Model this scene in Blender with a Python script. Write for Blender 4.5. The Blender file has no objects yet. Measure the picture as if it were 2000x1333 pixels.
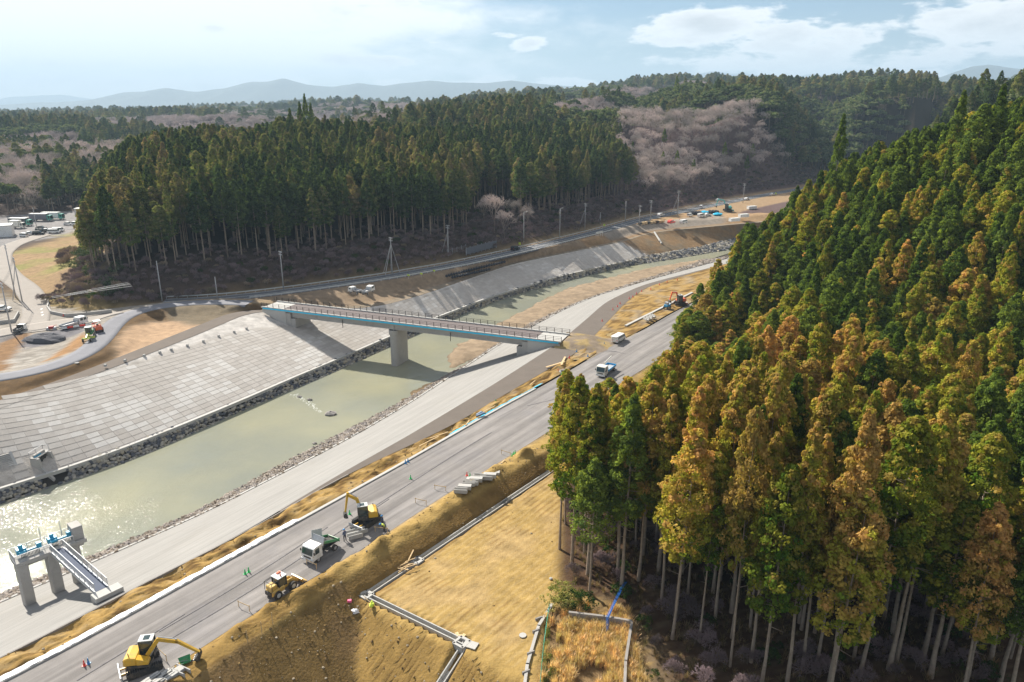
import bpy, bmesh, math, random
import numpy as np
from mathutils import Vector, Matrix
R = math.radians
S = bpy.context.scene
COL = S.collection
rng = np.random.default_rng(7)
random.seed(7)

# ------------------------------------------------------------------ camera, sky, sun
FPX, CXP, CYP, HCAM = 1444.0, 1000.0, 666.5, 56.0
PITCH = math.atan((CYP - 205.0) / FPX)
cam = bpy.data.cameras.new('camera'); camo = bpy.data.objects.new('camera', cam); COL.objects.link(camo)
camo.location = (0, 0, HCAM); camo.rotation_euler = (math.pi / 2 - PITCH, 0, 0)
cam.sensor_width = 36.0; cam.lens = 36.0 * FPX / 2000.0
cam.clip_start = 0.5; cam.clip_end = 60000
S.camera = camo
SUN_EL, SUN_AZ = R(40), math.atan2(-0.66, 0.75)         # azimuth from +Y, clockwise positive
sd = Vector((math.sin(SUN_AZ) * math.cos(SUN_EL), math.cos(SUN_AZ) * math.cos(SUN_EL), math.sin(SUN_EL)))
sl = bpy.data.lights.new('sun', 'SUN'); slo = bpy.data.objects.new('sun', sl); COL.objects.link(slo)
sl.energy = 5.0; sl.angle = R(0.53); sl.color = (1.0, 0.94, 0.84)
slo.rotation_euler = sd.to_track_quat('Z', 'Y').to_euler(); slo.location = sd * 300
S.view_settings.view_transform = 'Standard'; S.view_settings.look = 'None'
S.view_settings.gamma = 1; S.view_settings.use_curve_mapping = False
S.view_settings.exposure = 1.0
S.cycles.max_bounces = 6; S.cycles.diffuse_bounces = 3; S.cycles.volume_bounces = 0
S.cycles.transparent_max_bounces = 8

def build_world():
    w = bpy.data.worlds.new('World'); S.world = w; w.use_nodes = True
    nt = w.node_tree; nt.nodes.clear(); N = nt.nodes.new; L = nt.links.new
    out = N('ShaderNodeOutputWorld'); bg = N('ShaderNodeBackground'); bg.inputs[1].default_value = 0.15
    sky = N('ShaderNodeTexSky'); sky.sky_type = 'NISHITA'; sky.sun_disc = False
    sky.sun_elevation = SUN_EL; sky.sun_rotation = SUN_AZ
    sky.altitude = 100; sky.air_density = 1.0; sky.dust_density = 0.6; sky.ozone_density = 2.0
    tc = N('ShaderNodeTexCoord')
    def math_(op, a, b=None, c=None, clamp=False):
        n = N('ShaderNodeMath'); n.operation = op; n.use_clamp = clamp
        for i, v in enumerate((a, b, c)):
            if v is None: continue
            if isinstance(v, (int, float)): n.inputs[i].default_value = v
            else: L(v, n.inputs[i])
        return n.outputs[0]
    sep = N('ShaderNodeSeparateXYZ'); L(tc.outputs['Generated'], sep.inputs[0])
    X, Y, Z = sep.outputs
    az = math_('ARCTAN2', X, Y)
    el = math_('ARCSINE', Z)
    zz = math_('MAXIMUM', Z, 0.02)
    # flat cloud layer coordinates
    cmb = N('ShaderNodeCombineXYZ')
    L(math_('MULTIPLY', az, 9.0), cmb.inputs[0]); L(math_('MULTIPLY', el, 27.0), cmb.inputs[1]); cmb.inputs[2].default_value = 3.1
    def noise(scale, det, rough, vec, dist=0.0):
        n = N('ShaderNodeTexNoise'); n.inputs['Scale'].default_value = scale; n.inputs['Detail'].default_value = det
        n.inputs['Roughness'].default_value = rough; n.inputs['Distortion'].default_value = dist; L(vec, n.inputs['Vector']); return n.outputs['Fac']
    n1 = noise(1.1, 9, 0.62, cmb.outputs[0], 0.25)
    n2 = noise(3.4, 8, 0.6, cmb.outputs[0], 0.1)
    def blob(pa, pe, wa, we):     # soft ellipse around a direction (radians)
        a = math_('DIVIDE', math_('SUBTRACT', az, pa), wa); b = math_('DIVIDE', math_('SUBTRACT', el, pe), we)
        d = math_('ADD', math_('MULTIPLY', a, a), math_('MULTIPLY', b, b))
        return math_('POWER', 2.718, math_('MULTIPLY', d, -1.0))
    def pe(y): return math.atan((CYP - y) / FPX) - PITCH
    def pa(x, y=80): return math.atan2((x - 1000) / FPX, math.cos(PITCH) + (CYP - y) / FPX * math.sin(PITCH))
    # broad veil on the left, cumulus groups on the right, low bank over the horizon
    veil = math_('ADD', blob(pa(150), pe(60), 0.48, 0.10), math_('MULTIPLY', blob(pa(550), pe(20), 0.16, 0.03), 0.8))
    cum = [(1400, 50, .08, .024, 1.25), (1310, 85, .05, .012, .8), (1480, 95, .07, .012, .9), (1800, 120, .12, .014, .85), (560, 60, .12, .02, .6), (1230, 110, .07, .014, .5), (1520, 70, .09, .022, .9), (1700, 85, .13, .035, .8), (1900, 60, .12, .04, .85),
           (1350, 115, .14, .016, .75), (1650, 130, .25, .016, .8), (1030, 88, .03, .010, 1.2), (985, 68, .03, .007, 1.0), (720, 122, .075, .014, 1.0), (800, 8, .04, .012, 1.1), (640, 25, .09, .018, .7), (100, 135, .10, .008, .8),
           (420, 67, .02, .007, 1.3), (845, 84, .03, .006, .8), (715, 15, .025, .004, 1.0), (1100, 172, .6, .016, .8), (300, 170, .5, .016, .8), (1750, 160, .3, .02, .75)]
    acc = None
    for x, y, wa, we, am in cum:
        b = math_('MULTIPLY', blob(pa(x), pe(y), wa, we), am)
        acc = b if acc is None else math_('MAXIMUM', acc, b)
    hi = N('ShaderNodeMapRange'); hi.interpolation_type = 'SMOOTHSTEP'; L(el, hi.inputs[0]); hi.inputs[1].default_value = .13; hi.inputs[2].default_value = .32; hi.inputs[4].default_value = .55
    acc = math_('MAXIMUM', acc, hi.outputs[0])      # broken cloud continued above the view, added to raise the fill light
    d1 = math_('ADD', acc, math_('MULTIPLY', math_('SUBTRACT', n1, 0.52), 2.2))
    d1 = math_('ADD', d1, math_('MULTIPLY', math_('SUBTRACT', n2, 0.5), 1.0))
    c1 = N('ShaderNodeMapRange'); c1.interpolation_type = 'SMOOTHSTEP'; L(d1, c1.inputs[0])
    c1.inputs[1].default_value = 0.36; c1.inputs[2].default_value = 0.72; c1.inputs[3].default_value = 0; c1.inputs[4].default_value = 0.9
    d2 = math_('ADD', math_('MULTIPLY', veil, 1.0), math_('MULTIPLY', math_('SUBTRACT', n1, 0.5), 1.3))
    c2 = N('ShaderNodeMapRange'); c2.interpolation_type = 'SMOOTHSTEP'; L(d2, c2.inputs[0])
    c2.inputs[1].default_value = 0.1; c2.inputs[2].default_value = 0.75; c2.inputs[3].default_value = 0; c2.inputs[4].default_value = 0.8
    cov = math_('MAXIMUM', c1.outputs[0], c2.outputs[0])
    # cloud colour: bright tops, greyer undersides from the noise
    shade = N('ShaderNodeMapRange'); L(d1, shade.inputs[0]); shade.inputs[1].default_value = 0.5; shade.inputs[2].default_value = 1.5
    shade.inputs[3].default_value = 1.0; shade.inputs[4].default_value = 0.55
    cc = N('ShaderNodeMix'); cc.data_type = 'RGBA'; cc.blend_type = 'MULTIPLY'; cc.inputs[0].default_value = 1
    cc.inputs[6].default_value = (5.0, 4.85, 4.7, 1)
    cm2 = N('ShaderNodeCombineXYZ')
    for i in range(3): L(shade.outputs[0], cm2.inputs[i])
    L(cm2.outputs[0], cc.inputs[7])
    # horizon sky of Nishita is warm and bright; keep it bluish like the photograph
    tint = N('ShaderNodeMix'); tint.data_type = 'RGBA'; tint.blend_type = 'MULTIPLY'; tint.inputs[0].default_value = 1
    L(sky.outputs[0], tint.inputs[6]); tint.inputs[7].default_value = (0.225, 0.275, 0.315, 1)
    mx = N('ShaderNodeMix'); mx.data_type = 'RGBA'; L(cov, mx.inputs[0]); L(tint.outputs[2], mx.inputs[6]); L(cc.outputs[2], mx.inputs[7])
    L(mx.outputs[2], bg.inputs[0]); L(bg.outputs[0], out.inputs[0])
build_world()

# ------------------------------------------------------------------ helpers
def at(px, py, z=0.0):
    "point of the site seen at a photograph pixel, at height z"
    u = (px - CXP) / FPX; v = (CYP - py) / FPX
    y = math.cos(PITCH) + v * math.sin(PITCH); d = -math.sin(PITCH) + v * math.cos(PITCH)
    t = (z - HCAM) / d
    return (u * t, y * t)
def at3(px, py, z=0.0):
    x, y = at(px, py, z); return Vector((x, y, z))
def hit(px, py, zf, z=0.0):
    "point of a surface z = zf(x, y) seen at a photograph pixel"
    for _ in range(14):
        x, y = at(px, py, z); z = .45 * z + .55 * float(zf(np.array(x), np.array(y)))
    return Vector((x, y, z))
def heading(a, b, z=0.0):
    p, q = at(*a, z), at(*b, z); return math.atan2(q[1] - p[1], q[0] - p[0])

def tag(o, label=None, cat=None, group=None, kind=None):
    if label: o['label'] = label
    if cat: o['category'] = cat
    if group: o['group'] = group
    if kind: o['kind'] = kind
    return o
def empty(name, loc, rz=0.0, label=None, cat=None, group=None, kind=None):
    o = bpy.data.objects.new(name, None); COL.objects.link(o); o.empty_display_size = 0.5
    o.location = loc; o.rotation_euler = (0, 0, rz); return tag(o, label, cat, group, kind)
def copy_tree(o, parent=None):
    kids = list(o.children); c = o.copy(); COL.objects.link(c)
    if parent is not None: c.parent = parent
    for k in kids: copy_tree(k, c)
    return c
def link(name, me, parent=None):
    o = bpy.data.objects.new(name, me); COL.objects.link(o)
    if parent is not None: o.parent = parent
    return o

def lin(c):
    return tuple(((x / 255.0) / 12.92 if x / 255.0 <= 0.04045 else ((x / 255.0 + 0.055) / 1.055) ** 2.4) for x in c)

class MB:
    "collects primitive shapes into one mesh"
    def __init__(s): s.v = []; s.f = []
    def add(s, vs, fs):
        b = len(s.v); s.v += [tuple(p) for p in vs]; s.f += [tuple(i + b for i in f) for f in fs]; return s
    def box(s, c, d, rz=0, ry=0, rx=0, taper=(1, 1)):
        hx, hy, hz = d[0] / 2, d[1] / 2, d[2] / 2
        m = Matrix.Translation(c) @ Matrix.Rotation(rz, 4, 'Z') @ Matrix.Rotation(ry, 4, 'Y') @ Matrix.Rotation(rx, 4, 'X')
        vs = [m @ Vector((sx * hx * (taper[0] if sz > 0 else 1), sy * hy * (taper[1] if sz > 0 else 1), sz * hz)) for sz in (-1, 1) for sx, sy in ((-1, -1), (1, -1), (1, 1), (-1, 1))]
        return s.add(vs, [(3, 2, 1, 0), (4, 5, 6, 7), (0, 1, 5, 4), (1, 2, 6, 5), (2, 3, 7, 6), (3, 0, 4, 7)])
    def tube(s, a, b, r, r2=None, n=8, cap=True):
        a, b = Vector(a), Vector(b); r2 = r if r2 is None else r2
        d = b - a
        if d.length < 1e-6: return s
        q = d.to_track_quat('Z', 'Y'); vs = []
        for p, rr in ((a, r), (b, r2)):
            for i in range(n):
                t = 2 * math.pi * i / n; vs.append(p + q @ Vector((math.cos(t) * rr, math.sin(t) * rr, 0)))
        fs = [(i, (i + 1) % n, n + (i + 1) % n, n + i) for i in range(n)]
        if cap: fs += [tuple(range(n - 1, -1, -1)), tuple(range(n, 2 * n))]
        return s.add(vs, fs)
    def path(s, pts, r, n=6):
        for a, b in zip(pts[:-1], pts[1:]): s.tube(a, b, r, n=n)
        return s
    def prism(s, prof, y0, y1, m=None):
        "profile in x-z, extruded along y"
        n = len(prof); m = m or Matrix.Identity(4)
        vs = [m @ Vector((p[0], y, p[1])) for y in (y0, y1) for p in prof]
        fs = [(i, (i + 1) % n, n + (i + 1) % n, n + i) for i in range(n)] + [tuple(range(n - 1, -1, -1)), tuple(range(n, 2 * n))]
        return s.add(vs, fs)
    def disc(s, c, r, axis='Y', w=0.2, n=16):
        d = {'Y': Vector((0, w / 2, 0)), 'X': Vector((w / 2, 0, 0)), 'Z': Vector((0, 0, w / 2))}[axis]
        c = Vector(c); return s.tube(c - d, c + d, r, n=n)
    def blob(s, c, r, seed=0, jit=0.15, n=6, m=8, flat=1.0):
        rr = random.Random(seed); vs = []; fs = []
        c = Vector(c); rx, ry, rz = r if isinstance(r, (tuple, list)) else (r, r, r)
        for i in range(n + 1):
            th = math.pi * i / n
            for j in range(m):
                ph = 2 * math.pi * j / m; k = 1 + rr.uniform(-jit, jit)
                vs.append(c + Vector((math.sin(th) * math.cos(ph) * rx * k, math.sin(th) * math.sin(ph) * ry * k, math.cos(th) * rz * k * flat)))
        for i in range(n):
            for j in range(m):
                a, b = i * m + j, i * m + (j + 1) % m
                fs.append((a, a + m, b + m, b))
        return s.add(vs, fs)
    def mesh(s, name, mat=None, bevel=0, smooth=False):
        me = bpy.data.meshes.new(name); me.from_pydata(s.v, [], s.f)
        bm = bmesh.new(); bm.from_mesh(me); bmesh.ops.recalc_face_normals(bm, faces=bm.faces)
        if bevel: bmesh.ops.bevel(bm, geom=[e for e in bm.edges if e.is_manifold and e.calc_face_angle(0) > 0.5], offset=bevel, segments=1, affect='EDGES', clamp_overlap=True)
        if smooth:
            for f in bm.faces: f.smooth = True
        bm.to_mesh(me); bm.free()
        if mat: me.materials.append(mat)
        return me
    def build(s, name, mat=None, parent=None, bevel=0, smooth=False, label=None):
        o = link(name, s.mesh(name, mat, bevel, smooth), parent)
        if label: o['label'] = label
        return o

def np_mesh(name, V, F, mat=None, col=None, smooth=False):
    "V (n,3), F (m,k) with k = 3 or 4"
    V = np.asarray(V, np.float32); F = np.asarray(F, np.int32); k = F.shape[1]
    me = bpy.data.meshes.new(name); me.vertices.add(len(V)); me.vertices.foreach_set('co', V.ravel())
    me.loops.add(F.size); me.loops.foreach_set('vertex_index', F.ravel())
    me.polygons.add(len(F)); me.polygons.foreach_set('loop_start', np.arange(0, F.size, k, dtype=np.int32))
    me.polygons.foreach_set('use_smooth', np.full(len(F), bool(smooth)))
    me.update(calc_edges=True)
    if col is not None:
        a = me.color_attributes.new('Col', 'FLOAT_COLOR', 'POINT')
        c = np.ones((len(V), 4), np.float32); c[:, :3] = col; a.data.foreach_set('color', c.ravel())
    if mat: me.materials.append(mat)
    return me
def grid_mesh(name, X, Y, Z, mat, col=None, smooth=True):
    r, c = X.shape; V = np.stack([X, Y, Z], -1).reshape(-1, 3)
    i = np.arange(r * c).reshape(r, c); F = np.stack([i[:-1, :-1], i[:-1, 1:], i[1:, 1:], i[1:, :-1]], -1).reshape(-1, 4)
    return np_mesh(name, V, F, mat, None if col is None else col.reshape(-1, 3), smooth)

def _h(i, j, s):
    n = (i * 374761393 + j * 668265263 + s * 1274126177) & 0xffffffff
    n = ((n ^ (n >> 13)) * 1274126177) & 0xffffffff
    return ((n ^ (n >> 16)) & 0xffff) / 65535.0
def vnoise(x, y, s=0):
    x = np.asarray(x, float); y = np.asarray(y, float)
    i = np.floor(x).astype(np.int64); j = np.floor(y).astype(np.int64); u = x - i; v = y - j
    u = u * u * (3 - 2 * u); v = v * v * (3 - 2 * v)
    return (_h(i, j, s) * (1 - u) + _h(i + 1, j, s) * u) * (1 - v) + (_h(i, j + 1, s) * (1 - u) + _h(i + 1, j + 1, s) * u) * v
def fbm(x, y, o=4, s=0):
    a = 0.0; k = 1.0; t = 0.0
    for n in range(o): a = a + k * vnoise(x, y, s + n * 17); t += k; k *= .5; x = x * 2.03 + 5.1; y = y * 2.03 + 1.7
    return a / t
def sst(t):
    t = np.clip(t, 0, 1); return t * t * (3 - 2 * t)
def polyd(x, y, pts):
    "distance to a polyline and the side (+ = left of its direction)"
    best = np.full(np.shape(x), 1e9); side = np.zeros(np.shape(x))
    for (ax, ay), (bx, by) in zip(pts[:-1], pts[1:]):
        dx, dy = bx - ax, by - ay; l2 = dx * dx + dy * dy
        t = np.clip(((x - ax) * dx + (y - ay) * dy) / l2, 0, 1)
        d = np.hypot(x - ax - t * dx, y - ay - t * dy); cr = dx * (y - ay) - dy * (x - ax)
        m = d < best; best = np.where(m, d, best); side = np.where(m, np.sign(cr), side)
    return best, side
def inpoly(x, y, pts):
    r = np.zeros(np.shape(x), bool); n = len(pts)
    for k in range(n):
        x1, y1 = pts[k]; x2, y2 = pts[(k + 1) % n]
        if y1 == y2: continue
        c = ((y1 > y) != (y2 > y)) & (x < (x2 - x1) * (y - y1) / (y2 - y1) + x1); r ^= c
    return r
def smooth_pts(pts, step=1.5):
    p = np.array(pts, float); d = np.r_[0, np.cumsum(np.hypot(*np.diff(p[:, :2], axis=0).T))]
    n = max(2, int(d[-1] / step)); q = np.linspace(0, d[-1], n)
    out = np.stack([np.interp(q, d, p[:, k]) for k in range(p.shape[1])], 1)
    w = max(1, int(6 / step))
    for _ in range(2):
        pad = np.concatenate([2 * out[:1] - out[w:0:-1], out, 2 * out[-1:] - out[-2:-w - 2:-1]])
        ker = np.ones(2 * w + 1) / (2 * w + 1)
        out = np.stack([np.convolve(pad[:, k], ker, 'valid') for k in range(p.shape[1])], 1)
    return out

# ------------------------------------------------------------------ materials
def mat(name, col, rough=0.7, metal=0.0, var=0.12, scale=3.0, bump=0.0, bscale=20.0, attr=False, spec=0.3, dirt=None, bdist=0.05, gain=1.0):
    m = bpy.data.materials.new(name); m.use_nodes = True; nt = m.node_tree; N = nt.nodes.new; L = nt.links.new
    b = nt.nodes['Principled BSDF']; b.inputs['Roughness'].default_value = rough; b.inputs['Metallic'].default_value = metal
    b.inputs['Specular IOR Level'].default_value = spec
    tc = N('ShaderNodeTexCoord')
    nz = N('ShaderNodeTexNoise'); nz.inputs['Scale'].default_value = scale; nz.inputs['Detail'].default_value = 6; nz.inputs['Roughness'].default_value = .65
    geo = N('ShaderNodeNewGeometry'); L(geo.outputs['Position'] if attr else tc.outputs['Object'], nz.inputs['Vector'])
    mr = N('ShaderNodeMapRange'); L(nz.outputs['Fac'], mr.inputs[0]); mr.inputs[1].default_value = .25; mr.inputs[2].default_value = .75
    mr.inputs[3].default_value = 1 - var; mr.inputs[4].default_value = 1 + var
    mx = N('ShaderNodeMix'); mx.data_type = 'RGBA'; mx.blend_type = 'MULTIPLY'; mx.inputs[0].default_value = 1
    if attr:
        mr.inputs[3].default_value *= gain; mr.inputs[4].default_value *= gain
        at_ = N('ShaderNodeAttribute'); at_.attribute_name = 'Col'; L(at_.outputs['Color'], mx.inputs[6])
    else: mx.inputs[6].default_value = (*col, 1)
    cb = N('ShaderNodeCombineXYZ')
    for i in range(3): L(mr.outputs[0], cb.inputs[i])
    L(cb.outputs[0], mx.inputs[7]); src = mx.outputs[2]
    if dirt:
        n2 = N('ShaderNodeTexNoise'); n2.inputs['Scale'].default_value = dirt[1]; n2.inputs['Detail'].default_value = 7; n2.inputs['Roughness'].default_value = .7
        L(geo.outputs['Position'] if attr else tc.outputs['Object'], n2.inputs['Vector'])
        r2 = N('ShaderNodeMapRange'); L(n2.outputs['Fac'], r2.inputs[0]); r2.inputs[1].default_value = dirt[2]; r2.inputs[2].default_value = dirt[2] + .18; r2.inputs[4].default_value = dirt[3]
        m2 = N('ShaderNodeMix'); m2.data_type = 'RGBA'; L(r2.outputs[0], m2.inputs[0]); L(src, m2.inputs[6]); m2.inputs[7].default_value = (*dirt[0], 1); src = m2.outputs[2]
    L(src, b.inputs['Base Color'])
    if bump:
        bn = N('ShaderNodeTexNoise'); bn.inputs['Scale'].default_value = bscale; bn.inputs['Detail'].default_value = 5
        L(geo.outputs['Position'] if attr else tc.outputs['Object'], bn.inputs['Vector'])
        bp = N('ShaderNodeBump'); bp.inputs['Strength'].default_value = bump; bp.inputs['Distance'].default_value = bdist
        L(bn.outputs['Fac'], bp.inputs['Height']); L(bp.outputs[0], b.inputs['Normal'])
    return m
M = {}
def paint(key, col, rough=.35, var=.05, spec=.5, dirt=((.24, .19, .13), 2.5, .50, .45)): M[key] = mat(key, col, rough, 0, var, 1.5, spec=spec, dirt=dirt); return M[key]
M['earth'] = mat('earth', (0, 0, 0), .95, var=.30, scale=.55, attr=True, bump=.6, bscale=3.2, spec=.1, bdist=.16, gain=.625)
M['block'] = mat('concrete_block', (0, 0, 0), .85, gain=.73, var=.10, scale=.6, attr=True, bump=.3, bscale=9, spec=.2)
M['stone'] = mat('riprap_stone', (0, 0, 0), .85, var=.25, scale=1.6, attr=True, bump=.7, bscale=4, spec=.2)
M['concrete'] = mat('concrete', (.375, .36, .335), .85, var=.12, scale=.35, bump=.15, bscale=6, spec=.2, dirt=((.22, .21, .195), .8, .56, .45))
M['concrete_light'] = mat('fresh_concrete', (.42, .41, .385), .8, var=.08, scale=.25, bump=.1, bscale=6, spec=.2, dirt=((.33, .30, .25), .15, .52, .45))
M['concrete_dark'] = mat('old_concrete', (.27, .25, .23), .9, var=.2, scale=.8, bump=.3, bscale=6, spec=.2)
M['lane'] = mat('lane_paving', (.14, .118, .10), .9, var=.10, scale=.3, bump=.15, bscale=8, spec=.15)
M['asphalt'] = mat('asphalt', (.10, .105, .115), .85, var=.12, scale=.5, bump=.2, bscale=12, spec=.25)
M['asphalt_pale'] = mat('weathered_asphalt', (.20, .20, .215), .9, var=.10, scale=.4, bump=.2, bscale=10, spec=.15)
M['old_road'] = mat('old_pale_road', (.30, .27, .24), .9, var=.08, scale=.3, spec=.15)
M['deck_paving'] = mat('deck_paving', (.15, .125, .12), .85, var=.08, scale=.4, spec=.2)
M['white'] = paint('white_paint', (.78, .78, .76))
M['cream'] = paint('cream_paint', (.72, .70, .62))
M['line'] = mat('road_line', (.75, .75, .72), .7, var=.1, scale=3)
M['yellow'] = paint('machine_yellow', (.64, .38, .035))
M['cat'] = paint('ochre_yellow', (.62, .40, .10))
M['orange'] = paint('orange_red_paint', (.75, .13, .04))
M['teal'] = paint('turquoise_paint', (.08, .50, .47))
M['green_cab'] = paint('green_cab_paint', (.10, .42, .33))
M['lime'] = paint('lime_paint', (.50, .58, .10))
M['dgreen'] = paint('dark_green_paint', (.04, .25, .10))
M['hose'] = paint('hose_blue', (.01, .13, .45), dirt=None)
M['blue'] = paint('blue_paint', (.02, .32, .62), dirt=None)
M['gate_blue'] = paint('gate_blue_paint', (.02, .30, .48), dirt=None)
M['cyan'] = mat('cyan_sheet', (.03, .52, .78), .5, var=.1, scale=2, bump=.5, bscale=3)
M['red'] = paint('red_plastic', (.75, .06, .04), .45, dirt=None)
M['cone_green'] = paint('green_plastic', (.02, .48, .12), .45, dirt=None)
M['cone_blue'] = paint('blue_plastic', (.03, .22, .48), .45, dirt=None)
M['pink'] = paint('pink_plastic', (.8, .12, .25), .5, dirt=None)
M['hivis'] = paint('hi_vis_yellow', (.65, .80, .08), .6, dirt=None)
M['black'] = mat('black_rubber', (.022, .022, .024), .75, var=.3, scale=6)
M['tyre'] = mat('dusty_tyre', (.06, .055, .05), .9, var=.4, scale=5, bump=.4, bscale=12)
M['dark'] = mat('dark_machinery', (.05, .05, .05), .55, var=.3, scale=4, dirt=((.25, .2, .13), 3, .5, .5))
M['steel'] = mat('galvanised_steel', (.45, .46, .47), .5, .35, var=.15, scale=2)
M['rail_dark'] = mat('brown_rail', (.055, .045, .04), .5, .2, var=.1)
M['pole'] = mat('concrete_pole', (.42, .41, .40), .8, var=.12, scale=1.2)
M['wood'] = mat('timber', (.55, .40, .22), .85, var=.25, scale=4, bump=.3, bscale=14)
M['bark'] = mat('cedar_bark', (.30, .235, .175), .95, var=.30, scale=2.2, bump=.6, bscale=6)
M['bark_dark'] = mat('branch_bark', (.36, .29, .25), .95, var=.3, scale=2)
M['tarp'] = mat('white_tarp', (.74, .74, .76), .6, var=.08, scale=2, bump=.8, bscale=2.2, bdist=.1)
M['sand_bag'] = mat('black_bag', (.030, .032, .04), .8, var=.3, scale=3, bump=.4, bscale=5)
M['cloth'] = mat('dark_cloth', (.06, .07, .11), .9, var=.2, scale=8)
M['skin'] = mat('skin', (.45, .28, .2), .6)
M['roof_pale'] = mat('pale_roof', (.55, .56, .54), .6, var=.12, scale=.6)
M['wall_pale'] = mat('pale_wall', (.55, .52, .48), .8, var=.12, scale=.6)
M['asphalt_heap'] = mat('crushed_stone', (.09, .09, .10), .95, var=.3, scale=3, bump=.8, bscale=8)

def glass():
    m = bpy.data.materials.new('window_glass'); m.use_nodes = True; b = m.node_tree.nodes['Principled BSDF']
    N = m.node_tree.nodes.new; n = N('ShaderNodeTexNoise'); n.inputs['Scale'].default_value = 2; r = N('ShaderNodeValToRGB')
    r.color_ramp.elements[0].color = (.015, .025, .025, 1); r.color_ramp.elements[1].color = (.06, .09, .085, 1)
    m.node_tree.links.new(n.outputs['Fac'], r.inputs[0]); m.node_tree.links.new(r.outputs[0], b.inputs['Base Color'])
    b.inputs['Roughness'].default_value = .06; b.inputs['Specular IOR Level'].default_value = .8; return m
M['glass'] = glass()

def leaf_mat(name, trans=.38, attr='Col', gain=1.0):
    m = bpy.data.materials.new(name); m.use_nodes = True; nt = m.node_tree; N = nt.nodes.new; L = nt.links.new
    for n in list(nt.nodes): nt.nodes.remove(n)
    o = N('ShaderNodeOutputMaterial'); a = N('ShaderNodeAttribute'); a.attribute_name = attr
    oi = N('ShaderNodeObjectInfo'); hs = N('ShaderNodeHueSaturation')
    mr = N('ShaderNodeMapRange'); L(oi.outputs['Random'], mr.inputs[0]); mr.inputs[3].default_value = .72 * gain; mr.inputs[4].default_value = 1.28 * gain
    mh = N('ShaderNodeMapRange'); L(oi.outputs['Random'], mh.inputs[0]); mh.inputs[3].default_value = .515; mh.inputs[4].default_value = .485
    L(a.outputs['Color'], hs.inputs['Color']); L(mr.outputs[0], hs.inputs['Value']); L(mh.outputs[0], hs.inputs['Hue'])
    d = N('ShaderNodeBsdfDiffuse'); t = N('ShaderNodeBsdfTranslucent'); mx = N('ShaderNodeMixShader'); mx.inputs[0].default_value = trans
    L(hs.outputs[0], d.inputs[0])
    yt = N('ShaderNodeMix'); yt.data_type = 'RGBA'; yt.blend_type = 'MULTIPLY'; yt.inputs[0].default_value = 1; L(hs.outputs[0], yt.inputs[6]); yt.inputs[7].default_value = (1.5, 1.45, .75, 1)
    L(yt.outputs[2], t.inputs[0]); L(d.outputs[0], mx.inputs[1]); L(t.outputs[0], mx.inputs[2]); L(mx.outputs[0], o.inputs[0])
    return m
M['leaf'] = leaf_mat('cedar_foliage')
M['leaf_far'] = leaf_mat('far_foliage', .25)
M['twig'] = leaf_mat('bare_twigs', .15)
M['straw'] = leaf_mat('dry_grass_blades', .35)
# ------------------------------------------------------------------ rails that run along the river, x and z as functions of y
def rail(pts):
    w = [(at(*p) + (p[2],)) if abs(p[0]) + abs(p[1]) > 0 and len(p) == 3 else (p[0], p[1], p[2]) for p in pts]
    w.sort(key=lambda q: q[1]); return mk_rail(w)
def mk_rail(w):
    a = np.array(w, float)
    yy = np.arange(30, 430, 1.0)
    def ext(k):
        v = np.interp(yy, a[:, 1], a[:, k])
        if k == 0:
            s0 = (a[1, k] - a[0, k]) / (a[1, 1] - a[0, 1]); s1 = (a[-1, k] - a[-2, k]) / (a[-1, 1] - a[-2, 1])
            v = np.where(yy < a[0, 1], a[0, k] + (yy - a[0, 1]) * s0, v); v = np.where(yy > a[-1, 1], a[-1, k] + (yy - a[-1, 1]) * s1, v)
        for _ in range(2):
            p = np.concatenate([2 * v[:1] - v[5:0:-1], v, 2 * v[-1:] - v[-2:-7:-1]]); v = np.convolve(p, np.ones(11) / 11, 'valid')
        return v
    X, Z = ext(0), ext(2)
    return (lambda y: np.interp(y, yy, X)), (lambda y: np.interp(y, yy, Z))
def A(px, py, z): x, y = at(px, py, z); return (x, y, z)
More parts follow.
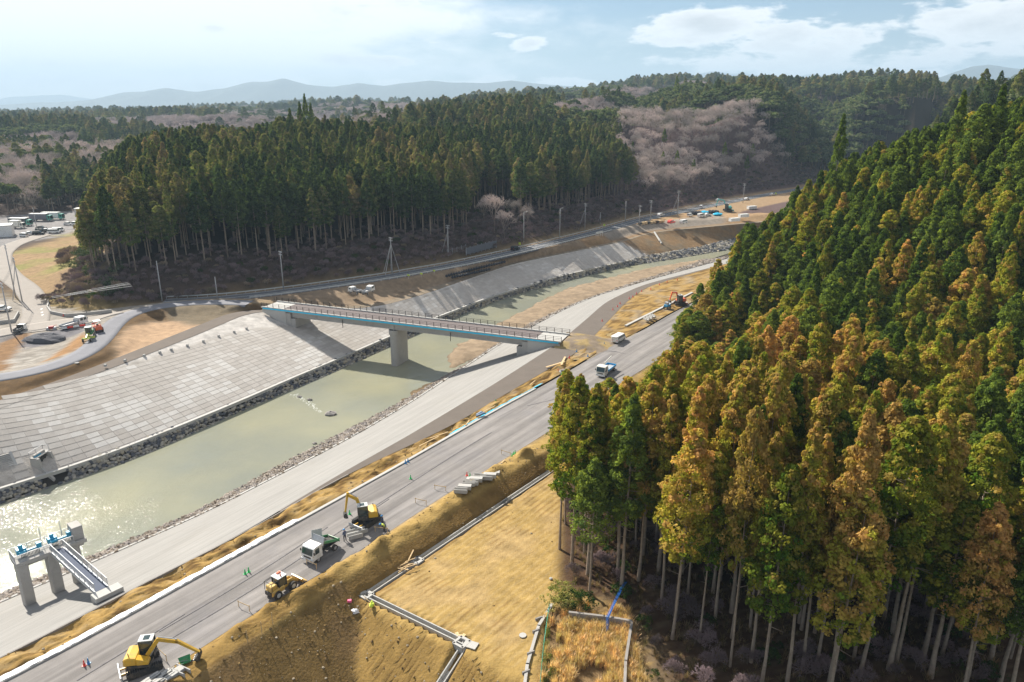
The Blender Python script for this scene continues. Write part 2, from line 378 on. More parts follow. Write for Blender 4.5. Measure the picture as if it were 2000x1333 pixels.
RAILS = {
 'LPO': [A(0, 782, 0), A(125, 740, 0), A(225, 701, 0), A(330, 659, 0), A(470, 603, 0), A(720, 600, -3.2), A(1000, 513, -3.2), A(1215, 470, -3), A(1275, 452, -2.5), A(1432, 437, -2)],
 'LPI': [A(15, 793, 0), A(150, 744, 0), A(250, 708, 0), A(396, 650, 0), A(500, 605, 0), A(720, 605, -3.4), A(820, 578, -3.5), A(1000, 516, -3.5), A(1215, 473, -3.2), A(1275, 454, -2.7), A(1432, 439, -2.2)],
 'LT': [A(0, 953, -9), A(110, 919, -9), A(200, 889, -9), A(278, 859, -9), A(400, 810, -9), A(500, 768, -9), A(558, 742, -9), A(645, 706, -9), A(765, 654, -9), A(870, 612, -9), A(960, 578, -9), A(1085, 541, -9), A(1265, 500, -9), A(1365, 484, -9), A(1420, 471, -9)],
 'LW': [A(0, 984, -11), A(133, 939, -11), A(255, 901, -11), A(400, 835, -11), A(500, 790, -11), A(625, 739, -11), A(771, 673, -11), A(880, 622, -11), A(960, 591, -11), A(1022, 570, -11), A(1135, 541, -11), A(1210, 522, -11), A(1310, 507, -11), A(1385, 494, -11)],
 'RW': [A(173, 1090, -11), A(400, 995, -11), A(456, 960, -11), A(625, 869, -11), A(800, 778, -11), A(870, 735, -11), A(915, 710, -11), A(1025, 637, -11), A(1102, 602, -11), A(1217, 560, -11), A(1360, 514, -11)],
 'RT': [A(173, 1103, -9.6), A(400, 1004, -9.6), A(485, 960, -9.6), A(679, 860, -9.6), A(800, 789, -9.6), A(895, 727, -9.6), A(975, 674, -9.6), A(1035, 641, -9.6), A(1106, 603, -9.6), A(1160, 580, -9.6), A(1272, 546, -9.6), A(1375, 518, -9.6)],
 'RC': [A(0, 1285, 0), A(120, 1227, 0), A(245, 1154, 0), A(445, 1060, 0), A(670, 922, 0), A(780, 862, 0), A(960, 754, 0), A(1085, 674, 0), A(1142, 627, 0), A(1183, 590, 0), A(1247, 560, 0), A(1272, 552, 0), A(1360, 530, 0)],
 'RL': [A(0, 1286, 0), A(120, 1228, 0), A(245, 1155, 0), A(445, 1061, 0), A(670, 930, 0), A(780, 880, 0), A(876, 836, 0), A(984, 772, 0), A(1130, 688, 0), A(1180, 636, 0), A(1223, 590, 0), A(1264, 560, 0), A(1360, 532, 0)],
 'CL': [A(0, 1331, 0), A(120, 1270, 0), A(460, 1083, 0), A(780, 907, 0), A(960, 804, 0), A(1070, 745, 0), A(1138, 706, 0), A(1193, 673, 0), A(1252, 645, 0), A(1304, 614, 0), (62, 225, 0)],
 'RR': [A(335, 1304, 0), A(495, 1200, 0), A(586, 1141, 0), A(645, 1110, 0), A(743, 1052, 0), A(860, 972, 0), A(965, 910, 0), A(1087, 834, 0), (21.5, 144, 0), (46, 178, 0), (62, 202, 0), (84, 235, 0)],
}
RX, RZ = {}, {}
for k, w in RAILS.items():
    w.sort(key=lambda q: q[1]); RX[k], RZ[k] = mk_rail(w)
# the verge between the lane and the road is missing lower down: keep the order of the rails
ORDER = ['LPO', 'LPI', 'LT', 'LW', 'RW', 'RT', 'RC', 'RL', 'CL', 'RR']
_y = np.arange(30, 430, 1.0); _prev = None
for k in ORDER:
    v = RX[k](_y)
    if _prev is not None: v = np.maximum(v, _prev + (.25 if k in ('LPI', 'RL') else .6))
    _prev = v; RX[k] = (lambda vv: (lambda y: np.interp(y, _y, vv)))(v)
def CR(y): return RX['CL'](y) + .75

BLUE = [(-104, 213.5), (-88, 216.6), (-68, 228), (-42, 247.0), (-20, 267), (0, 290.0), (18, 313), (37.6, 338), (65, 378), (110, 428), (168, 491), (260, 580), (330, 640)]
BLUEs = smooth_pts(BLUE, 3)
BLUEc = [tuple(p) for p in BLUEs[::3]]
FRONT = [(-330, 285), (-240, 262), (-170, 228), (-137, 207), (-122, 203), (-106, 211), (-90, 221), (-70, 232.5), (-45, 252), (-23, 272), (-4, 295), (14, 318), (33, 343), (60, 383), (104, 434), (162, 498), (254, 590), (330, 660)]
SROAD = [(-165, 129), (-140, 136), (-120, 141.5), (-107, 145.5), (-99.5, 152.5), (-98.3, 164), (-102.5, 179), (-106, 191), (-105, 201), (-97, 207.2), (-87, 209.5), (-76, 207.5)]
SROADs = smooth_pts(SROAD, 2)
SROADc = [tuple(p) for p in SROADs[::2]]
BRANCH = [A(62, 650, .3), A(72, 612, .3), A(70, 588, .8), A(52, 562, 1.2), A(22, 543, 1.6), A(2, 518, 2.0), A(2, 495, 2.6), A(30, 476, 3), A(90, 458, 3)]
LOT = [A(-60, 500, 3)[:2], A(0, 482, 3)[:2], A(60, 471, 3)[:2], A(118, 462, 3)[:2], A(178, 450, 3)[:2], A(205, 436, 3)[:2], A(190, 412, 3)[:2], A(120, 414, 3)[:2], A(0, 424, 3)[:2], A(-80, 430, 3)[:2]]

def smax(a, b, k=1.5): return .5 * (a + b + np.sqrt((a - b) ** 2 + k * k))
SKYLINE = [(-400, 216), (0, 214), (200, 211), (330, 207), (450, 203), (560, 199), (680, 190), (850, 189), (1000, 180), (1100, 173), (1200, 161), (1300, 154), (1400, 155), (1500, 163), (1560, 158), (1650, 149), (1750, 157), (1850, 161), (1950, 141), (2000, 136), (2200, 132), (2500, 150)]
_sa = np.array([(p[0] - 1000) / FPX for p in SKYLINE]); _st = np.array([(205 - p[1]) / FPX for p in SKYLINE])
def far_h(x, y):
    "rolling wooded hills: the crests reach the skyline, the hollows between them stay low"
    d = np.hypot(x, y); a = x / np.maximum(y, 1) * .96; t = np.interp(a, _sa, _st)
    cap = np.interp(a, [-.5, -.1, .15, .3], [30, 31, 35, 38]) + t * np.minimum(y, 2600)
    w = sst((d - 900) / 900)
    n = fbm(x / 170 + 3.3, y / 150 + 1.1, 3, 5) * (1 - w) + fbm(x / 420 + 1.3, y / 330 + 7.1, 3, 9) * w
    k = np.clip((n - .32) / .30, 0, 1); k = k * k * (3 - 2 * k)
    # the round cedar hill above the bare slope reaches the skyline by itself
    g = np.exp(-((a - .22) / .15) ** 2 - ((d - 780) / 170) ** 2); k = np.maximum(k, g)
    k = np.maximum(k, .9 * np.exp(-((a + .14) / .12) ** 2 - ((d - 600) / 110) ** 2))
    k = k * (1 - .85 * np.exp(-((a - .40) / .05) ** 2 - ((d - 660) / 120) ** 2))
    k = k * (1 - .6 * sst((-.16 - a) / .1) * sst((950 - d) / 200))
    base = 6 + 10 * sst((d - 700) / 900)
    return np.maximum(base + (cap - base) * k, -2)

def left_h(x, y):
    d, s = polyd(x, y, FRONT); s1 = d * np.where(s > 0, 1, -1)          # positive behind the road
    a = x / np.maximum(y, 1.0)
    Ll = np.interp(s1, [0, 6, 22, 60, 120, 200, 300, 420, 600], [0, 2.5, 8.5, 15.5, 23, 26, 25, 18, 12])
    Lr = np.interp(s1, [0, 8, 30, 110, 180, 300, 420, 600], [0, 3, 12, 33, 42, 50, 48, 40])
    w = sst((a - .06) / .2); H = Ll * (1 - w) + Lr * w
    edge = np.interp(y, [200, 240, 300, 345, 400, 460], [-126, -137, -160, -186, -215, -240])   # left limit of the wooded hill
    side = sst((x - edge + 22) / 46); low = np.minimum(3.0, H)
    H = low + (H - low) * side
    H = H + (fbm(x / 38, y / 38, 3, 2) - .5) * 5 * sst(s1 / 60) * side
    back = sst((y - 420 - .25 * x) / 170.0); back = np.maximum(back, sst((np.hypot(x, y) - 470) / 160))
    back = np.maximum(back, sst((-x - .62 * y) / 60) * sst((y - 385) / 60))
    H = H * (1 - back) + far_h(x, y) * back * sst(s1 / 40)
    return np.where(s1 > 0, H, 0.0), s1

def TL(x, y):
    "ground height everywhere left of the levee crest"
    x = np.asarray(x, float); y = np.asarray(y, float)
    h, s1 = left_h(x, y)
    lx, lz = RX['LPO'](y), RZ['LPO'](y)
    z = h
    k = 1 - sst((lx - x) / np.where(y > 215, 20.0, 12.0)); flat = s1 <= 0
    z = np.where(flat, lz * k, z)
    # loose site ground
    site = flat & (y > 214); z = z + np.where(site, (fbm(x / 5, y / 5, 3, 3) - .5) * .8 * (1 - k), 0)
    db, _ = polyd(x, y, BLUEc); kb = 1 - sst((db - 4.6) / 4.5); z = z * (1 - kb)
    ds, _ = polyd(x, y, SROADc); ks = 1 - sst((ds - 3.6) / 6.0); z = np.where((lx - x) > .2, z * (1 - ks) + 1.2 * ks * sst((lx - x) / 3), z)
    dr, _ = polyd(x, y, [p[:2] for p in BRANCH]); kr = 1 - sst((dr - 4.2) / 9)
    zb = np.interp(y, [200, 215, 235, 262, 290], [.3, .6, 1.3, 2.1, 3]); z = z * (1 - kr) + zb * kr
    li = inpoly(x, y, LOT); dl, _ = polyd(x, y, LOT + LOT[:1]); kl = np.where(li, 1.0, 1 - sst(dl / 9)); z = z * (1 - kl) + 3 * kl
    # the yard on the far left, slightly lower than the curved road
    return z

CH1 = [A(1085, 915, -2)[:2], A(715, 1163, -2)[:2]]; CH2 = [CH1[1], A(910, 1258, -2)[:2]]
_e = at(858, 1338, -3.9); CH3 = [CH2[1], (CH2[1][0] + 1.7 * (_e[0] - CH2[1][0]), CH2[1][1] + 1.7 * (_e[1] - CH2[1][1]))]
def TR(x, y):
    "ground height everywhere right of the new road"
    x = np.asarray(x, float); y = np.asarray(y, float)
    rr = RX['RR'](y); off = x - rr
    near = y < 150
    # embankment: shoulder, slope, field
    perp = off * .80
    w = np.interp(y, [50, 75, 92, 110, 125], [3.4, 3.2, 3.0, 3.6, 5.0])
    emb = -np.maximum(perp - w, 0) / 1.45
    heap = np.exp(-((perp - w * .5) / 1.25) ** 2) * (.30 + 1.5 * np.clip(fbm(x / 2.2, y / 2.2, 3, 11) - .42, 0, 1) * 2.0)
    emb = emb + heap * sst(off / .8)
    c = CH1[1]; q = (x - c[0]) * -.56 + (y - c[1]) * -.83            # distance beyond the lower channel, downhill
    rill = -2 - np.maximum(q - 1.0, 0) / 1.75
    rill = rill + np.where(q > 1, .30 * np.abs(np.sin(((x - c[0]) * .83 - (y - c[1]) * .56) * 5.2 + 1.5 * vnoise(x, y, 3))) * (x < -2), 0)
    z = np.maximum(emb, rill)
    z = z + np.where(q < 0, (fbm(x / 3, y / 1.2, 3, 21) - .5) * .22 + .05 * (fbm((x * .8 - y * .6) / .45, (x * .6 + y * .8) / 7, 3, 23) - .5) * sst((perp - w - 3) / 2), 0)
    for ch, wd in ((CH1, .5), (CH2, .5), (CH3, .5)):
        dc, _ = polyd(x, y, ch); z = z - .75 * (dc < wd)
    for bx, by in ((815, 1096), (715, 1163), (902, 1256)):
        p_ = at(bx, by, -1.95); z = z - .8 * (np.hypot(x - p_[0], y - p_[1]) < .75)
    # hill with the cedar wood
    d, s = polyd(x, y, WOOD); s2 = d * np.where(s > 0, -1, 1)         # positive inside the wood
    g = .52 * (x - 60) + .23 * (y - 150); cap = 36
    cap = np.interp(x / np.maximum(y, 1), [.25, .36, .42, .5, .6, .70, .8], [0, 7, 12, 20, 27, 33, 36]) + np.clip(150 - y, 0, 60) * .3
    g = smax(g, -1.0, 3.0); g = cap - smax(cap - g, 0, 4)
    g = g * (1 - sst((y - 205 - .45 * (x - 80)) / 75)) + (fbm(x / 14, y / 14, 3, 31) - .5) * 1.6
    kz = sst(s2 / 9)
    zz = np.where(y > 120, -.2, z); kk = sst((y - 112) / 14); z = z * (1 - kk) + (-.15 - .8 * sst(off / 6)) * kk
    z = z * (1 - kz) + g * kz
    # dry grass pit behind the concrete walls
    pit = inpoly(x, y, PIT); z = np.where(pit, -2.6 + .3 * (fbm(x / 3, y / 3, 2, 8) - .5), z)
    back = sst((np.hypot(x, y) - 330) / 130); z = z * (1 - back) + far_h(x, y) * back
    z = np.where(off < .5, z * sst(off / .5), z)
    return z
WOOD = [(18, 40), (16, 66), (15.6, 73), (5.4, 79.5), (6.6, 95), (8.8, 110), (13.0, 125), (27, 144), (47, 172), (66, 199), (88, 232), (150, 330), (260, 470)]
PIT = [(2.9, 60), (4.0, 74.5), (7.6, 76.3), (14.0, 75.2), (14.0, 60)]

def mixc(a, b, k): return a * (1 - k[..., None]) + np.array(b) * k[..., None]
def jig(x, y, amp, s): return x + (fbm(x / 2.5, y / 2.5, 3, s) - .5) * amp, y + (fbm(x / 2.5, y / 2.5, 3, s + 40) - .5) * amp
def soft(x, y, poly, amp=2.0, w=.6, s=50):
    X, Y = jig(x, y, amp, s); i = inpoly(X, Y, poly); d, _ = polyd(X, Y, poly + poly[:1]); return np.where(i, 1.0, 1 - sst(d / w))
def W(pts, z=0): return [at(a, b, z) for a, b in pts]

def col_left(x, y):
    c = np.zeros(x.shape + (3,)); c[:] = (.30, .225, .13)
    n = fbm(x / 9, y / 9, 4, 61); n2 = fbm(x / 1.5, y / 1.5, 3, 62)
    h, s1 = left_h(x, y)
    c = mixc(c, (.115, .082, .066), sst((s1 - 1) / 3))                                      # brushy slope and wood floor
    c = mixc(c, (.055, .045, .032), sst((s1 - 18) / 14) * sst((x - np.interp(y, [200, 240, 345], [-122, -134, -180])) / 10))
    c = mixc(c, (.20, .14, .08), sst((s1) / 2) * (1 - sst((s1 - 4) / 3)) * .6)
    grass = [at(a, b, 2) for a, b in [(20, 500), (100, 478), (180, 452), (205, 480), (200, 520), (120, 545), (95, 590), (60, 560), (25, 540), (0, 505)]]
    g = soft(x, y, grass, 5, 4); c = mixc(c, (.43, .29, .155), g)
    c = mixc(c, (.31, .31, .09), g * sst((n - .5) * 6) * .8)
    corner = W([(95, 600), (105, 575), (240, 600), (220, 612)], .5); c = mixc(c, (.30, .22, .10), soft(x, y, corner, 3, 2))
    site = (s1 <= 0) & (y > 213)
    c = np.where(site[..., None], np.array((.34, .25, .165)) * (.8 + .5 * n[..., None]), c)
    c = np.where((site & (y > 318))[..., None], np.array((.47, .31, .17)) * (.85 + .3 * n[..., None]), c)
    c = mixc(c, (.36, .33, .29), soft(x, y, W([(1150, 452), (1300, 432), (1400, 418), (1420, 432), (1290, 447), (1200, 460)]), 4, 2) * .8)
    low = (s1 <= 0) & (y <= 213)
    c = np.where(low[..., None], np.array((.36, .27, .17)) * (.8 + .4 * n[..., None]), c)
    # brown banks of the curved road
    ds, sd_ = polyd(x, y, SROADc); inner = (s1 <= 0) & (sd_ < 0)
    c = np.where((inner & (ds < 60) & (x > -118))[..., None], np.array((.185, .115, .055)) * (.75 + .5 * n2[..., None]), c)
    patch = W([(232, 700), (240, 668), (262, 645), (300, 631), (350, 628), (392, 636), (330, 664), (270, 692)])
    c = mixc(c, (.56, .38, .235), soft(x, y, patch, 1.5, .8)); ring = soft(x, y, patch, 1.5, 2.2) - soft(x, y, patch, 1.5, .8)
    c = mixc(c, (.42, .33, .24), np.clip(ring, 0, 1) * .6)
    shingle = W([(330, 600), (470, 602), (430, 622), (380, 634), (340, 622)]); c = mixc(c, (.24, .20, .14), soft(x, y, shingle, 3, 3) * .8)
    # yards outside the curved road
    out = (s1 <= 0) & (sd_ > 0) & (x < -95)
    c = np.where((out & (ds < 60))[..., None], np.array((.40, .36, .31)) * (.75 + .5 * n2[..., None]), c)
    c = mixc(c, (.42, .24, .11), soft(x, y, W([(84, 716), (128, 682), (165, 655), (172, 668), (160, 686), (120, 706)]), 1.5, .8))
    c = mixc(c, (.34, .20, .10), soft(x, y, W([(-20, 735), (-20, 685), (20, 664), (55, 648), (52, 660), (20, 700), (8, 728)]), 1, .6))
    c = mixc(c, (.23, .22, .23), soft(x, y, W([(45, 676), (58, 660), (150, 640), (168, 648), (100, 672), (60, 680)]), 2, 1))
    c = mixc(c, (.16, .15, .16), soft(x, y, W([(-20, 655), (0, 650), (48, 640), (58, 648), (20, 664), (-20, 680)]), 1, .6) * .7)
    c = mixc(c, (.60, .56, .50), soft(x, y, W([(30, 700), (60, 685), (90, 690), (60, 712), (20, 724)]), 5, 2) * sst((n2 - .45) * 8) * .7)
    li = soft(x, y, LOT, 1, 1.5); c = mixc(c, (.36, .34, .33), li)
    # steep soil bank above the river bend
    far = (y > 322) & (np.interp(y, [320, 400], [60, 150]) > x); lx = RX['LPO'](y)
    c = mixc(c, (.34, .215, .11), sst((6 - (lx - x)) / 6) * (y > 320))
    c = c * (.88 + .24 * fbm(x / 3.1, y / 3.1, 3, 63))[..., None]
    return c
def col_right(x, y):
    n = fbm(x / 6, y / 6, 4, 71); n2 = fbm(x / .9, y / .9, 3, 72)
    c = np.zeros(x.shape + (3,)); c[:] = (.50, .335, .115)
    rr = RX['RR'](y); perp = (x - rr) * .8; w = np.interp(y, [50, 75, 92, 110, 125], [3.4, 3.2, 3.0, 3.6, 5.0])
    q = (x - CH1[1][0]) * -.56 + (y - CH1[1][1]) * -.83
    c = mixc(c, (.46, .34, .20), sst(1 - perp / 1.0) * .7)
    c = mixc(c, (.33, .205, .07), sst((perp - w - .1) / .8) * sst((w + 4.2 - perp) / .8) * (q < 1.5))  # slope turned from the sun: its shade is put into the soil colour
    emb = (perp > w) & (q > 1.5) & (-(perp - w) / 1.45 > -2 - (q - 1) / 1.75); c = mixc(c, (.26, .165, .06), emb * .95 * sst((perp - w) / .8))  # lower embankment face, with the same shade painted into its colour
    c = mixc(c, (.30, .19, .085), emb * sst((n - .52) * 8) * .7)
    rill = (q > 1.5) & ~emb; c = mixc(c, (.37, .235, .075), rill * .9)
    rl_ = np.abs(np.sin(((x - CH1[1][0]) * .83 - (y - CH1[1][1]) * .56) * 5.2 + 1.5 * vnoise(x, y, 3))); c = mixc(c, (.20, .12, .04), rill * sst((.35 - rl_) * 4) * .8)
    f = (q < 0) & (perp > w + 3); c = mixc(c, (.54, .37, .165), f * sst((n - .42) * 5) * .8)
    # caterpillar tracks along the field
    t = np.abs(np.sin((x * .80 - y * .60) * 3.3 + 2.2 * vnoise(x / 6, y / 6, 5))); c = mixc(c, (.33, .20, .07), f * sst((.30 - t) * 8) * sst((fbm(x / 5, y / 5, 2, 90) - .44) * 8) * .75); c = mixc(c, (.60, .43, .20), f * sst((t - .8) * 8) * .5)
    c = mixc(c, (.20, .145, .085), sst((x - 14.2) / .5) * sst((79 - y) / 2))
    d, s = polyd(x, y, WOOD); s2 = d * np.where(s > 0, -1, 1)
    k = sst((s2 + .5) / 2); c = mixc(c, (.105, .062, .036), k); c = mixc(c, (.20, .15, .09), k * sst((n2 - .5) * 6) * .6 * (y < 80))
    pit = inpoly(x, y, PIT); c = np.where(pit[..., None], np.array((.30, .20, .10)), c)
    far = sst((np.hypot(x, y) - 360) / 60); c = mixc(c, (.10, .085, .06), far)
    return c * (.86 + .28 * n2)[..., None]
def col_far(x, y):
    n = fbm(x / 60, y / 60, 4, 81); c = np.zeros(x.shape + (3,)); c[:] = (.060, .052, .036)
    c = mixc(c, (.17, .115, .105), far_bare(x, y)); return c * (.8 + .4 * n)[..., None]
def far_bare(x, y):
    "1 where the far hills carry bare trees"
    n = fbm(x / 210 + 9, y / 210 + 4, 3, 82); d = np.hypot(x, y); a = x / np.maximum(y, 1)
    k = sst((n - .49 + .10 * sst((-.05 - a) / .15)) * 14) * sst((d - 480) / 100)
    slope = sst((a - .115 - .01 * (d - 450) / 100) * 30) * sst((.46 - a) * 30) * (1 - sst((d - 590 - 60 * (n - .5)) / 25)); return np.maximum(k, slope)

ROWS = np.r_[np.arange(46, 132, .62), np.arange(132, 404, 1.5)]
def strip(name, ra, rb, ncol, matl, zoff=(0, 0), rough=0.0, rs=1.0, col=None, seed=0, y0=46, y1=404, kind='structure', parent=None, rx=None):
    rows = ROWS[(ROWS >= y0) & (ROWS <= y1)]
    xa = ra(rows)[:, None] if callable(ra) else RX[ra](rows)[:, None]; xb = rb(rows)[:, None] if callable(rb) else RX[rb](rows)[:, None]
    za = (RZ[ra](rows) if isinstance(ra, str) else 0 * rows)[:, None] + zoff[0]; zb = (RZ[rb](rows) if isinstance(rb, str) else 0 * rows)[:, None] + zoff[1]
    t = np.linspace(0, 1, ncol)[None, :]; X = xa + (xb - xa) * t; Y = np.repeat(rows[:, None], ncol, 1); Z = za + (zb - za) * t
    if rough: Z = Z + rough * (1 - .82 * sst((Y - 172) / 14) * (name == 'verge')) * (fbm(X / rs, Y / rs, 4, seed) - .5) * np.sin(np.pi * t) ** .5
    c = None
    if col is not None: c = col(X, Y) if callable(col) else np.broadcast_to(np.array(col), X.shape + (3,))
    o = link(name, grid_mesh(name, X, Y, Z, matl, c), parent)
    if parent is None: tag(o, kind=kind)
    return o

def build_ground():
    # left sheet
    off = np.r_[0, np.cumsum(np.r_[np.full(8, .5), np.full(80, 1.1), np.full(36, 3.4), np.full(36, 12)])]
    X = RX['LPO'](ROWS)[:, None] - off[::-1][None, :]; Y = np.repeat(ROWS[:, None], len(off), 1)
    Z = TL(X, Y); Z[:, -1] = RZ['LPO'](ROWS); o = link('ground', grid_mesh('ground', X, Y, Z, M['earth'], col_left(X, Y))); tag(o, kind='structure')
    # right sheet
    off = np.r_[0, np.cumsum(np.r_[np.full(95, .38), np.full(60, 1.2), np.full(40, 5)])]
    X = RX['RR'](ROWS)[:, None] + off[None, :]; Y = np.repeat(ROWS[:, None], len(off), 1)
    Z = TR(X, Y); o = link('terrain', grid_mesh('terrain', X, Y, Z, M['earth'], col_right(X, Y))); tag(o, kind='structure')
    # beyond the river bend: everything further than the strips
    ys = np.r_[np.arange(400, 900, 7), 900 + np.cumsum(np.linspace(9, 60, 90))]
    ts = np.linspace(-1.15, 1.15, 230)
    Y = np.repeat(ys[:, None], len(ts), 1); X = Y * ts[None, :] * .95
    def hz(x, y):
        h, s = left_h(x, y); k = sst((y - 500) / 130); d = np.hypot(x, y); f = far_h(x, y) * sst(np.abs(s) / (40 + .12 * np.abs(s)))
        return np.where(s > 0, h * (1 - k) + f * k, far_h(x, y) * sst((d - 430) / 170) * sst((-s - 25) / 90))
    Z = hz(X, Y); hl, s1 = left_h(X, Y); rightside = (s1 <= 0); back = sst((-s1 - 25) / 60)
    C = col_far(X, Y); C = np.where((rightside & (back < .05))[..., None], np.array((.42, .29, .17)), C); Z[:2] -= .4
    o = link('hills', grid_mesh('hills', X, Y, Z, M['earth'], C)); tag(o, kind='structure')
    global hills_z
    hills_z = hz
    # one wide sheet under and beyond everything
    a = np.linspace(0, 2 * math.pi, 73)[:-1]; V = [(0, 3000, -17)]; F = []
    for i, r in enumerate((400, 2500, 14000)):
        for t in a: V.append((math.cos(t) * r, 3000 + math.sin(t) * r, -17 - (0 if i < 2 else 10)))
    n = len(a)
    for j in range(n): F.append((0, 1 + j, 1 + (j + 1) % n, 1 + (j + 1) % n))
    V2 = V; tri = [(0, 1 + j, 1 + (j + 1) % n) for j in range(n)]
    mb = MB(); mb.v = V2; mb.f = tri + [(1 + k * n + j, 1 + (k + 1) * n + j, 1 + (k + 1) * n + (j + 1) % n, 1 + k * n + (j + 1) % n) for k in range(2) for j in range(n)]
    o = mb.build('plain', mat('plain_earth', (.08, .08, .05), .95, var=.3, scale=.01)); tag(o, kind='structure')

def far_mountains():
    rngs = [('mountain_range', 9500, 1500, [(-300, 208), (0, 205), (60, 201), (140, 199), (185, 194), (240, 181), (280, 179), (325, 172), (385, 180), (440, 172), (490, 160), (520, 160), (555, 153), (600, 166), (650, 170), (700, 163), (750, 168), (800, 162), (840, 158), (890, 162), (950, 163), (1000, 158), (1070, 166), (1150, 172), (1250, 176), (1400, 190), (1600, 205)]),
            ('mountain_range', 15000, 1600, [(-300, 204), (0, 195), (20, 189), (60, 188), (118, 185), (150, 190), (185, 194), (300, 202), (600, 206), (1250, 180), (1300, 153), (1345, 150), (1395, 139), (1430, 145), (1450, 143), (1500, 149), (1540, 152), (1590, 145), (1620, 151), (1680, 160), (1740, 162), (1778, 151), (1800, 160), (1900, 170), (2200, 175)]),
            ('mountain', 8000, 1100, [(1760, 200), (1800, 165), (1850, 146), (1900, 130), (1930, 127), (1960, 131), (2000, 136), (2080, 150), (2200, 180), (2400, 205)])]
    m = mat('mountain_wood', (.05, .065, .055), .95, var=.3, scale=.0012)
    for name, D, depth, prof in rngs:
        px = np.linspace(prof[0][0], prof[-1][0], 260); py = np.interp(px, [p[0] for p in prof], [p[1] for p in prof])
        py = py + (fbm(px / 26, px * 0, 4, 4) - .5) * 2.2
        u = (px - 1000) / FPX; v = (CYP - py) / FPX
        dy = math.cos(PITCH) + v * math.sin(PITCH); dz = -math.sin(PITCH) + v * math.cos(PITCH)
        hx = u / dy; top = HCAM + D * dz / dy
        rows = []; ks = np.linspace(-1, 1, 25)
        for k in ks:
            yy = D + k * depth; s = (1 - abs(k)) ** .85; sp = fbm(hx * D / 420, np.full_like(hx, k * 2.2), 4, 14)
            zz = -20 + (top + 20) * np.clip(s * (1 + .45 * (sp - .5) * (1 - s) * 3), 0, 1)
            rows.append(np.stack([hx * D * (1 + k * .02), np.full_like(hx, yy), zz], -1))
        Gd = np.stack(rows); me = grid_mesh(name, Gd[..., 0], Gd[..., 1], Gd[..., 2], m); o = link(name, me); tag(o, kind='structure')

# ------------------------------------------------------------------ surfaces along the river
def water_mat():
    m = bpy.data.materials.new('river_water'); m.use_nodes = True; nt = m.node_tree; N = nt.nodes.new; L = nt.links.new
    b = nt.nodes['Principled BSDF']; b.inputs['Roughness'].default_value = .07; b.inputs['IOR'].default_value = 1.33; b.inputs['Specular IOR Level'].default_value = .5
    g = N('ShaderNodeNewGeometry'); n0 = N('ShaderNodeTexNoise'); n0.inputs['Scale'].default_value = .045; n0.inputs['Detail'].default_value = 4; L(g.outputs['Position'], n0.inputs['Vector'])
    r = N('ShaderNodeValToRGB'); r.color_ramp.elements[0].position = .35; r.color_ramp.elements[0].color = (.205, .212, .168, 1)
    r.color_ramp.elements[1].position = .68; r.color_ramp.elements[1].color = (.275, .267, .18, 1); L(n0.outputs['Fac'], r.inputs[0]); L(r.outputs[0], b.inputs['Base Color'])
    mp = N('ShaderNodeMapping'); mp.inputs['Rotation'].default_value = (0, 0, R(62)); mp.vector_type = 'TEXTURE'; mp.inputs['Scale'].default_value = (1.5, .8, 1); L(g.outputs['Position'], mp.inputs['Vector'])
    def nz(sc, d):
        n = N('ShaderNodeTexNoise'); n.inputs['Scale'].default_value = sc; n.inputs['Detail'].default_value = d; n.inputs['Roughness'].default_value = .6; L(mp.outputs[0], n.inputs['Vector']); return n.outputs['Fac']
    a, c = nz(3.6, 4), nz(.35, 3)
    amp = N('ShaderNodeMapRange'); L(nz(.06, 2), amp.inputs[0]); amp.inputs[1].default_value = .38; amp.inputs[2].default_value = .62; amp.inputs[3].default_value = .35; amp.inputs[4].default_value = 1.0
    # ripples are rougher in the shallow lower reach
    sp = N('ShaderNodeSeparateXYZ'); L(g.outputs['Position'], sp.inputs[0]); my = N('ShaderNodeMapRange'); L(sp.outputs[1], my.inputs[0]); my.inputs[1].default_value = 190; my.inputs[2].default_value = 110; my.inputs[3].default_value = .4; my.inputs[4].default_value = 1.0
    mm = N('ShaderNodeMath'); mm.operation = 'MULTIPLY'; L(amp.outputs[0], mm.inputs[0]); L(my.outputs[0], mm.inputs[1])
    b1 = N('ShaderNodeBump'); b1.inputs['Distance'].default_value = .085; L(mm.outputs[0], b1.inputs['Strength']); L(a, b1.inputs['Height'])
    b2 = N('ShaderNodeBump'); b2.inputs['Distance'].default_value = .4; b2.inputs['Strength'].default_value = .3; L(c, b2.inputs['Height']); L(b1.outputs[0], b2.inputs['Normal'])
    L(b2.outputs[0], b.inputs['Normal']); return m
def pxcol(c): return np.array(c)

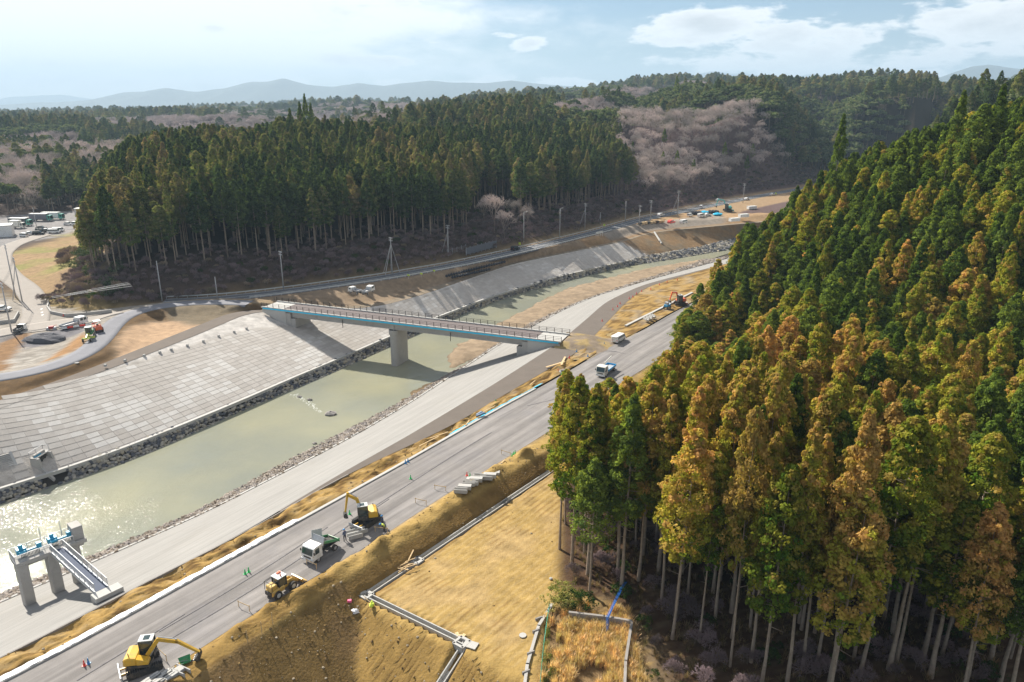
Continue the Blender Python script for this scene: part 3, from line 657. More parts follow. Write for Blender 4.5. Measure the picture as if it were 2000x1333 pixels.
def build_river():
    strip('river_bed', 'LT', 'RT', 10, M['earth'], (-.3, -.3), col=(.12, .11, .08)).location.z = -2.9
    o = strip('river', 'LW', 'RW', 30, water_mat(), (0, 0)); me = o.data
    # push the water sheet a little under both banks and lay it level
    V = np.empty(len(me.vertices) * 3, np.float32); me.vertices.foreach_get('co', V); V = V.reshape(-1, 3); V[:, 2] = -11.0
    V = V.reshape(-1, 30, 3); V[:, 0, 0] -= 1.2; V[:, -1, 0] += 1.2; me.vertices.foreach_set('co', V.ravel()); me.update()
    def under(ra, rb, name, c, zo=(0, 0), n=4):
        rows = ROWS; xa, xb = RX[ra](rows), RX[rb](rows); za, zb = RZ[ra](rows), RZ[rb](rows)
        t = np.linspace(-.15, 1.0, n)[None, :] if ra == 'LT' else np.linspace(0, 1.15, n)[None, :]
        if ra == 'LT': t = np.linspace(0, 1.35, n)[None, :]
        else: t = np.linspace(-.35, 1.0, n)[None, :]
        X = xa[:, None] + (xb - xa)[:, None] * t; Z = za[:, None] + (zb - za)[:, None] * t - .35; Y = np.repeat(rows[:, None], n, 1)
        o = link(name, grid_mesh(name, X, Y, Z, M['earth'], np.broadcast_to(np.array(c), X.shape + (3,)))); tag(o, kind='structure'); return o
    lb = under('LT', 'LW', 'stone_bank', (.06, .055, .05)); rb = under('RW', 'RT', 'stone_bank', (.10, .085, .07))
    # concrete kerb line along the foot of both slopes
    for nm, r, w in (('toe_kerb', 'LT', .9), ('toe_kerb', 'RT', -.5)):
        rows = ROWS; x = RX[r](rows); z = RZ[r](rows) + .12; prof = [(-.05, -.5), (-.05, 0.0), (w, 0.0), (w, -.7)]
        X = x[:, None] - np.array([p[0] for p in prof])[None, :] * -1 * 1.0; X = x[:, None] + np.array([p[0] for p in prof])[None, :]
        Z = z[:, None] + np.array([p[1] for p in prof])[None, :]; Y = np.repeat(rows[:, None], 4, 1)
        if w < 0: X = X[:, ::-1]; Z = Z[:, ::-1]
        o = link(nm, grid_mesh(nm, X, Y, Z, M['concrete_light'], smooth=False)); tag(o, kind='structure')
    # gravel bar on the far side of the bridge, and small shoals
    gravel = M['earth']
    def shoal(name, pts, z, peak, c, seed, step=.8):
        P_ = [at(a, b, z) for a, b in pts]; xs = [p[0] for p in P_]; ys = [p[1] for p in P_]
        gx = np.arange(min(xs) - 1, max(xs) + 1, step); gy = np.arange(min(ys) - 1, max(ys) + 1, step); X, Y = np.meshgrid(gx, gy)
        i = inpoly(X, Y, P_); d, _ = polyd(X, Y, P_ + P_[:1]); s = np.where(i, d, -d) + (fbm(X / 2.2, Y / 2.2, 3, seed) - .5) * 2.6
        Z = z - .25 + peak * np.clip(s / 3.0 + .15, -1.5, 1) + (fbm(X / 1.3, Y / 1.3, 3, seed + 1) - .5) * .22
        C = np.array(c) * (.7 + .6 * fbm(X / 2, Y / 2, 4, seed + 2))[..., None]
        C = np.where((Z < z + .08)[..., None], C * .6, C)
        keep = (Z > z - 1.2); o = link(name, grid_mesh(name, X, Y, np.maximum(Z, z - 1.2), gravel, C)); tag(o, kind='structure'); return o
    shoal('gravel_bar', [(880, 722), (868, 700), (892, 672), (930, 655), (972, 631), (1027, 603), (1070, 580), (1110, 562), (1210, 537), (1272, 522), (1380, 505), (1390, 516), (1272, 549), (1160, 584), (1035, 646), (960, 690)], -11, .75, (.40, .30, .20), 5, .9)
    shoal('gravel_bar', [(790, 800), (760, 795), (800, 760), (850, 735), (880, 722), (890, 735), (850, 765)], -11, .34, (.30, .21, .12), 15)
    shoal('gravel_bar', [(690, 775), (700, 762), (735, 745), (775, 722), (783, 726), (745, 752), (705, 775)], -11, .30, (.20, .165, .13), 25, .5)
    shoal('gravel_bar', [(284, 926), (292, 916), (322, 907), (326, 914), (300, 924)], -11, .34, (.16, .12, .08), 35, .4)
    shoal('gravel_bar', [(660, 862), (700, 842), (726, 830), (712, 845), (672, 868)], -11, .26, (.24, .20, .15), 45, .5)

    # right slope, lanes, verge, kerb, road
    n = 14
    strip('right_slope', 'RT', 'RC', n, SLOPE_R := slope_mat(), (.0, .02))
    strip('lane', 'RC', 'RL', 4, M['lane'], (.02, .02), y0=94)
    def cv(x, y):
        n_ = fbm(x / 1.2, y / 1.2, 4, 91); c = np.zeros(x.shape + (3,)); c[:] = (.47, .30, .10); c = mixc(c, (.22, .13, .045), sst((.47 - n_) * 12)); c = mixc(c, (.52, .38, .20), sst((n_ - .6) * 8) * .6)
        c = mixc(c, (.42, .37, .30), sst((fbm(x / 4, y / 4, 2, 93) - .55) * 8) * .4 * (y > 140)); return c
    rl = strip('verge', 'RL', 'CL', 30, M['earth'], (-.02, -.02), 2.1, 1.9, cv, 3, kind='structure')
    strip('new_road', CR, 'RR', 26, ROADM := road_mat(), (.02, .02), y1=262)
    strip('ground', CR, 'RR', 8, M['earth'], (-.05, -.05), .3, 3, (.40, .30, .17), y0=260)
    strip('lane', 'LPO', 'LPI', 4, M['lane'], (.03, .03), y1=206)
    strip('ground', 'LPO', 'LPI', 4, M['earth'], (.0, -.0), 0, 1, (.36, .29, .21), y0=205)
def build_bridge_ramp():
    "bank of soil that leads from the right end of the deck down to the road"
    cx, cy = at(1128, 664, .6); X, Y = np.meshgrid(np.arange(cx - 14, cx + 16, .6), np.arange(cy - 13, cy + 14, .6)); X = np.maximum(X, RX['RC'](Y) + .05 + .01 * (X - cx + 14)); u = (X - cx) * .93 - (Y - cy) * .36; v = (X - cx) * .36 + (Y - cy) * .93
    Z = 1.16 * sst(1 - np.maximum(u - 1, 0) / 9.5) * sst((7.2 - np.abs(v)) / 3.6) * (u > -4.2) - .12 + .10 * (fbm(X / 1.5, Y / 1.5, 3, 77) - .5)
    Z = np.where((u < -3) & (np.abs(v) < 3.6), -.4, Z)
    C = np.zeros(X.shape + (3,)); C[:] = (.33, .26, .19); C = mixc(C, (.46, .34, .16), sst((fbm(X / 2.5, Y / 2.5, 3, 78) - .45) * 8)); o = link('ground', grid_mesh('ground', X, Y, Z, M['earth'], C)); tag(o, kind='structure')
def slope_mat():
    m = mat('cast_slope_concrete', (.262, .252, .236), .85, var=.07, scale=.12, bump=.12, bscale=5, spec=.15, dirt=((.235, .215, .18), .09, .56, .3))
    nt = m.node_tree; N = nt.nodes.new; L = nt.links.new; b = nt.nodes['Principled BSDF']; src = b.inputs['Base Color'].links[0].from_socket
    g = N('ShaderNodeNewGeometry'); mp = N('ShaderNodeMapping'); mp.inputs['Rotation'].default_value = (0, 0, R(60)); mp.vector_type = 'TEXTURE'; mp.inputs['Scale'].default_value = (16, .62, 1); L(g.outputs['Position'], mp.inputs[0])
    n = N('ShaderNodeTexNoise'); n.inputs['Scale'].default_value = 1; n.inputs['Detail'].default_value = 4; L(mp.outputs[0], n.inputs[0])
    r = N('ShaderNodeMapRange'); L(n.outputs['Fac'], r.inputs[0]); r.inputs[1].default_value = .35; r.inputs[2].default_value = .65; r.inputs[3].default_value = .88; r.inputs[4].default_value = 1.05
    mx = N('ShaderNodeMix'); mx.data_type = 'RGBA'; mx.blend_type = 'MULTIPLY'; mx.inputs[0].default_value = 1; L(src, mx.inputs[6]); L(r.outputs[0], mx.inputs[7]); L(mx.outputs[2], b.inputs['Base Color']); return m
def road_mat():
    m = mat('crushed_stone_road', (.222, .206, .194), .95, var=.10, scale=.5, bump=.5, bscale=7, spec=.1, dirt=((.20, .19, .19), .12, .50, .6))
    nt = m.node_tree; N = nt.nodes.new; L = nt.links.new; b = nt.nodes['Principled BSDF']; src = b.inputs['Base Color'].links[0].from_socket
    g = N('ShaderNodeNewGeometry'); mp = N('ShaderNodeMapping'); mp.inputs['Rotation'].default_value = (0, 0, R(55)); mp.vector_type = 'TEXTURE'; mp.inputs['Scale'].default_value = (28, 1.35, 1); L(g.outputs['Position'], mp.inputs[0])
    n = N('ShaderNodeTexNoise'); n.inputs['Scale'].default_value = 1; n.inputs['Detail'].default_value = 5; n.inputs['Distortion'].default_value = .4; L(mp.outputs[0], n.inputs[0])
    r = N('ShaderNodeMapRange'); L(n.outputs['Fac'], r.inputs[0]); r.inputs[1].default_value = .32; r.inputs[2].default_value = .68; r.inputs[3].default_value = .68; r.inputs[4].default_value = 1.28
    mx = N('ShaderNodeMix'); mx.data_type = 'RGBA'; mx.blend_type = 'MULTIPLY'; mx.inputs[0].default_value = 1; L(src, mx.inputs[6]); L(r.outputs[0], mx.inputs[7]); L(mx.outputs[2], b.inputs['Base Color']); return m

def ribbon(name, pts, width, zf, matl, off=.05, ncol=5, kind='structure', parent=None, skirt=.5, drape=True):
    p = np.array(pts, float)[:, :2]; d = np.gradient(p, axis=0); d /= np.linalg.norm(d, axis=1)[:, None] + 1e-9; nrm = np.stack([-d[:, 1], d[:, 0]], 1)
    w = np.full(len(p), width) if np.isscalar(width) else np.asarray(width)
    t = np.r_[-.5, np.linspace(-.5, .5, ncol), .5]
    X = p[:, 0:1] + nrm[:, 0:1] * t[None] * w[:, None]; Y = p[:, 1:2] + nrm[:, 1:2] * t[None] * w[:, None]
    Z = (zf(X, Y) if callable(zf) else np.full(X.shape, float(zf))) + off; Z[:, 0] -= skirt; Z[:, -1] -= skirt
    o = link(name, grid_mesh(name, X, Y, Z, matl, smooth=True), parent)
    if parent is None: tag(o, kind=kind)
    return o

def build_tracks():
    "dark tyre arcs and churned lines on the crushed stone"
    tm = mat('tyre_track', (.15, .14, .14), .95, var=.35, scale=1.5)
    for pts in ([(1148, 684), (1175, 678), (1205, 682), (1222, 692)], [(1150, 688), (1178, 682), (1204, 687)], [(1030, 793), (1060, 788), (1085, 780)], [(500, 1195), (560, 1160), (600, 1135), (640, 1112)], [(330, 1250), (450, 1180), (560, 1110), (660, 1040), (760, 975)],
                [(310, 1235), (430, 1166), (540, 1097), (640, 1030)], [(700, 1010), (800, 945), (900, 880), (960, 845)], [(640, 1120), (680, 1092), (720, 1066), (760, 1035)], [(150, 1330), (250, 1270), (360, 1200)]):
        ribbon('tyre_track', smooth_pts([at(a, b, 0) for a, b in pts], .8), .26, 0.0, tm, .034, 3, skirt=.01)

def build_left_roads():
    ribbon('curved_road', SROADs, 5.6, 1.2, M['asphalt_pale'], .06)
    ribbon('road', BLUEs, 7.4, 0.0, M['asphalt'], .07)
    # painted lines on it
    p = BLUEs; d = np.gradient(p, axis=0); d /= np.linalg.norm(d, axis=1)[:, None]; nr = np.stack([-d[:, 1], d[:, 0]], 1)
    for o_, nm in ((-3.0, 'edge_line'), (3.0, 'edge_line'), (0.0, 'centre_line')):
        q = p + nr * o_; ribbon(nm, q, .18, 0.0, M['line'], .078, 2, skirt=.004)
    old = smooth_pts([A(-60, 662, .3)[:2], A(0, 650, .3)[:2], A(60, 641, .3)[:2], A(130, 630, .3)[:2], A(200, 621, .4)[:2], A(232, 612, .5)[:2]], 2)
    ribbon('old_road', old, 8.0, TL, M['old_road'], .16, 9)
    br = smooth_pts([p[:2] for p in BRANCH], 2); ribbon('branch_road', br, 7.0, TL, M['old_road'], .13, 9)
# ------------------------------------------------------------------ block-faced left slope and stone banks
BERM = mk_rail(sorted([A(-20, 797, -.3), A(62, 772, -.4), A(150, 747, -.6), A(250, 719, -1.0), A(375, 679, -1.6), A(500, 641, -2.1), A(720, 606, -3.5), A(820, 579, -3.5), A(1000, 517, -3.5), A(1215, 473.5, -3.3), A(1432, 440, -2.2)], key=lambda q: q[1]))
RX['BERM'], RZ['BERM'] = BERM
def ZSL(x, y):
    a, b = RX['LPI'](y), RX['LT'](y); za, zb = RZ['LPI'](y), RZ['LT'](y); t = (x - a) / np.maximum(b - a, .1); return za + (zb - za) * t
def ZSR(x, y):
    a, b = RX['RT'](y), RX['RC'](y); za, zb = RZ['RT'](y), RZ['RC'](y); t = np.clip((x - a) / np.maximum(b - a, .1), 0, 1); return za + (zb - za) * t
BLOCK_END = [at(1222, 474, -3.3), at(1262, 500, -9)]

def build_left_slope():
    y0 = BLOCK_END[0][1]
    def cc(x, y):
        dx, dy = BLOCK_END[1][0] - BLOCK_END[0][0], BLOCK_END[1][1] - BLOCK_END[0][1]
        s = dx * (y - BLOCK_END[0][1]) - dy * (x - BLOCK_END[0][0])
        far = sst(s / 60 + .5); n = fbm(x / 4, y / 4, 4, 111); c = np.zeros(x.shape + (3,)); c[:] = (.62, .57, .51)
        up = sst((RX['BERM'](y) + .05 - x) / .3); c = mixc(c, (.80, .75, .69), up); c = c * (1 + up * .25 * (fbm(x / .9, y / .9, 3, 115) - .5) * 2)[..., None]
        c = mixc(c, (.34, .22, .115), far); c = mixc(c, (.24, .20, .14), far * sst((n - .5) * 7) * .7); return c * (.85 + .3 * n)[..., None]
    sl = strip('left_slope', 'LPI', 'LT', 26, M['earth'], (-.03, -.03), .0, 3, cc, 9)
    # frames along the toe
    ys = np.arange(100, 326, .5); x = RX['LT'](ys); d = np.r_[0, np.cumsum(np.hypot(np.diff(x), .5))]
    BW, BH, G = 2.42, 1.34, .085
    nst = int(d[-1] / BW); blocks = []
    kcut = int(np.interp(214, ys, d) / BW)
    for k in range(kcut):
        s = (k + .5) * BW; y = np.interp(s, d, ys); xx = np.interp(y, ys, x); y2 = np.interp(s + 1.5, d, ys); x2 = np.interp(y2, ys, x)
        t = Vector((x2 - xx, y2 - y, 0)).normalized(); nr = Vector((-t.y, t.x, 0))
        hskip = int(vnoise(k * .31, 0.0, 5) * 0)
        for j in range(40):
            w = .25 + (j + .5) * BH * .95
            q = Vector((xx, y, 0)) + nr * w
            b0 = RX['BERM'](q.y)
            if q.x < b0 + .5: break
            dx, dy = BLOCK_END[1][0] - BLOCK_END[0][0], BLOCK_END[1][1] - BLOCK_END[0][1]
            if dx * (q.y - BLOCK_END[0][1]) - dy * (q.x - BLOCK_END[0][0]) > -2: continue
            if EXCL(q.x, q.y): continue
            z = float(ZSL(q.x, q.y)); zn = float(ZSL(q.x + nr.x, q.y + nr.y)) - z; zt = float(ZSL(q.x + t.x, q.y + t.y)) - z
            blocks.append((q.x, q.y, z, t.x, t.y, zt, nr.x, nr.y, zn))
    Bk = np.array(blocks); D = np.hypot(Bk[:, 0], Bk[:, 1]); order = np.argsort(D)
    vis = [i for i in order if -0.70 < Bk[i, 0] / Bk[i, 1]]
    single = set(vis[:300])
    tones = [(.55, .505, .455), (.585, .54, .49), (.61, .57, .52), (.645, .605, .555), (.71, .68, .635)]
    def tone_i(i):
        n = fbm(Bk[i, 0] / 9, Bk[i, 1] / 9, 3, 121); r = random.random()
        p = (n - .3) * 2.2 + (r - .5) * 1.1; return int(min(4, max(0, p * 4)))
    me5 = []
    for k, c in enumerate(tones):
        mb = MB(); hx, hy = (BW - G) / 2, (BH - G) / 2; e = .03
        mb.add([(-hx, -hy, -.12), (hx, -hy, -.12), (hx, hy, -.12), (-hx, hy, -.12), (-hx + e, -hy + e, .0), (hx - e, -hy + e, .0), (hx - e, hy - e, .0), (-hx + e, hy - e, .0)],
               [(4, 5, 6, 7), (0, 1, 5, 4), (1, 2, 6, 5), (2, 3, 7, 6), (3, 0, 4, 7)])
        me = mb.mesh('concrete_block', M['block']); a = me.color_attributes.new('Col', 'FLOAT_COLOR', 'POINT')
        a.data.foreach_set('color', np.tile(np.array([*c, 1], np.float32), len(me.vertices))); me5.append(me)
    V, F, C = [], [], []
    base = np.array([v.co for v in me5[0].vertices]); fs = [tuple(p.vertices) for p in me5[0].polygons]
    for i in order:
        q = Bk[i]; ti = tone_i(i); T = Vector(q[3:6]).normalized(); Nn = Vector(q[6:9]); U = T.cross(Nn).normalized(); Nn = U.cross(T)
        Mx = Matrix((T, Nn, U)).transposed().to_4x4(); Mx.translation = Vector(q[:3])
        if i in single:
            o = link('concrete_block', me5[ti], sl); o.matrix_basis = Mx
        else:
            R3 = np.array(Mx.to_3x3()); vv = base @ R3.T + q[:3]; b = len(V) * 8; V.append(vv); F += [tuple(b + a for a in f) for f in fs]; C.append(np.tile(tones[ti], (8, 1)))
    # beyond the bridge the blocks are smaller
    ys2 = np.arange(212, 330, .4); x2_ = RX['LT'](ys2); d2 = np.r_[0, np.cumsum(np.hypot(np.diff(x2_), .4))]; bw, bh = 1.9, .92
    dx, dy = BLOCK_END[1][0] - BLOCK_END[0][0], BLOCK_END[1][1] - BLOCK_END[0][1]
    for k in range(int(d2[-1] / bw)):
        s = (k + .5) * bw; y = float(np.interp(s, d2, ys2)); xx = float(np.interp(s, d2, x2_)); yb = float(np.interp(s + 1.5, d2, ys2)); xb = float(np.interp(s + 1.5, d2, x2_)); t = Vector((xb - xx, yb - y, 0)).normalized(); nr = Vector((-t.y, t.x, 0))
        for j in range(60):
            q = Vector((xx, y, 0)) + nr * (.2 + (j + .5) * bh * .93)
            if q.x < float(RX['BERM'](q.y)) + .4: break
            if dx * (q.y - BLOCK_END[0][1]) - dy * (q.x - BLOCK_END[0][0]) > -1.5: continue
            c4 = []
            for a_, b_ in ((-1, -1), (1, -1), (1, 1), (-1, 1)):
                w_ = q + t * a_ * (bw / 2 - .04) + nr * b_ * (bh * .93 / 2 - .035); c4.append((w_.x, w_.y, float(ZSL(w_.x, w_.y))))
            c4 = np.array(c4); n_ = fbm(q.x / 7, q.y / 7, 3, 131); ti = int(min(4, max(0, ((n_ - .3) * 2.0 + random.uniform(-.4, .4)) * 4)))
            b = len(V) * 8; V.append(np.concatenate([c4 - [0, 0, .1], c4])); F += [(b + 4, b + 5, b + 6, b + 7), (b, b + 1, b + 5, b + 4), (b + 1, b + 2, b + 6, b + 5), (b + 2, b + 3, b + 7, b + 6), (b + 3, b, b + 4, b + 7)]; C.append(np.tile(tones[ti], (8, 1)))
    o = link('concrete_blocks', np_mesh('concrete_blocks', np.concatenate(V), np.array(F), M['block'], np.concatenate(C)), sl); o['kind'] = 'stuff'
    # row of small anchor stubs in the upper band
    for px, py in [(208, 727), (246, 715), (283, 703), (313, 694), (335, 687), (366, 677), (397, 667), (427, 656), (457, 646), (481, 638)]:
        x, y = at(px, py, -.9); o = MB().box((0, 0, .25), (.55, .55, .5), taper=(.8, .8)).build('anchor_stub', M['concrete_light']); o.location = (x, y, float(ZSL(x, y))); tag(o, 'small square concrete stub along the top of the left slope', 'concrete stub', 'stubs along the slope top')

def EXCL(x, y):
    return (inpoly(np.array(x), np.array(y), EXP) | inpoly(np.array(x), np.array(y), STAIR)).item()
EXP = [hit(50, 908, ZSL, -7).xy[:], hit(58, 890, ZSL, -7).xy[:], hit(92, 884, ZSL, -7).xy[:], at(134, 930, -10.5), at(98, 950, -10.5)]
STAIR = [hit(-70, 915, ZSL, -7).xy[:], hit(8, 886, ZSL, -7).xy[:], at(32, 940, -8.9), at(-60, 972, -9)]
EXP2 = STAIR

def stones(parent, ra, rb, name, y0, y1, size, ncol, tone):
    vs = []
    for k in range(6):
        mb = MB(); mb.blob((0, 0, 0), (.5, .42, .34), seed=k + 11, jit=.3, n=4, m=5); me = mb.mesh(name, M['stone'])
        c = tone[k]; a = me.color_attributes.new('Col', 'FLOAT_COLOR', 'POINT'); a.data.foreach_set('color', np.tile(np.array([*c, 1], np.float32), len(me.vertices))); vs.append(me)
    pts = []; ys = np.arange(y0, y1, .25); x = RX[ra](ys); d = np.r_[0, np.cumsum(np.hypot(np.diff(x), .25))]
    L_ = d[-1]; s = 0
    while s < L_:
        y = float(np.interp(s, d, ys)); xa, xb, za, zb = (float(f(y)) for f in (RX[ra], RX[rb], RZ[ra], RZ[rb]))
        grow = 1 + max(0, y - 170) / 170.0
        w = abs(xb - xa); n = max(3, int(w / (size * .70 * grow)) + 1)
        for j in range(n):
            t = (j + .5 + random.uniform(-.3, .3)) / n * 1.12 - .02
            xx = xa + (xb - xa) * t; yy = y + random.uniform(-.25, .25) * size
            if EXCL(xx, yy): continue
            pts.append((xx, yy, za + (zb - za) * t - .12 + random.uniform(-.05, .1), size * grow * random.uniform(.85, 1.35)))
        s += size * .62 * grow
    D = sorted(range(len(pts)), key=lambda i: math.hypot(pts[i][0], pts[i][1]) + (1000 if pts[i][0] / pts[i][1] < -.70 else 0))
    V, F, C = [], [], []; nb = 0
    geo = [(np.array([v.co for v in m.vertices]), [tuple(p.vertices) for p in m.polygons]) for m in vs]
    for r_, i in enumerate(D):
        q = pts[i]; k = random.randrange(6); e = (random.uniform(-.5, .5), random.uniform(-.5, .5), random.uniform(0, 6.3)); sc = q[3]
        if r_ < 300:
            o = link('stone', vs[k], parent); o.location = q[:3]; o.rotation_euler = e; o.scale = (sc, sc, sc)
        else:
            Mx = np.array(Matrix.Rotation(e[2], 3, 'Z') @ Matrix.Rotation(e[0], 3, 'X')) * sc; v, f = geo[k]; V.append(v @ Mx.T + np.array(q[:3])); C.append(np.tile(tone[k], (len(v), 1)))
            for a in f: F.append(tuple(nb + b for b in a) if len(a) == 4 else tuple(nb + b for b in a) + (nb + a[-1],))
            nb += len(v)
    me = bpy.data.meshes.new('stones'); me.from_pydata(np.concatenate(V).tolist(), [], [tuple(dict.fromkeys(f)) for f in F]); me.materials.append(M['stone'])
    a = me.color_attributes.new('Col', 'FLOAT_COLOR', 'POINT'); c = np.ones((len(me.vertices), 4), np.float32); c[:, :3] = np.concatenate(C); a.data.foreach_set('color', c.ravel())
    o = link('stones', me, parent); o['kind'] = 'stuff'
def build_stones():
    banks = [o for o in COL.objects if o.name.startswith('stone_bank')]
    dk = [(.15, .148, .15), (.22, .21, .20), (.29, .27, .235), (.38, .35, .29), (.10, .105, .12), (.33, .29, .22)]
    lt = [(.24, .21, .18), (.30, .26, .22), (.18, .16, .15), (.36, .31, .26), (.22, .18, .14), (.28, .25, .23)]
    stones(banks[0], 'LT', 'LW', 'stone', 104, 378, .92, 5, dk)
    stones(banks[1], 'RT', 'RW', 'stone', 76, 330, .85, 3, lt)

# ------------------------------------------------------------------ the bridge
def build_bridge():
    Z0 = 1.2
    nl, nr_, fl, fr = (Vector((*at(*p, Z0), 0)) for p in ((512, 602), (1092, 670), (540, 588), (1117, 654)))
    a = (nl + fl) / 2; b = (nr_ + fr) / 2; d = b - a; L_ = d.length; ang = math.atan2(d.y, d.x); w = 7.4
    B = empty('bridge', (a.x, a.y, Z0), ang, 'two-span concrete girder bridge with brown railings and a blue edge strip crossing the river', 'bridge')
    P_ = L_ * .473; X0, X1 = L_ * .112, L_ * .885
    MB().box((L_ / 2, 0, -.28), (L_ - 1, w, .5)).build('deck', M['concrete'], B)
    MB().box((L_ / 2, 0, .0), (L_ - 14, w - 1.2, .06)).build('deck_paving', M['deck_paving'], B)
    for x in (3.6, L_ - 3.6): MB().box((x, 0, .0), (6.6, w - 1.2, .07)).build('approach_slab', M['concrete_light'], B)
    for y in (-w / 2 + .28, w / 2 - .28): MB().box((L_ / 2, y, .12), (L_, .56, .36)).build('kerb', M['concrete_light'], B, .03)
    MB().box((L_ / 2, -w / 2 - .05, -.12), (L_ * .985, .10, .34)).build('edge_strip', M['cyan'], B)
    for k, (xa, xb) in enumerate(((X0, P_ - .15), (P_ + .15, X1))):
        for y in (-2.75, -.92, .92, 2.75):
            mb = MB(); mb.prism([(0, -.5), (xb - xa, -.5), (xb - xa, -1.9), (0, -1.9)], -.22, .22); mb.box(((xb - xa) / 2, 0, -1.8), (xb - xa, .8, .32)); mb.box(((xb - xa) / 2, 0, -.62), (xb - xa, .95, .18))
            o = mb.build('girder', M['concrete'], B, .03); o.location = (xa, y, 0)
        for t in (.25, .5, .75): MB().box((xa + (xb - xa) * t, 0, -1.3), (.3, 6.2, 1.2)).build('cross_beam', M['concrete'], B)
    for x in (P_, ): MB().box((x, 0, -1.25), (1.1, 6.4, 1.5)).build('cross_beam', M['concrete'], B)
    # pier with rounded ends, cap on top
    def oval(hx, hy, z0, z1, n=9):
        pts = [(hx * math.cos(t), (hy - hx) + hx * math.sin(t)) for t in np.linspace(0, math.pi, n)] + [(hx * math.cos(t), -(hy - hx) + hx * math.sin(t)) for t in np.linspace(math.pi, 2 * math.pi, n)]
        m = len(pts); mb = MB(); mb.add([(x, y, z) for z in (z0, z1) for x, y in pts], [(i, (i + 1) % m, m + (i + 1) % m, m + i) for i in range(m)] + [tuple(range(m - 1, -1, -1)), tuple(range(m, 2 * m))]); return mb
    o = oval(1.12, 3.5, -14.5, -3.4).build('pier', M['concrete'], B); o.location = (P_, 0, 0)
    o = oval(1.35, 3.75, -3.4, -2.25).build('pier_cap', M['concrete'], B); o.location = (P_, 0, 0)
    for y in (-2.75, -.92, .92, 2.75):
        for s in (-.55, .55): MB().box((P_ + s, y, -2.2), (.5, .6, .1)).build('bearing', M['dark'], B)
    # abutments: seat wall and tapered wing walls
    mb = MB(); mb.box((X0 - .9, 0, -2.6), (1.5, w - .3, 3.6)); mb.box((X0 + .1, 0, -3.6), (2.4, w - .5, 2.6)); mb.build('abutment', M['concrete'], B, .03)
    mb = MB(); mb.box((X1 + .9, 0, -2.6), (1.5, w - .3, 3.6)); mb.box((X1 - .1, 0, -3.6), (2.4, w - .5, 2.6)); mb.build('abutment', M['concrete'], B, .03)
    for y in (-w / 2 + .05, w / 2 - .45):
        MB().prism([(.3, -.52), (X0 - 1.65, -.52), (X0 - 1.65, -4.6), (.3, -1.2)], y, y + .4).build('wing_wall', M['concrete_light'], B)
        MB().prism([(L_ - .3, -.52), (L_ - .3, -1.2), (X1 + 1.65, -4.8), (X1 + 1.65, -.52)], y, y + .4).build('wing_wall', M['concrete_light'], B)
    post = MB().box((0, 0, .85), (.12, .10, 1.15)).mesh('railing_post', M['rail_dark'])
    for y in (-w / 2 + .28, w / 2 - .28):
        n = int(L_ / 2)
        for i in range(n + 1): o = link('railing_post', post, B); o.location = (i * L_ / n, y, 0)
        for z in (.62, .98, 1.38): MB().box((L_ / 2, y, z), (L_, .05, .06)).build('rail', M['rail_dark'], B)
    for x in (L_ * .30, L_ * .665): MB().tube((x, -3.2, -.9), (x, -3.2, -3.2), .09).build('drain_pipe', M['dark'], B)
    # the short extra railing on the far side where the deck meets the curved road
    e = empty('railing', (*at(536, 587, 1.3), 1.25), ang + .02, 'short dark railing on the far side at the left end of the bridge', 'railing')
    for i in range(14): MB().box((i * .85, 0, .5), (.07, .07, 1.0)).build('railing_post', M['rail_dark'], e)
    for z in (.35, .65, .98): MB().box((5.5, 0, z), (11.2, .05, .06)).build('rail', M['rail_dark'], e)

# ------------------------------------------------------------------ the sluice gate in the foreground
def fence_panel(mb, p, q, h, gap=.14, r=.02):
    p, q = Vector(p), Vector(q); n = max(1, int((q - p).length / gap))
    for i in range(n + 1): a = p.lerp(q, i / n); mb.box(a + Vector((0, 0, h / 2)), (r, r, h))
def railing(root, p, q, h=1.1, step=2.0, fine=True, m=None):
    p, q = Vector(p), Vector(q); n = max(1, round((q - p).length / step)); m = m or M['steel']
    for i in range(n + 1): a = p.lerp(q, i / n); MB().box(a + Vector((0, 0, h / 2)), (.06, .06, h)).build('railing_post', m, root)
    MB().tube(p + Vector((0, 0, h)), q + Vector((0, 0, h)), .035, n=6).build('handrail', m, root)
    MB().tube(p + Vector((0, 0, .15)), q + Vector((0, 0, .15)), .02, n=5).build('rail', m, root)
    if fine:
        mb = MB(); fence_panel(mb, p + Vector((0, 0, .15)), q + Vector((0, 0, .15)), h - .15); o = mb.build('balusters', m, root)
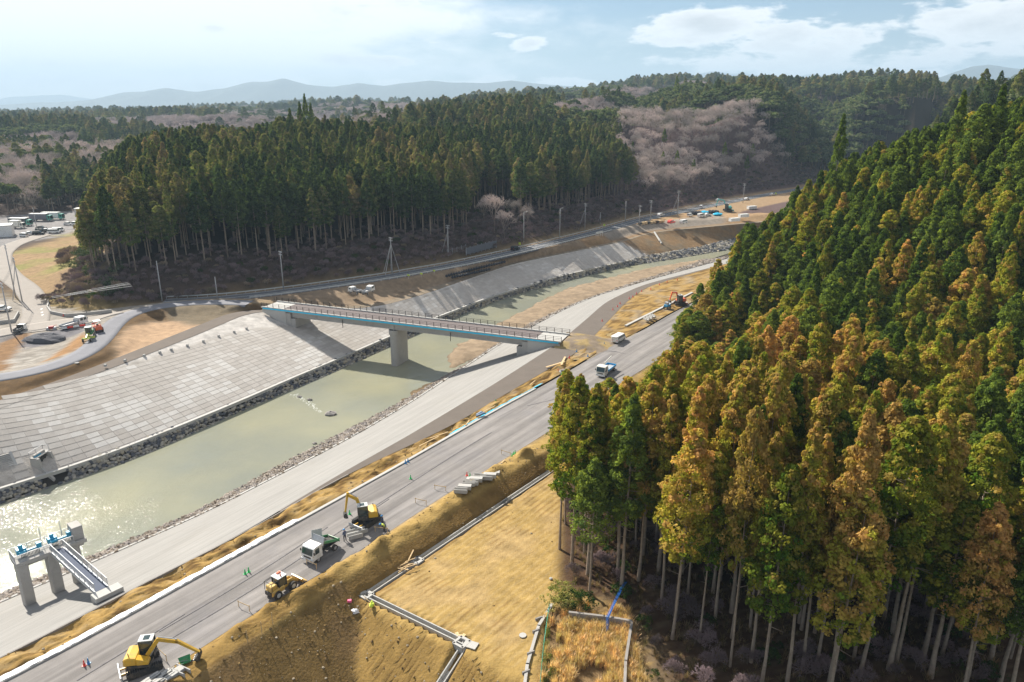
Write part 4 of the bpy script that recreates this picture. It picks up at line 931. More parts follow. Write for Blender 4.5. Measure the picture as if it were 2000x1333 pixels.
def build_sluice():
    Zp = .4
    p0 = Vector((*at(30, 1104, Zp), 0)); p1 = Vector((*at(169, 1052, Zp), 0)); d = p1 - p0; L_ = d.length; ang = math.atan2(d.y, d.x); w = 2.6
    G = empty('sluice_gate', (p0.x, p0.y, Zp), ang, 'concrete three-column river sluice gate with steel railings and blue hoists', 'sluice gate')
    base = -9.9 - Zp
    mb = MB(); mb.box((L_ / 2, w / 2, -.25), (L_, w, .5)); mb.build('platform', M['concrete'], G, .03)
    mb = MB(); mb.box((L_ / 2, w / 2, -.75), (L_ - .6, w - 1.0, .5)); mb.build('beam', M['concrete'], G)
    for x in (.75, L_ * .5, L_ - 1.5): MB().box((x, w / 2 - .1, base / 2 - .5), (1.2, 2.0, -base - .1)).build('column', M['concrete'], G, .06)
    MB().box((L_ - .75, w * .55, .95), (1.3, 2.0, 1.9)).build('hoist_house', M['concrete'], G, .05)
    MB().box((L_ - 1.42, w * .55, 1.0), (.06, .5, .9)).build('door', M['steel'], G)
    for x in (L_ * .24, L_ * .67):
        ln = L_ * .30; mb = MB(); mb.box((x, w * .55, .62), (ln, .34, .22)); mb.box((x - ln * .34, w * .55, .85), (1.1, .8, .75)); mb.tube((x - ln * .34, w * .55, 1.1), (x - ln * .34, w * .55, 1.75), .26)
        mb.box((x + ln * .46, w * .55, .85), (.55, .6, .7)); mb.tube((x - ln * .5, w * .3, .9), (x - ln * .2, w * .3, .9), .2); mb.build('hoist', M['gate_blue'], G, .04)
        mb = MB(); 
        for i in range(14): mb.box((x - ln * .4 + i * ln * .062, w * .38, .3), (.07, .07, .6))
        mb.build('rack', M['dark'], G)
    for a_, b_ in (((0.05, 0, 0), (L_ * .52, 0, 0)), ((L_ * .62, 0, 0), (L_ - 1.5, 0, 0)), ((.05, w, 0), (L_ - .1, w, 0)), ((.05, 0, 0), (.05, w, 0))): railing(G, a_, b_)
    for x in (L_ * .45, L_ * .74): MB().tube((x, w, 0), (x, w, 2.6), .035).build('mast', M['steel'], G)
    # lower sill wall, guide frame and rails between the columns
    for a_, b_ in ((1.5, L_ * .5 - .7), (L_ * .5 + .7, L_ - 2.2)):
        MB().box(((a_ + b_) / 2, w * .2, base + 2.3), (b_ - a_, .3, .9)).build('sill', M['concrete'], G)
        railing(G, (a_, -.55, base + 2.2), (b_, -.55, base + 2.2), .9, 1.5, False)
        MB().box(((a_ + b_) / 2, w * .75, base + 1.9), (b_ - a_, .12, 2.4)).build('gate_leaf', M['steel'], G)
    MB().box((-1.4, w * .1, base + .9), (2.6, .5, 1.8)).build('wing_wall', M['concrete'], G)
    # footbridge to the bank
    q0 = Vector((*at(98, 1079, Zp), Zp)); q1 = Vector((*at(184, 1158, Zp), Zp)); e = q1 - q0; Lb = e.length
    Fb = empty('footbridge', q0, math.atan2(e.y, e.x), 'steel footbridge with mesh sides leading from the sluice platform to the concrete bank', 'footbridge')
    mb = MB(); mb.box((Lb / 2, .85, -.06), (Lb, 1.35, .08)); mb.build('walkway', mat('walkway_plate', (.075, .09, .13), .8, .1), Fb)
    for y in (.1, 1.6):
        MB().box((Lb / 2, y, -.2), (Lb, .16, .42)).build('girder', M['steel'], Fb)
        railing(Fb, (.1, y, .02), (Lb, y, .02), 1.15, 1.5)
        mb = MB(); n = int(Lb / 1.0)
        for i in range(n): mb.box((.6 + i * 1.0, y + (.12 if y < 1 else -.12), .04), (.62, .06, .10))
        mb.build('kick_plates', mat('pale_plate', (.75, .76, .78), .5), Fb)
    MB().box((Lb + .75, 1.15, -.32), (1.5, 3.2, .6)).build('landing', M['concrete_light'], Fb, .03)
    MB().box((Lb + .3, 1.15, -1.6), (1.4, 3.0, 2.4)).build('footing', M['concrete'], Fb)

    # small outfall sluice in the left bank
    o_ = hit(76, 897, ZSL, -7); tip = Vector((*at(118, 936, -11), -11)); a2 = math.atan2(tip.y - o_.y, tip.x - o_.x); Ls = (tip - o_).xy.length
    zt = -11 - o_.z
    K = empty('outfall_sluice', o_, a2, 'small concrete outfall sluice with steel gate cut into the block slope', 'outfall sluice')
    for y in (-1.55, 1.55):
        MB().prism([(-.3, .9), (1.4, .9), (Ls * .5, -.9), (Ls * 1.05, zt + .9), (Ls * 1.05, zt - .8), (-.3, zt - .8)], y - .25, y + .25).build('side_wall', M['concrete'], K, .03)
    MB().box((.2, 0, -1.2), (.5, 2.6, 5.2)).build('head_wall', M['concrete'], K)
    mb = MB(); mb.box((.55, 0, -1.0), (.14, 2.4, 3.4))
    for i in range(4): mb.box((.68, 0, -2.4 + i * .9), (.12, 2.4, .12))
    for i in (-.8, 0, .8): mb.box((.68, i, -1.0), (.12, .1, 3.4))
    mb.build('gate_leaf', M['dark'], K)
    MB().box((.3, 0, .9), (1.2, 3.6, .2)).build('platform', M['concrete_light'], K, .02)
    railing(K, (-.3, -1.75, 1.0), (-.3, 1.75, 1.0), 1.1, 1.6, False); railing(K, (-.3, 1.75, 1.0), (.9, 1.75, 1.0), 1.1, 1.4, False)
    MB().box((.4, -.6, 1.1), (.3, 1.5, .2)).build('hoist', M['gate_blue'], K)
    # stairs left of it
    T0 = hit(-8, 893, ZSL, -7); T1 = Vector((*at(16, 945, -9), -9)); dd = T1 - T0; n = 16
    St = empty('stairway', T0, math.atan2(dd.y, dd.x), 'flight of concrete steps down the block slope at the left edge', 'stairway')
    run = dd.xy.length / n; rise = -dd.z / n
    for i in range(n): MB().box(((i + .5) * run, -1.2, -(i + .5) * rise + .10), (run * .96, 6.5, rise)).build('step', M['concrete'], St)
    MB().prism([(0, .25), (dd.xy.length, dd.z + .25), (dd.xy.length, dd.z - .5), (0, -.5)], 2.05, 2.5).build('side_kerb', M['concrete_light'], St)

# ------------------------------------------------------------------ road kerb, drainage channel, walls
def build_kerbs():
    rows = ROWS[(ROWS >= 47) & (ROWS < 143)]
    def kerb(name, rows, o0, w, h, m, label, cat):
        x = RX['CL'](rows); prof = [(o0, -.3), (o0, h), (o0 + w * .5, h + .02), (o0 + w, h), (o0 + w, -.3)]
        X = x[:, None] + np.array([p[0] for p in prof])[None]; Z = np.array([p[1] for p in prof])[None] + 0 * X; Y = np.repeat(rows[:, None], 5, 1)
        o = link(name, grid_mesh(name, X, Y, Z, m, smooth=False)); tag(o, label, cat); return o
    kerb('kerb', rows, .12, .62, .20, M['concrete_light'], 'long white concrete kerb along the left edge of the new gravel road', 'kerb')
    # white sheet lying over the kerb in the lower part: crumpled
    r2 = np.arange(47, 92, .22); x = RX['CL'](r2); t = np.linspace(-.55, .62, 12)
    X = x[:, None] + t[None] + .12 * (fbm(r2 / .7, r2 * 0, 3, 5)[:, None] - .5) * 2; Y = np.repeat(r2[:, None], 12, 1)
    Z = .26 + .16 * (fbm(X * 1.8, Y * 1.8, 3, 7) - .5) - .22 * np.clip(-t[None] - .1, 0, 1)
    o = link('kerb_cover', grid_mesh('kerb_cover', X, Y, Z, M['tarp'])); tag(o, 'crumpled white sheet laid over the lower end of the road kerb', 'sheet')
    r3 = np.arange(at(890, 850)[1], at(1072, 748)[1] - .6, .3); x = RX['CL'](r3); t = np.linspace(-.42, .12, 5); n = vnoise(r3 / 1.3, r3 * 0, 8)
    X = x[:, None] + t[None] * (.75 + .5 * n[:, None]); Y = np.repeat(r3[:, None], 5, 1); Z = .2 + .05 * (fbm(X * 2, Y * 2, 2, 9) - .5) + np.linspace(-.15, .05, 5)[None]
    o = link('sheet', grid_mesh('sheet', X, Y, Z, M['cyan'])); tag(o, 'bright blue protective sheet along the far stretch of the road kerb', 'sheet')
    pa, pb = at3(1222, 637, .1), at3(1352, 572, .1); d = pb - pa; o = MB().box((d.length / 2, 0, 0), (d.length, .7, .35)).build('kerb', M['concrete_light']); o.location = pa; o.rotation_euler = (0, 0, math.atan2(d.y, d.x)); tag(o, 'straight pale kerb across the bare soil beyond the white van', 'kerb')
    # dark low wall at the inner edge of the verge
    r4 = np.arange(47, at(690, 926)[1], .8); x = RX['RL'](r4); X = x[:, None] + np.array([0, 0, .16, .16])[None]; Z = np.array([-.4, .14, .14, -.4])[None] + 0 * X; Y = np.repeat(r4[:, None], 4, 1)
    o = link('edging', grid_mesh('edging', X, Y, Z, M['concrete_dark'], smooth=False)); tag(o, 'thin dark edging between the pale slope and the bare verge', 'edging')
    # drainage channel: U profile, recessed
    def channel(name, p, q, w, label, zf=None):
        a, b = Vector((*p[:2], 0)), Vector((*q[:2], 0)); za, zb = p[2], q[2]; d = b - a; Lc = d.length; n = max(2, int(Lc / 2.0))
        root = empty(name, (a.x, a.y, za), math.atan2(d.y, d.x), label, 'drain')
        pitch = math.atan2(zb - za, Lc); Lr = math.hypot(Lc, zb - za)
        me = MB().prism([(0, 0)] * 0 or [(-w / 2 - .14, -.7), (w / 2 + .14, -.7), (w / 2 + .14, .14), (w / 2, .14), (w / 2, -.5), (-w / 2, -.5), (-w / 2, .14), (-w / 2 - .14, .14)], 0, Lr / n - .03)
        me = me.mesh('channel_section', M['concrete_light'])
        for i in range(n):
            o = link('channel_section', me, root); o.rotation_euler = (0, 0, -math.pi / 2); o.rotation_mode = 'XYZ'
            o.matrix_basis = Matrix.Rotation(-pitch, 4, 'Y') @ Matrix.Translation((i * Lr / n, 0, 0)) @ Matrix.Rotation(-math.pi / 2, 4, 'Z')
        return root
    z = -1.95
    c0 = (*CH1[0], z); c1 = (*CH1[1], z); c2 = (*CH2[1], z); c3 = (*CH3[1], -1.95 - 1.95 * 1.7)
    channel('drainage_channel', c0, c1, .55, 'long straight concrete drainage channel between the embankment foot and the bare field')
    channel('drainage_channel', c1, c2, .55, 'concrete drainage channel across the lower edge of the bare field')
    channel('drainage_channel', c2, c3, .6, 'concrete drainage channel running down the rilled soil slope at the bottom edge')
    def basin(px, py, s, lab, zz=z):
        x, y = at(px, py, zz); e = empty('catch_basin', (x, y, zz), math.atan2(c1[1] - c0[1], c1[0] - c0[0]), lab, 'catch basin')
        mb = MB()
        for sx, sy, dx, dy in ((-1, 0, .15, s), (1, 0, .15, s), (0, -1, s, .15), (0, 1, s, .15)): mb.box((sx * s / 2, sy * s / 2, -.2), (dx + .15, dy + .15, .75))
        mb.build('basin_wall', M['concrete_light'], e); MB().box((0, 0, -.5), (s, s, .1)).build('basin_floor', M['dark'], e)
    basin(815, 1096, 1.1, 'square concrete catch basin halfway along the long drain, beside the timber pile')
    basin(715, 1163, 1.2, 'square concrete catch basin at the left corner of the two drains')
    basin(902, 1256, 1.3, 'square concrete catch basin at the right corner above the sloping drain')
    x, y = at(916, 1260, z); o = MB().box((.2, 0, 0), (1.6, 1.1, .12)).build('slab', M['concrete_light']); o.location = (x, y, z + .1); o.rotation_euler = (0, 0, -.4); tag(o, 'pale concrete slab lying beside the right-hand catch basin', 'slab')
    # retaining walls round the dry grass pit
    def wall(name, pts, zt, zb, th, m, label):
        root = None; mb = MB()
        for p, q in zip(pts[:-1], pts[1:]):
            a, b = Vector((*p, 0)), Vector((*q, 0)); d = b - a; c = (a + b) / 2; mb.box((c.x, c.y, (zt + zb) / 2), (d.length + th * .5, th, zt - zb), math.atan2(d.y, d.x))
        o = mb.build(name, m); tag(o, label, 'retaining wall'); return o
    wall('retaining_wall', [at(1112, 1195, -.9), at(1180, 1203, -.9), at(1233, 1212, -.9)], -.9, -5, .3, M['concrete_dark'], 'dark weathered concrete wall at the back of the dry grass, crossed by the blue pipe')
    wall('retaining_wall', [at(1234, 1214, -.9), at(1222, 1290, -.9), at(1218, 1400, -.9)], -.9, -5.5, .3, M['concrete_dark'], 'dark concrete wall running towards the camera between the dry grass and the cedar trunks')
    wall('retaining_wall', [at(1078, 1183, -2), at(1052, 1225, -2), at(1030, 1300, -2), at(1018, 1390, -2)], -1.75, -6, .35, M['concrete'], 'pale stepped retaining wall at the right edge of the bare field')
    for k, (px, py) in enumerate([(1060, 1208), (1055, 1232), (1045, 1275), (1036, 1312)]):
        x, y = at(px, py, -2); o = MB().box((-.55, 0, 0), (.9, .18, .9), 0).build('buttress', M['concrete_dark']); o.location = (x, y, -2.1); o.rotation_euler = (0, 0, .5); tag(o, 'dark buttress on the pale wall beside the field', 'buttress', 'buttresses of the pale wall')
    # green net fence
    e = empty('net_fence', (0, 0, 0), 0, 'thin green net fence along the dry grass', 'fence')
    pts = [Vector((*at(px, py, -1.2), -1.4)) for px, py in ((1073, 1184), (1068, 1215), (1062, 1260), (1058, 1300), (1054, 1350))]
    for p in pts: MB().tube(p - Vector((0, 0, .6)), p + Vector((0, 0, .75)), .03).build('post', M['cone_green'], e)
    gm = mat('green_net', (.10, .42, .30), .7)
    for p, q in zip(pts[:-1], pts[1:]):
        mb = MB()
        for h in (0, .25, .5, .72): mb.tube(p + Vector((0, 0, h - .1)), q + Vector((0, 0, h - .1)), .012, n=4)
        for i in range(12): a = p.lerp(q, i / 12); mb.tube(a + Vector((0, 0, -.1)), a + Vector((0, 0, .62)), .008, n=3)
        mb.build('net_panel', gm, e)
    # blue pipe over the wall
    pp = [Vector((*at(1186, 1252, -2.4), -2.4)), Vector((*at(1187, 1206, -.6), -.6)), Vector((*at(1200, 1178, -.4), -.4)), Vector((*at(1214, 1150, -.2), -.2)), Vector((*at(1222, 1138, 0), 0))]
    o = MB().path(pp, .055, 8).path([p + Vector((.14, .05, .03)) for p in pp], .04, 6).path([p + Vector((-.13, .03, .04)) for p in pp], .04, 6).build('hose', M['hose']); tag(o, 'bundle of bright blue hoses hanging over the dark concrete wall', 'hose')
    x, y = at(1021, 1241, -1.9); o = MB().disc((0, 0, .03), .42, 'Z', .1, 18).build('manhole_cover', M['concrete_light']); o.location = (x, y, -1.95); tag(o, 'round white manhole cover in the bare field', 'manhole cover')
    x, y = at(1076, 1131, -1.9); o = MB().blob((0, 0, .1), (.22, .22, .14), 3).build('stone', M['concrete_light']); o.location = (x, y, -1.95); tag(o, 'small white stone lying in the bare field', 'stone')
    # timber beside the drain
    rr = random.Random(3)
    for k in range(22):
        px, py = 787 + rr.gauss(0, 7), 1107 + rr.gauss(0, 4.5); x, y = at(px, py, -1.8); o = MB().box((0, 0, 0), (rr.uniform(1.0, 2.2), .09, .07)).build('timber', M['wood'])
        o.location = (x, y, -1.75 + k * .018); o.rotation_euler = (0, rr.uniform(-.08, .08), rr.gauss(.8, .5)); tag(o, 'short pale timber lying in the loose heap beside the long drain', 'timber', 'timbers heaped beside the drain')
    x, y = at(800, 1088, -1.2); o = MB().box((0, 0, 0), (2.6, .16, .10)).build('timber', M['wood']); o.location = (x, y, -1.35); o.rotation_euler = (0, -.35, 1.25); tag(o, 'longest timber, leaning above the heap beside the drain', 'timber')
# ------------------------------------------------------------------ vehicles
def wheel(root, x, y, r, w=.25, hub=None, name='wheel'):
    o = MB().disc((0, 0, 0), r, 'Y', w, 18).build(name, M['tyre'], root, .02); o.location = (x, y, r)
    MB().disc((0, 0, 0), r * .55, 'Y', w + .03, 12).build('rim', hub or M['steel'], o); return o
def car(loc, rz, label, group, paint_m, kind='car'):
    L_, Wd, prof, gl = {
     'car': (4.3, 1.7, [(-2.15, .3), (2.1, .3), (2.15, .62), (1.95, .82), (1.05, .95), (.35, 1.42), (-1.0, 1.45), (-1.75, .98), (-2.12, .92)], [(1.0, .97), (.36, 1.38), (-.98, 1.41), (-1.65, 1.0)]),
     'suv': (4.5, 1.8, [(-2.2, .35), (2.2, .35), (2.25, .75), (2.1, 1.0), (1.1, 1.08), (.55, 1.72), (-1.9, 1.75), (-2.2, 1.1)], [(1.1, 1.12), (.55, 1.66), (-1.85, 1.68), (-2.1, 1.14)]),
     'van': (4.7, 1.8, [(-2.35, .35), (2.3, .35), (2.35, .85), (2.05, 1.1), (1.45, 1.85), (-2.2, 1.95), (-2.35, 1.2)], [(2.0, 1.13), (1.45, 1.78), (-2.15, 1.82), (-2.28, 1.2)]),
     'kei': (3.4, 1.48, [(-1.7, .3), (1.68, .3), (1.7, .75), (1.6, .95), (1.15, 1.5), (-1.55, 1.7), (-1.7, 1.0)], [(1.6, 1.0), (1.15, 1.45), (-1.5, 1.6), (-1.66, 1.05)])}[kind]
    g = {'car': 'car', 'suv': 'car', 'van': 'van', 'kei': 'van'}[kind]
    T = empty('van' if g == 'van' else 'car', loc, rz, label, g, group)
    MB().prism(prof, -Wd / 2, Wd / 2).build('body', paint_m, T, .05)
    mb = MB().prism(gl, -Wd / 2 - .012, Wd / 2 + .012); mb.build('side_windows', M['glass'], T)
    (x1, z1), (x2, z2) = gl[0], gl[1]; c = Vector(((x1 + x2) / 2 + .04, 0, (z1 + z2) / 2 + .03)); ln = math.hypot(x2 - x1, z2 - z1); MB().box(c, (ln, Wd * .86, .03), 0, math.atan2(z1 - z2, x1 - x2) * -1).build('windscreen', M['glass'], T)
    (x1, z1), (x2, z2) = gl[2], gl[3]; c = Vector(((x1 + x2) / 2 - .05, 0, (z1 + z2) / 2)); ln = math.hypot(x2 - x1, z2 - z1); MB().box(c, (ln, Wd * .8, .03), 0, -math.atan2(z2 - z1, x2 - x1)).build('rear_window', M['glass'], T)
    MB().box(((gl[1][0] + gl[2][0]) / 2, 0, max(gl[1][1], gl[2][1]) + .045), (abs(gl[1][0] - gl[2][0]) * .96, Wd * .88, .05)).build('roof', paint_m, T, .02)
    r = .33 if kind != 'kei' else .27
    for x in (L_ * .31, -L_ * .30):
        for y in (-Wd / 2 + .08, Wd / 2 - .08): wheel(T, x, y, r, .2)
    for y in (-Wd * .36, Wd * .36):
        MB().box((L_ / 2 - .03, y, .72), (.06, .3, .16)).build('headlight', M['steel'], T); MB().box((-L_ / 2 + .02, y, .85), (.06, .22, .2)).build('tail_light', M['red'], T)
    MB().box((L_ / 2 - .02, 0, .45), (.1, Wd * .9, .2)).build('bumper', M['dark'], T); return T

def truck(loc, rz, label, group, cab_m, kind='flat', Lb=3.6, box_m=None, Wd=2.0, hc=2.2, crew=False, wh=.4):
    T = empty('truck', loc, rz, label, 'truck', group); cl = 2.5 if crew else 1.7; X = Lb / 2 + .15
    prof = [(X, .55), (X + cl, .55), (X + cl + .04, 1.25), (X + cl - .22, hc - .12), (X + cl - .4, hc), (X, hc)]
    MB().prism(prof, -Wd / 2, Wd / 2).build('cab', cab_m, T, .05)
    MB().box((X + cl - .07, 0, (1.3 + hc - .15) / 2), (.06, Wd * .86, hc - 1.5), 0, -.24).build('windscreen', M['glass'], T)
    for y in (-Wd / 2 - .005, Wd / 2 + .005):
        MB().box((X + cl - .78, y, (1.3 + hc - .2) / 2), (.72, .03, hc - 1.6)).build('side_window', M['glass'], T)
        if crew: MB().box((X + cl - 1.75, y, (1.3 + hc - .2) / 2), (.75, .03, hc - 1.6)).build('side_window', M['glass'], T)
    MB().box((X + cl + .03, 0, .55), (.12, Wd, .35)).build('bumper', M['white'], T); MB().box((X + cl + .03, 0, .98), (.05, Wd * .6, .22)).build('grille', M['dark'], T)
    for y in (-Wd * .39, Wd * .39): MB().box((X + cl + .1, y, .62), (.05, .28, .18)).build('headlight', M['steel'], T)
    MB().box((0, 0, .68), (Lb + 1.2, .8, .22)).build('chassis', M['dark'], T)
    if kind == 'flat':
        MB().box((0, 0, .92), (Lb, Wd, .12)).build('bed', M['steel'], T)
        for y in (-Wd / 2 + .03, Wd / 2 - .03): MB().box((0, y, 1.16), (Lb, .06, .38)).build('side_board', box_m or M['steel'], T)
        MB().box((-Lb / 2 + .03, 0, 1.16), (.06, Wd, .38)).build('tailgate', box_m or M['steel'], T); MB().box((Lb / 2 - .03, 0, 1.45), (.06, Wd, .95)).build('headboard', box_m or M['steel'], T)
    elif kind == 'box':
        MB().box((0, 0, 2.15 if hc > 2.4 else 1.8), (Lb, Wd + .3, 2.6 if hc > 2.4 else 1.9)).build('cargo_box', box_m or M['white'], T, .04)
        MB().box((0, 0, 3.5 if hc > 2.4 else 2.78), (Lb * .99, Wd + .2, .08)).build('box_roof', M['roof_pale'], T)
    for y in (-Wd / 2 + .14, Wd / 2 - .14):
        wheel(T, X + cl * .45, y, wh, .26); wheel(T, -Lb * .28, y, wh, .34)
        if Lb > 6: wheel(T, -Lb * .28 - 1.1, y, wh, .34)
    for y in (-Wd / 2 - .15, Wd / 2 + .15): MB().box((X + cl - .1, y, 1.7), (.08, .2, .34)).build('mirror', M['dark'], T)
    return T

def dump_truck():
    p = at3(636, 1077); rz = heading((658, 1067), (627, 1089)); s = 1.0
    T = truck((p.x, p.y, 0), rz, 'white dump truck with its bed partly raised on the gravel road', None, M['white'], 'none', 2.7, None, 2.05, 2.35, False, .42); T['label'] = 'white tipper truck with raised green-sided bed beside the trimming excavator on the gravel road'
    for y in (-.8, .8): MB().box((2.98, y * 1.17, 1.05), (.06, .16, .2)).build('indicator', M['orange'], T)
    MB().box((3.02, 0, 1.22), (.05, 1.5, .07)).build('trim', M['dark'], T)
    h = empty('tipping_bed', (-1.55, 0, .95)); h.parent = T; h.rotation_euler = (0, R(-20), 0)
    MB().box((1.5, 0, .06), (3.0, 1.95, .1)).build('bed_floor', M['dark'], h); MB().box((1.4, .96, .26), (2.9, .07, .34)).build('side_board', M['dgreen'], h)
    MB().box((.75, -1.0, .2), (1.5, .07, .38)).build('side_board', M['dgreen'], h)
    MB().box((2.98, 0, .5), (.08, 1.95, .95)).build('headboard', M['steel'], h)
    o = MB().box((0, 0, 0), (1.9, .06, 1.15)).build('side_gate', M['roof_pale'], h); o.location = (2.1, -1.15, .75); o.rotation_euler = (R(18), 0, 0)
    o = MB().box((-.1, 0, .15), (.06, 1.9, .5), 0, .6).build('tailgate', M['dgreen'], h)
    MB().tube((.3, 0, .75), (.9, 0, 1.3), .09).build('lift_ram', M['steel'], T)
    for x in (-.9, .1): MB().box((x, -.55, .6), (.6, .35, .35)).build('tool_box', M['dark'], T)
    return T

def excavator(loc, track_rz, house_rz, label, pose, body_m, s=1.0, group=None, cab_m=None, blade=True):
    T = empty('excavator', loc, track_rz, label, 'excavator', group); T.scale = (s, s, s)
    for y in (-.95, .95):
        n = 14; hl = 1.15; r = .36; pts = []
        for i in range(n): t = 2 * math.pi * i / n; pts.append((math.cos(t) * r + (hl if math.cos(t) > 0 else -hl), .38 + math.sin(t) * r))
        tr = MB().prism(pts, y - .21, y + .21).build('track', M['dark'], T, .01)
        mb = MB()
        for i in range(16): mb.box((-1.45 + i * .195, y, .755), (.09, .45, .05))
        for sx in (-1, 1):
            for a in (-.9, -.3, .3, .9): mb.box((sx * (hl + r * math.cos(a)), y, .38 + r * math.sin(a)), (.06, .45, .09), 0, -a * sx)
        mb.build('track_shoes', M['black'], tr); MB().disc((hl, y, .38), .24, 'Y', .46, 10).build('sprocket', M['dark'], tr); MB().disc((-hl, y, .38), .22, 'Y', .46, 10).build('idler', M['dark'], tr)
    MB().box((0, 0, .5), (1.5, 1.6, .35)).build('undercarriage', M['dark'], T)
    if blade:
        MB().box((1.95, 0, .38), (.12, 2.35, .5), 0, .15).build('blade', M['steel'] if body_m is not M['teal'] else body_m, T, .02)
        mb = MB()
        for y in (-.4, .4): mb.box((1.55, y, .4), (.8, .12, .15))
        mb.build('blade_arm', body_m, T)
    Hh = empty('house', (0, 0, .82), house_rz - track_rz); Hh.parent = T
    MB().disc((0, 0, -.04), .55, 'Z', .2, 16).build('slew_ring', M['dark'], Hh)
    prof = [(1.0, -1.05), (1.0, .1), (.55, .95), (-.5, 1.08), (-1.15, .85), (-1.42, .3), (-1.42, -.3), (-1.15, -.85), (-.5, -1.08)]
    def slab(z0, z1, sc=1):
        mb = MB(); n = len(prof); mb.add([(x * sc, y * sc, z) for z in (z0, z1) for x, y in prof], [(i, (i + 1) % n, n + (i + 1) % n, n + i) for i in range(n)] + [tuple(range(n - 1, -1, -1)), tuple(range(n, 2 * n))]); return mb
    slab(.05, .3).build('frame', M['dark'], Hh)
    MB().prism([(-1.40, .28), (-.15, .28), (-.15, 1.0), (-.9, 1.14), (-1.30, 1.02)], -1.0, 1.0).build('engine_cover', body_m, Hh, .10)
    MB().prism([(-.2, .28), (.85, .28), (.85, .62), (-.2, .98)], -1.03, -.25).build('side_cover', body_m, Hh, .06)
    MB().box((-1.42, 0, .52), (.10, 1.2, .35)).build('counterweight_plate', M['dark'], Hh)
    # cab
    cx = (-.12, 1.05); mb = MB()
    for x in cx:
        for y in (.08, .98): mb.box((x, y, 1.15), (.08, .08, 1.75))
    mb.box((.46, .53, .48), (1.25, .98, .42)); mb.box((.46, .08, 1.15), (1.2, .04, .10)); mb.box((.46, .98, 1.0), (1.2, .04, .10)); mb.build('cab_frame', cab_m or M['dark'], Hh)
    MB().box((.46, .53, 2.05), (1.28, 1.0, .10)).build('cab_roof', M['roof_pale'] if cab_m is None else cab_m, Hh, .03); MB().box((.5, .53, 2.115), (.55, .6, .03)).build('roof_hatch', M['glass'], Hh)
    MB().box((.46, .53, 1.35), (1.12, .86, 1.28)).build('cab_glass', M['glass'], Hh)
    MB().box((.38, .53, .95), (.45, .5, .6)).build('seat', M['black'], Hh)
    # boom, arm and bucket lie in the plane y = -.12
    (b1, b2, b3, b4, bk) = pose; y0 = -.12
    def limb(name, pts, w0, w1, m):
        mb = MB(); q = [Vector((a, 0, b)) for a, b in pts]; up, lo = [], []
        for i, p in enumerate(q):
            d = (q[min(i + 1, len(q) - 1)] - q[max(i - 1, 0)]).normalized(); nrm = Vector((-d.z, 0, d.x)); k = i / (len(q) - 1); h = w0 + (w1 - w0) * k
            if 0 < i < len(q) - 1: h *= 1.25
            up.append((p + nrm * h / 2)); lo.append((p - nrm * h / 2))
        prof_ = [(v.x, v.z) for v in up] + [(v.x, v.z) for v in lo[::-1]]; mb.prism(prof_, y0 - .14, y0 + .14); return mb.build(name, m, Hh, .02)
    limb('boom', (b1, b2, b3), .36, .30, body_m); limb('arm', ((b3[0] - .35 * (b4[0] - b3[0]) / max(.1, math.hypot(b4[0] - b3[0], b4[1] - b3[1])), b3[1] - .35 * (b4[1] - b3[1]) / max(.1, math.hypot(b4[0] - b3[0], b4[1] - b3[1]))), b3, b4), .26, .20, body_m)
    MB().tube((b1[0] + .25, y0, b1[1] - .1), ((b1[0] + b2[0]) / 2 + .15, y0, (b1[1] + b2[1]) / 2 - .05), .07).build('boom_ram', M['steel'], Hh)
    MB().tube((b2[0], y0, b2[1] + .28), (b3[0] - .1, y0, b3[1] + .3), .06).build('arm_ram', M['steel'], Hh)
    a = bk; bm_ = MB(); cpos = Vector((b4[0], 0, b4[1])); arc = [(0, 0)] + [(.52 * math.cos(t), .40 * math.sin(t) - .38) for t in np.linspace(1.9, -1.2, 7)]
    rot = Matrix.Translation(cpos) @ Matrix.Rotation(a, 4, 'Y'); bm_.prism(arc, y0 - .42, y0 + .42, rot); bm_.build('bucket', M['dark'], Hh, .02)
    for i in range(4):
        q = rot @ Vector((.22, y0 - .33 + i * .22, -.78)); MB().box(q, (.08, .07, .18)).build('bucket_tooth', M['steel'], Hh)
    mb = MB(); mb.tube((-.9, -.6, 1.05), (-.9, -.6, 1.45), .05); mb.build('exhaust', M['dark'], Hh)
    return T

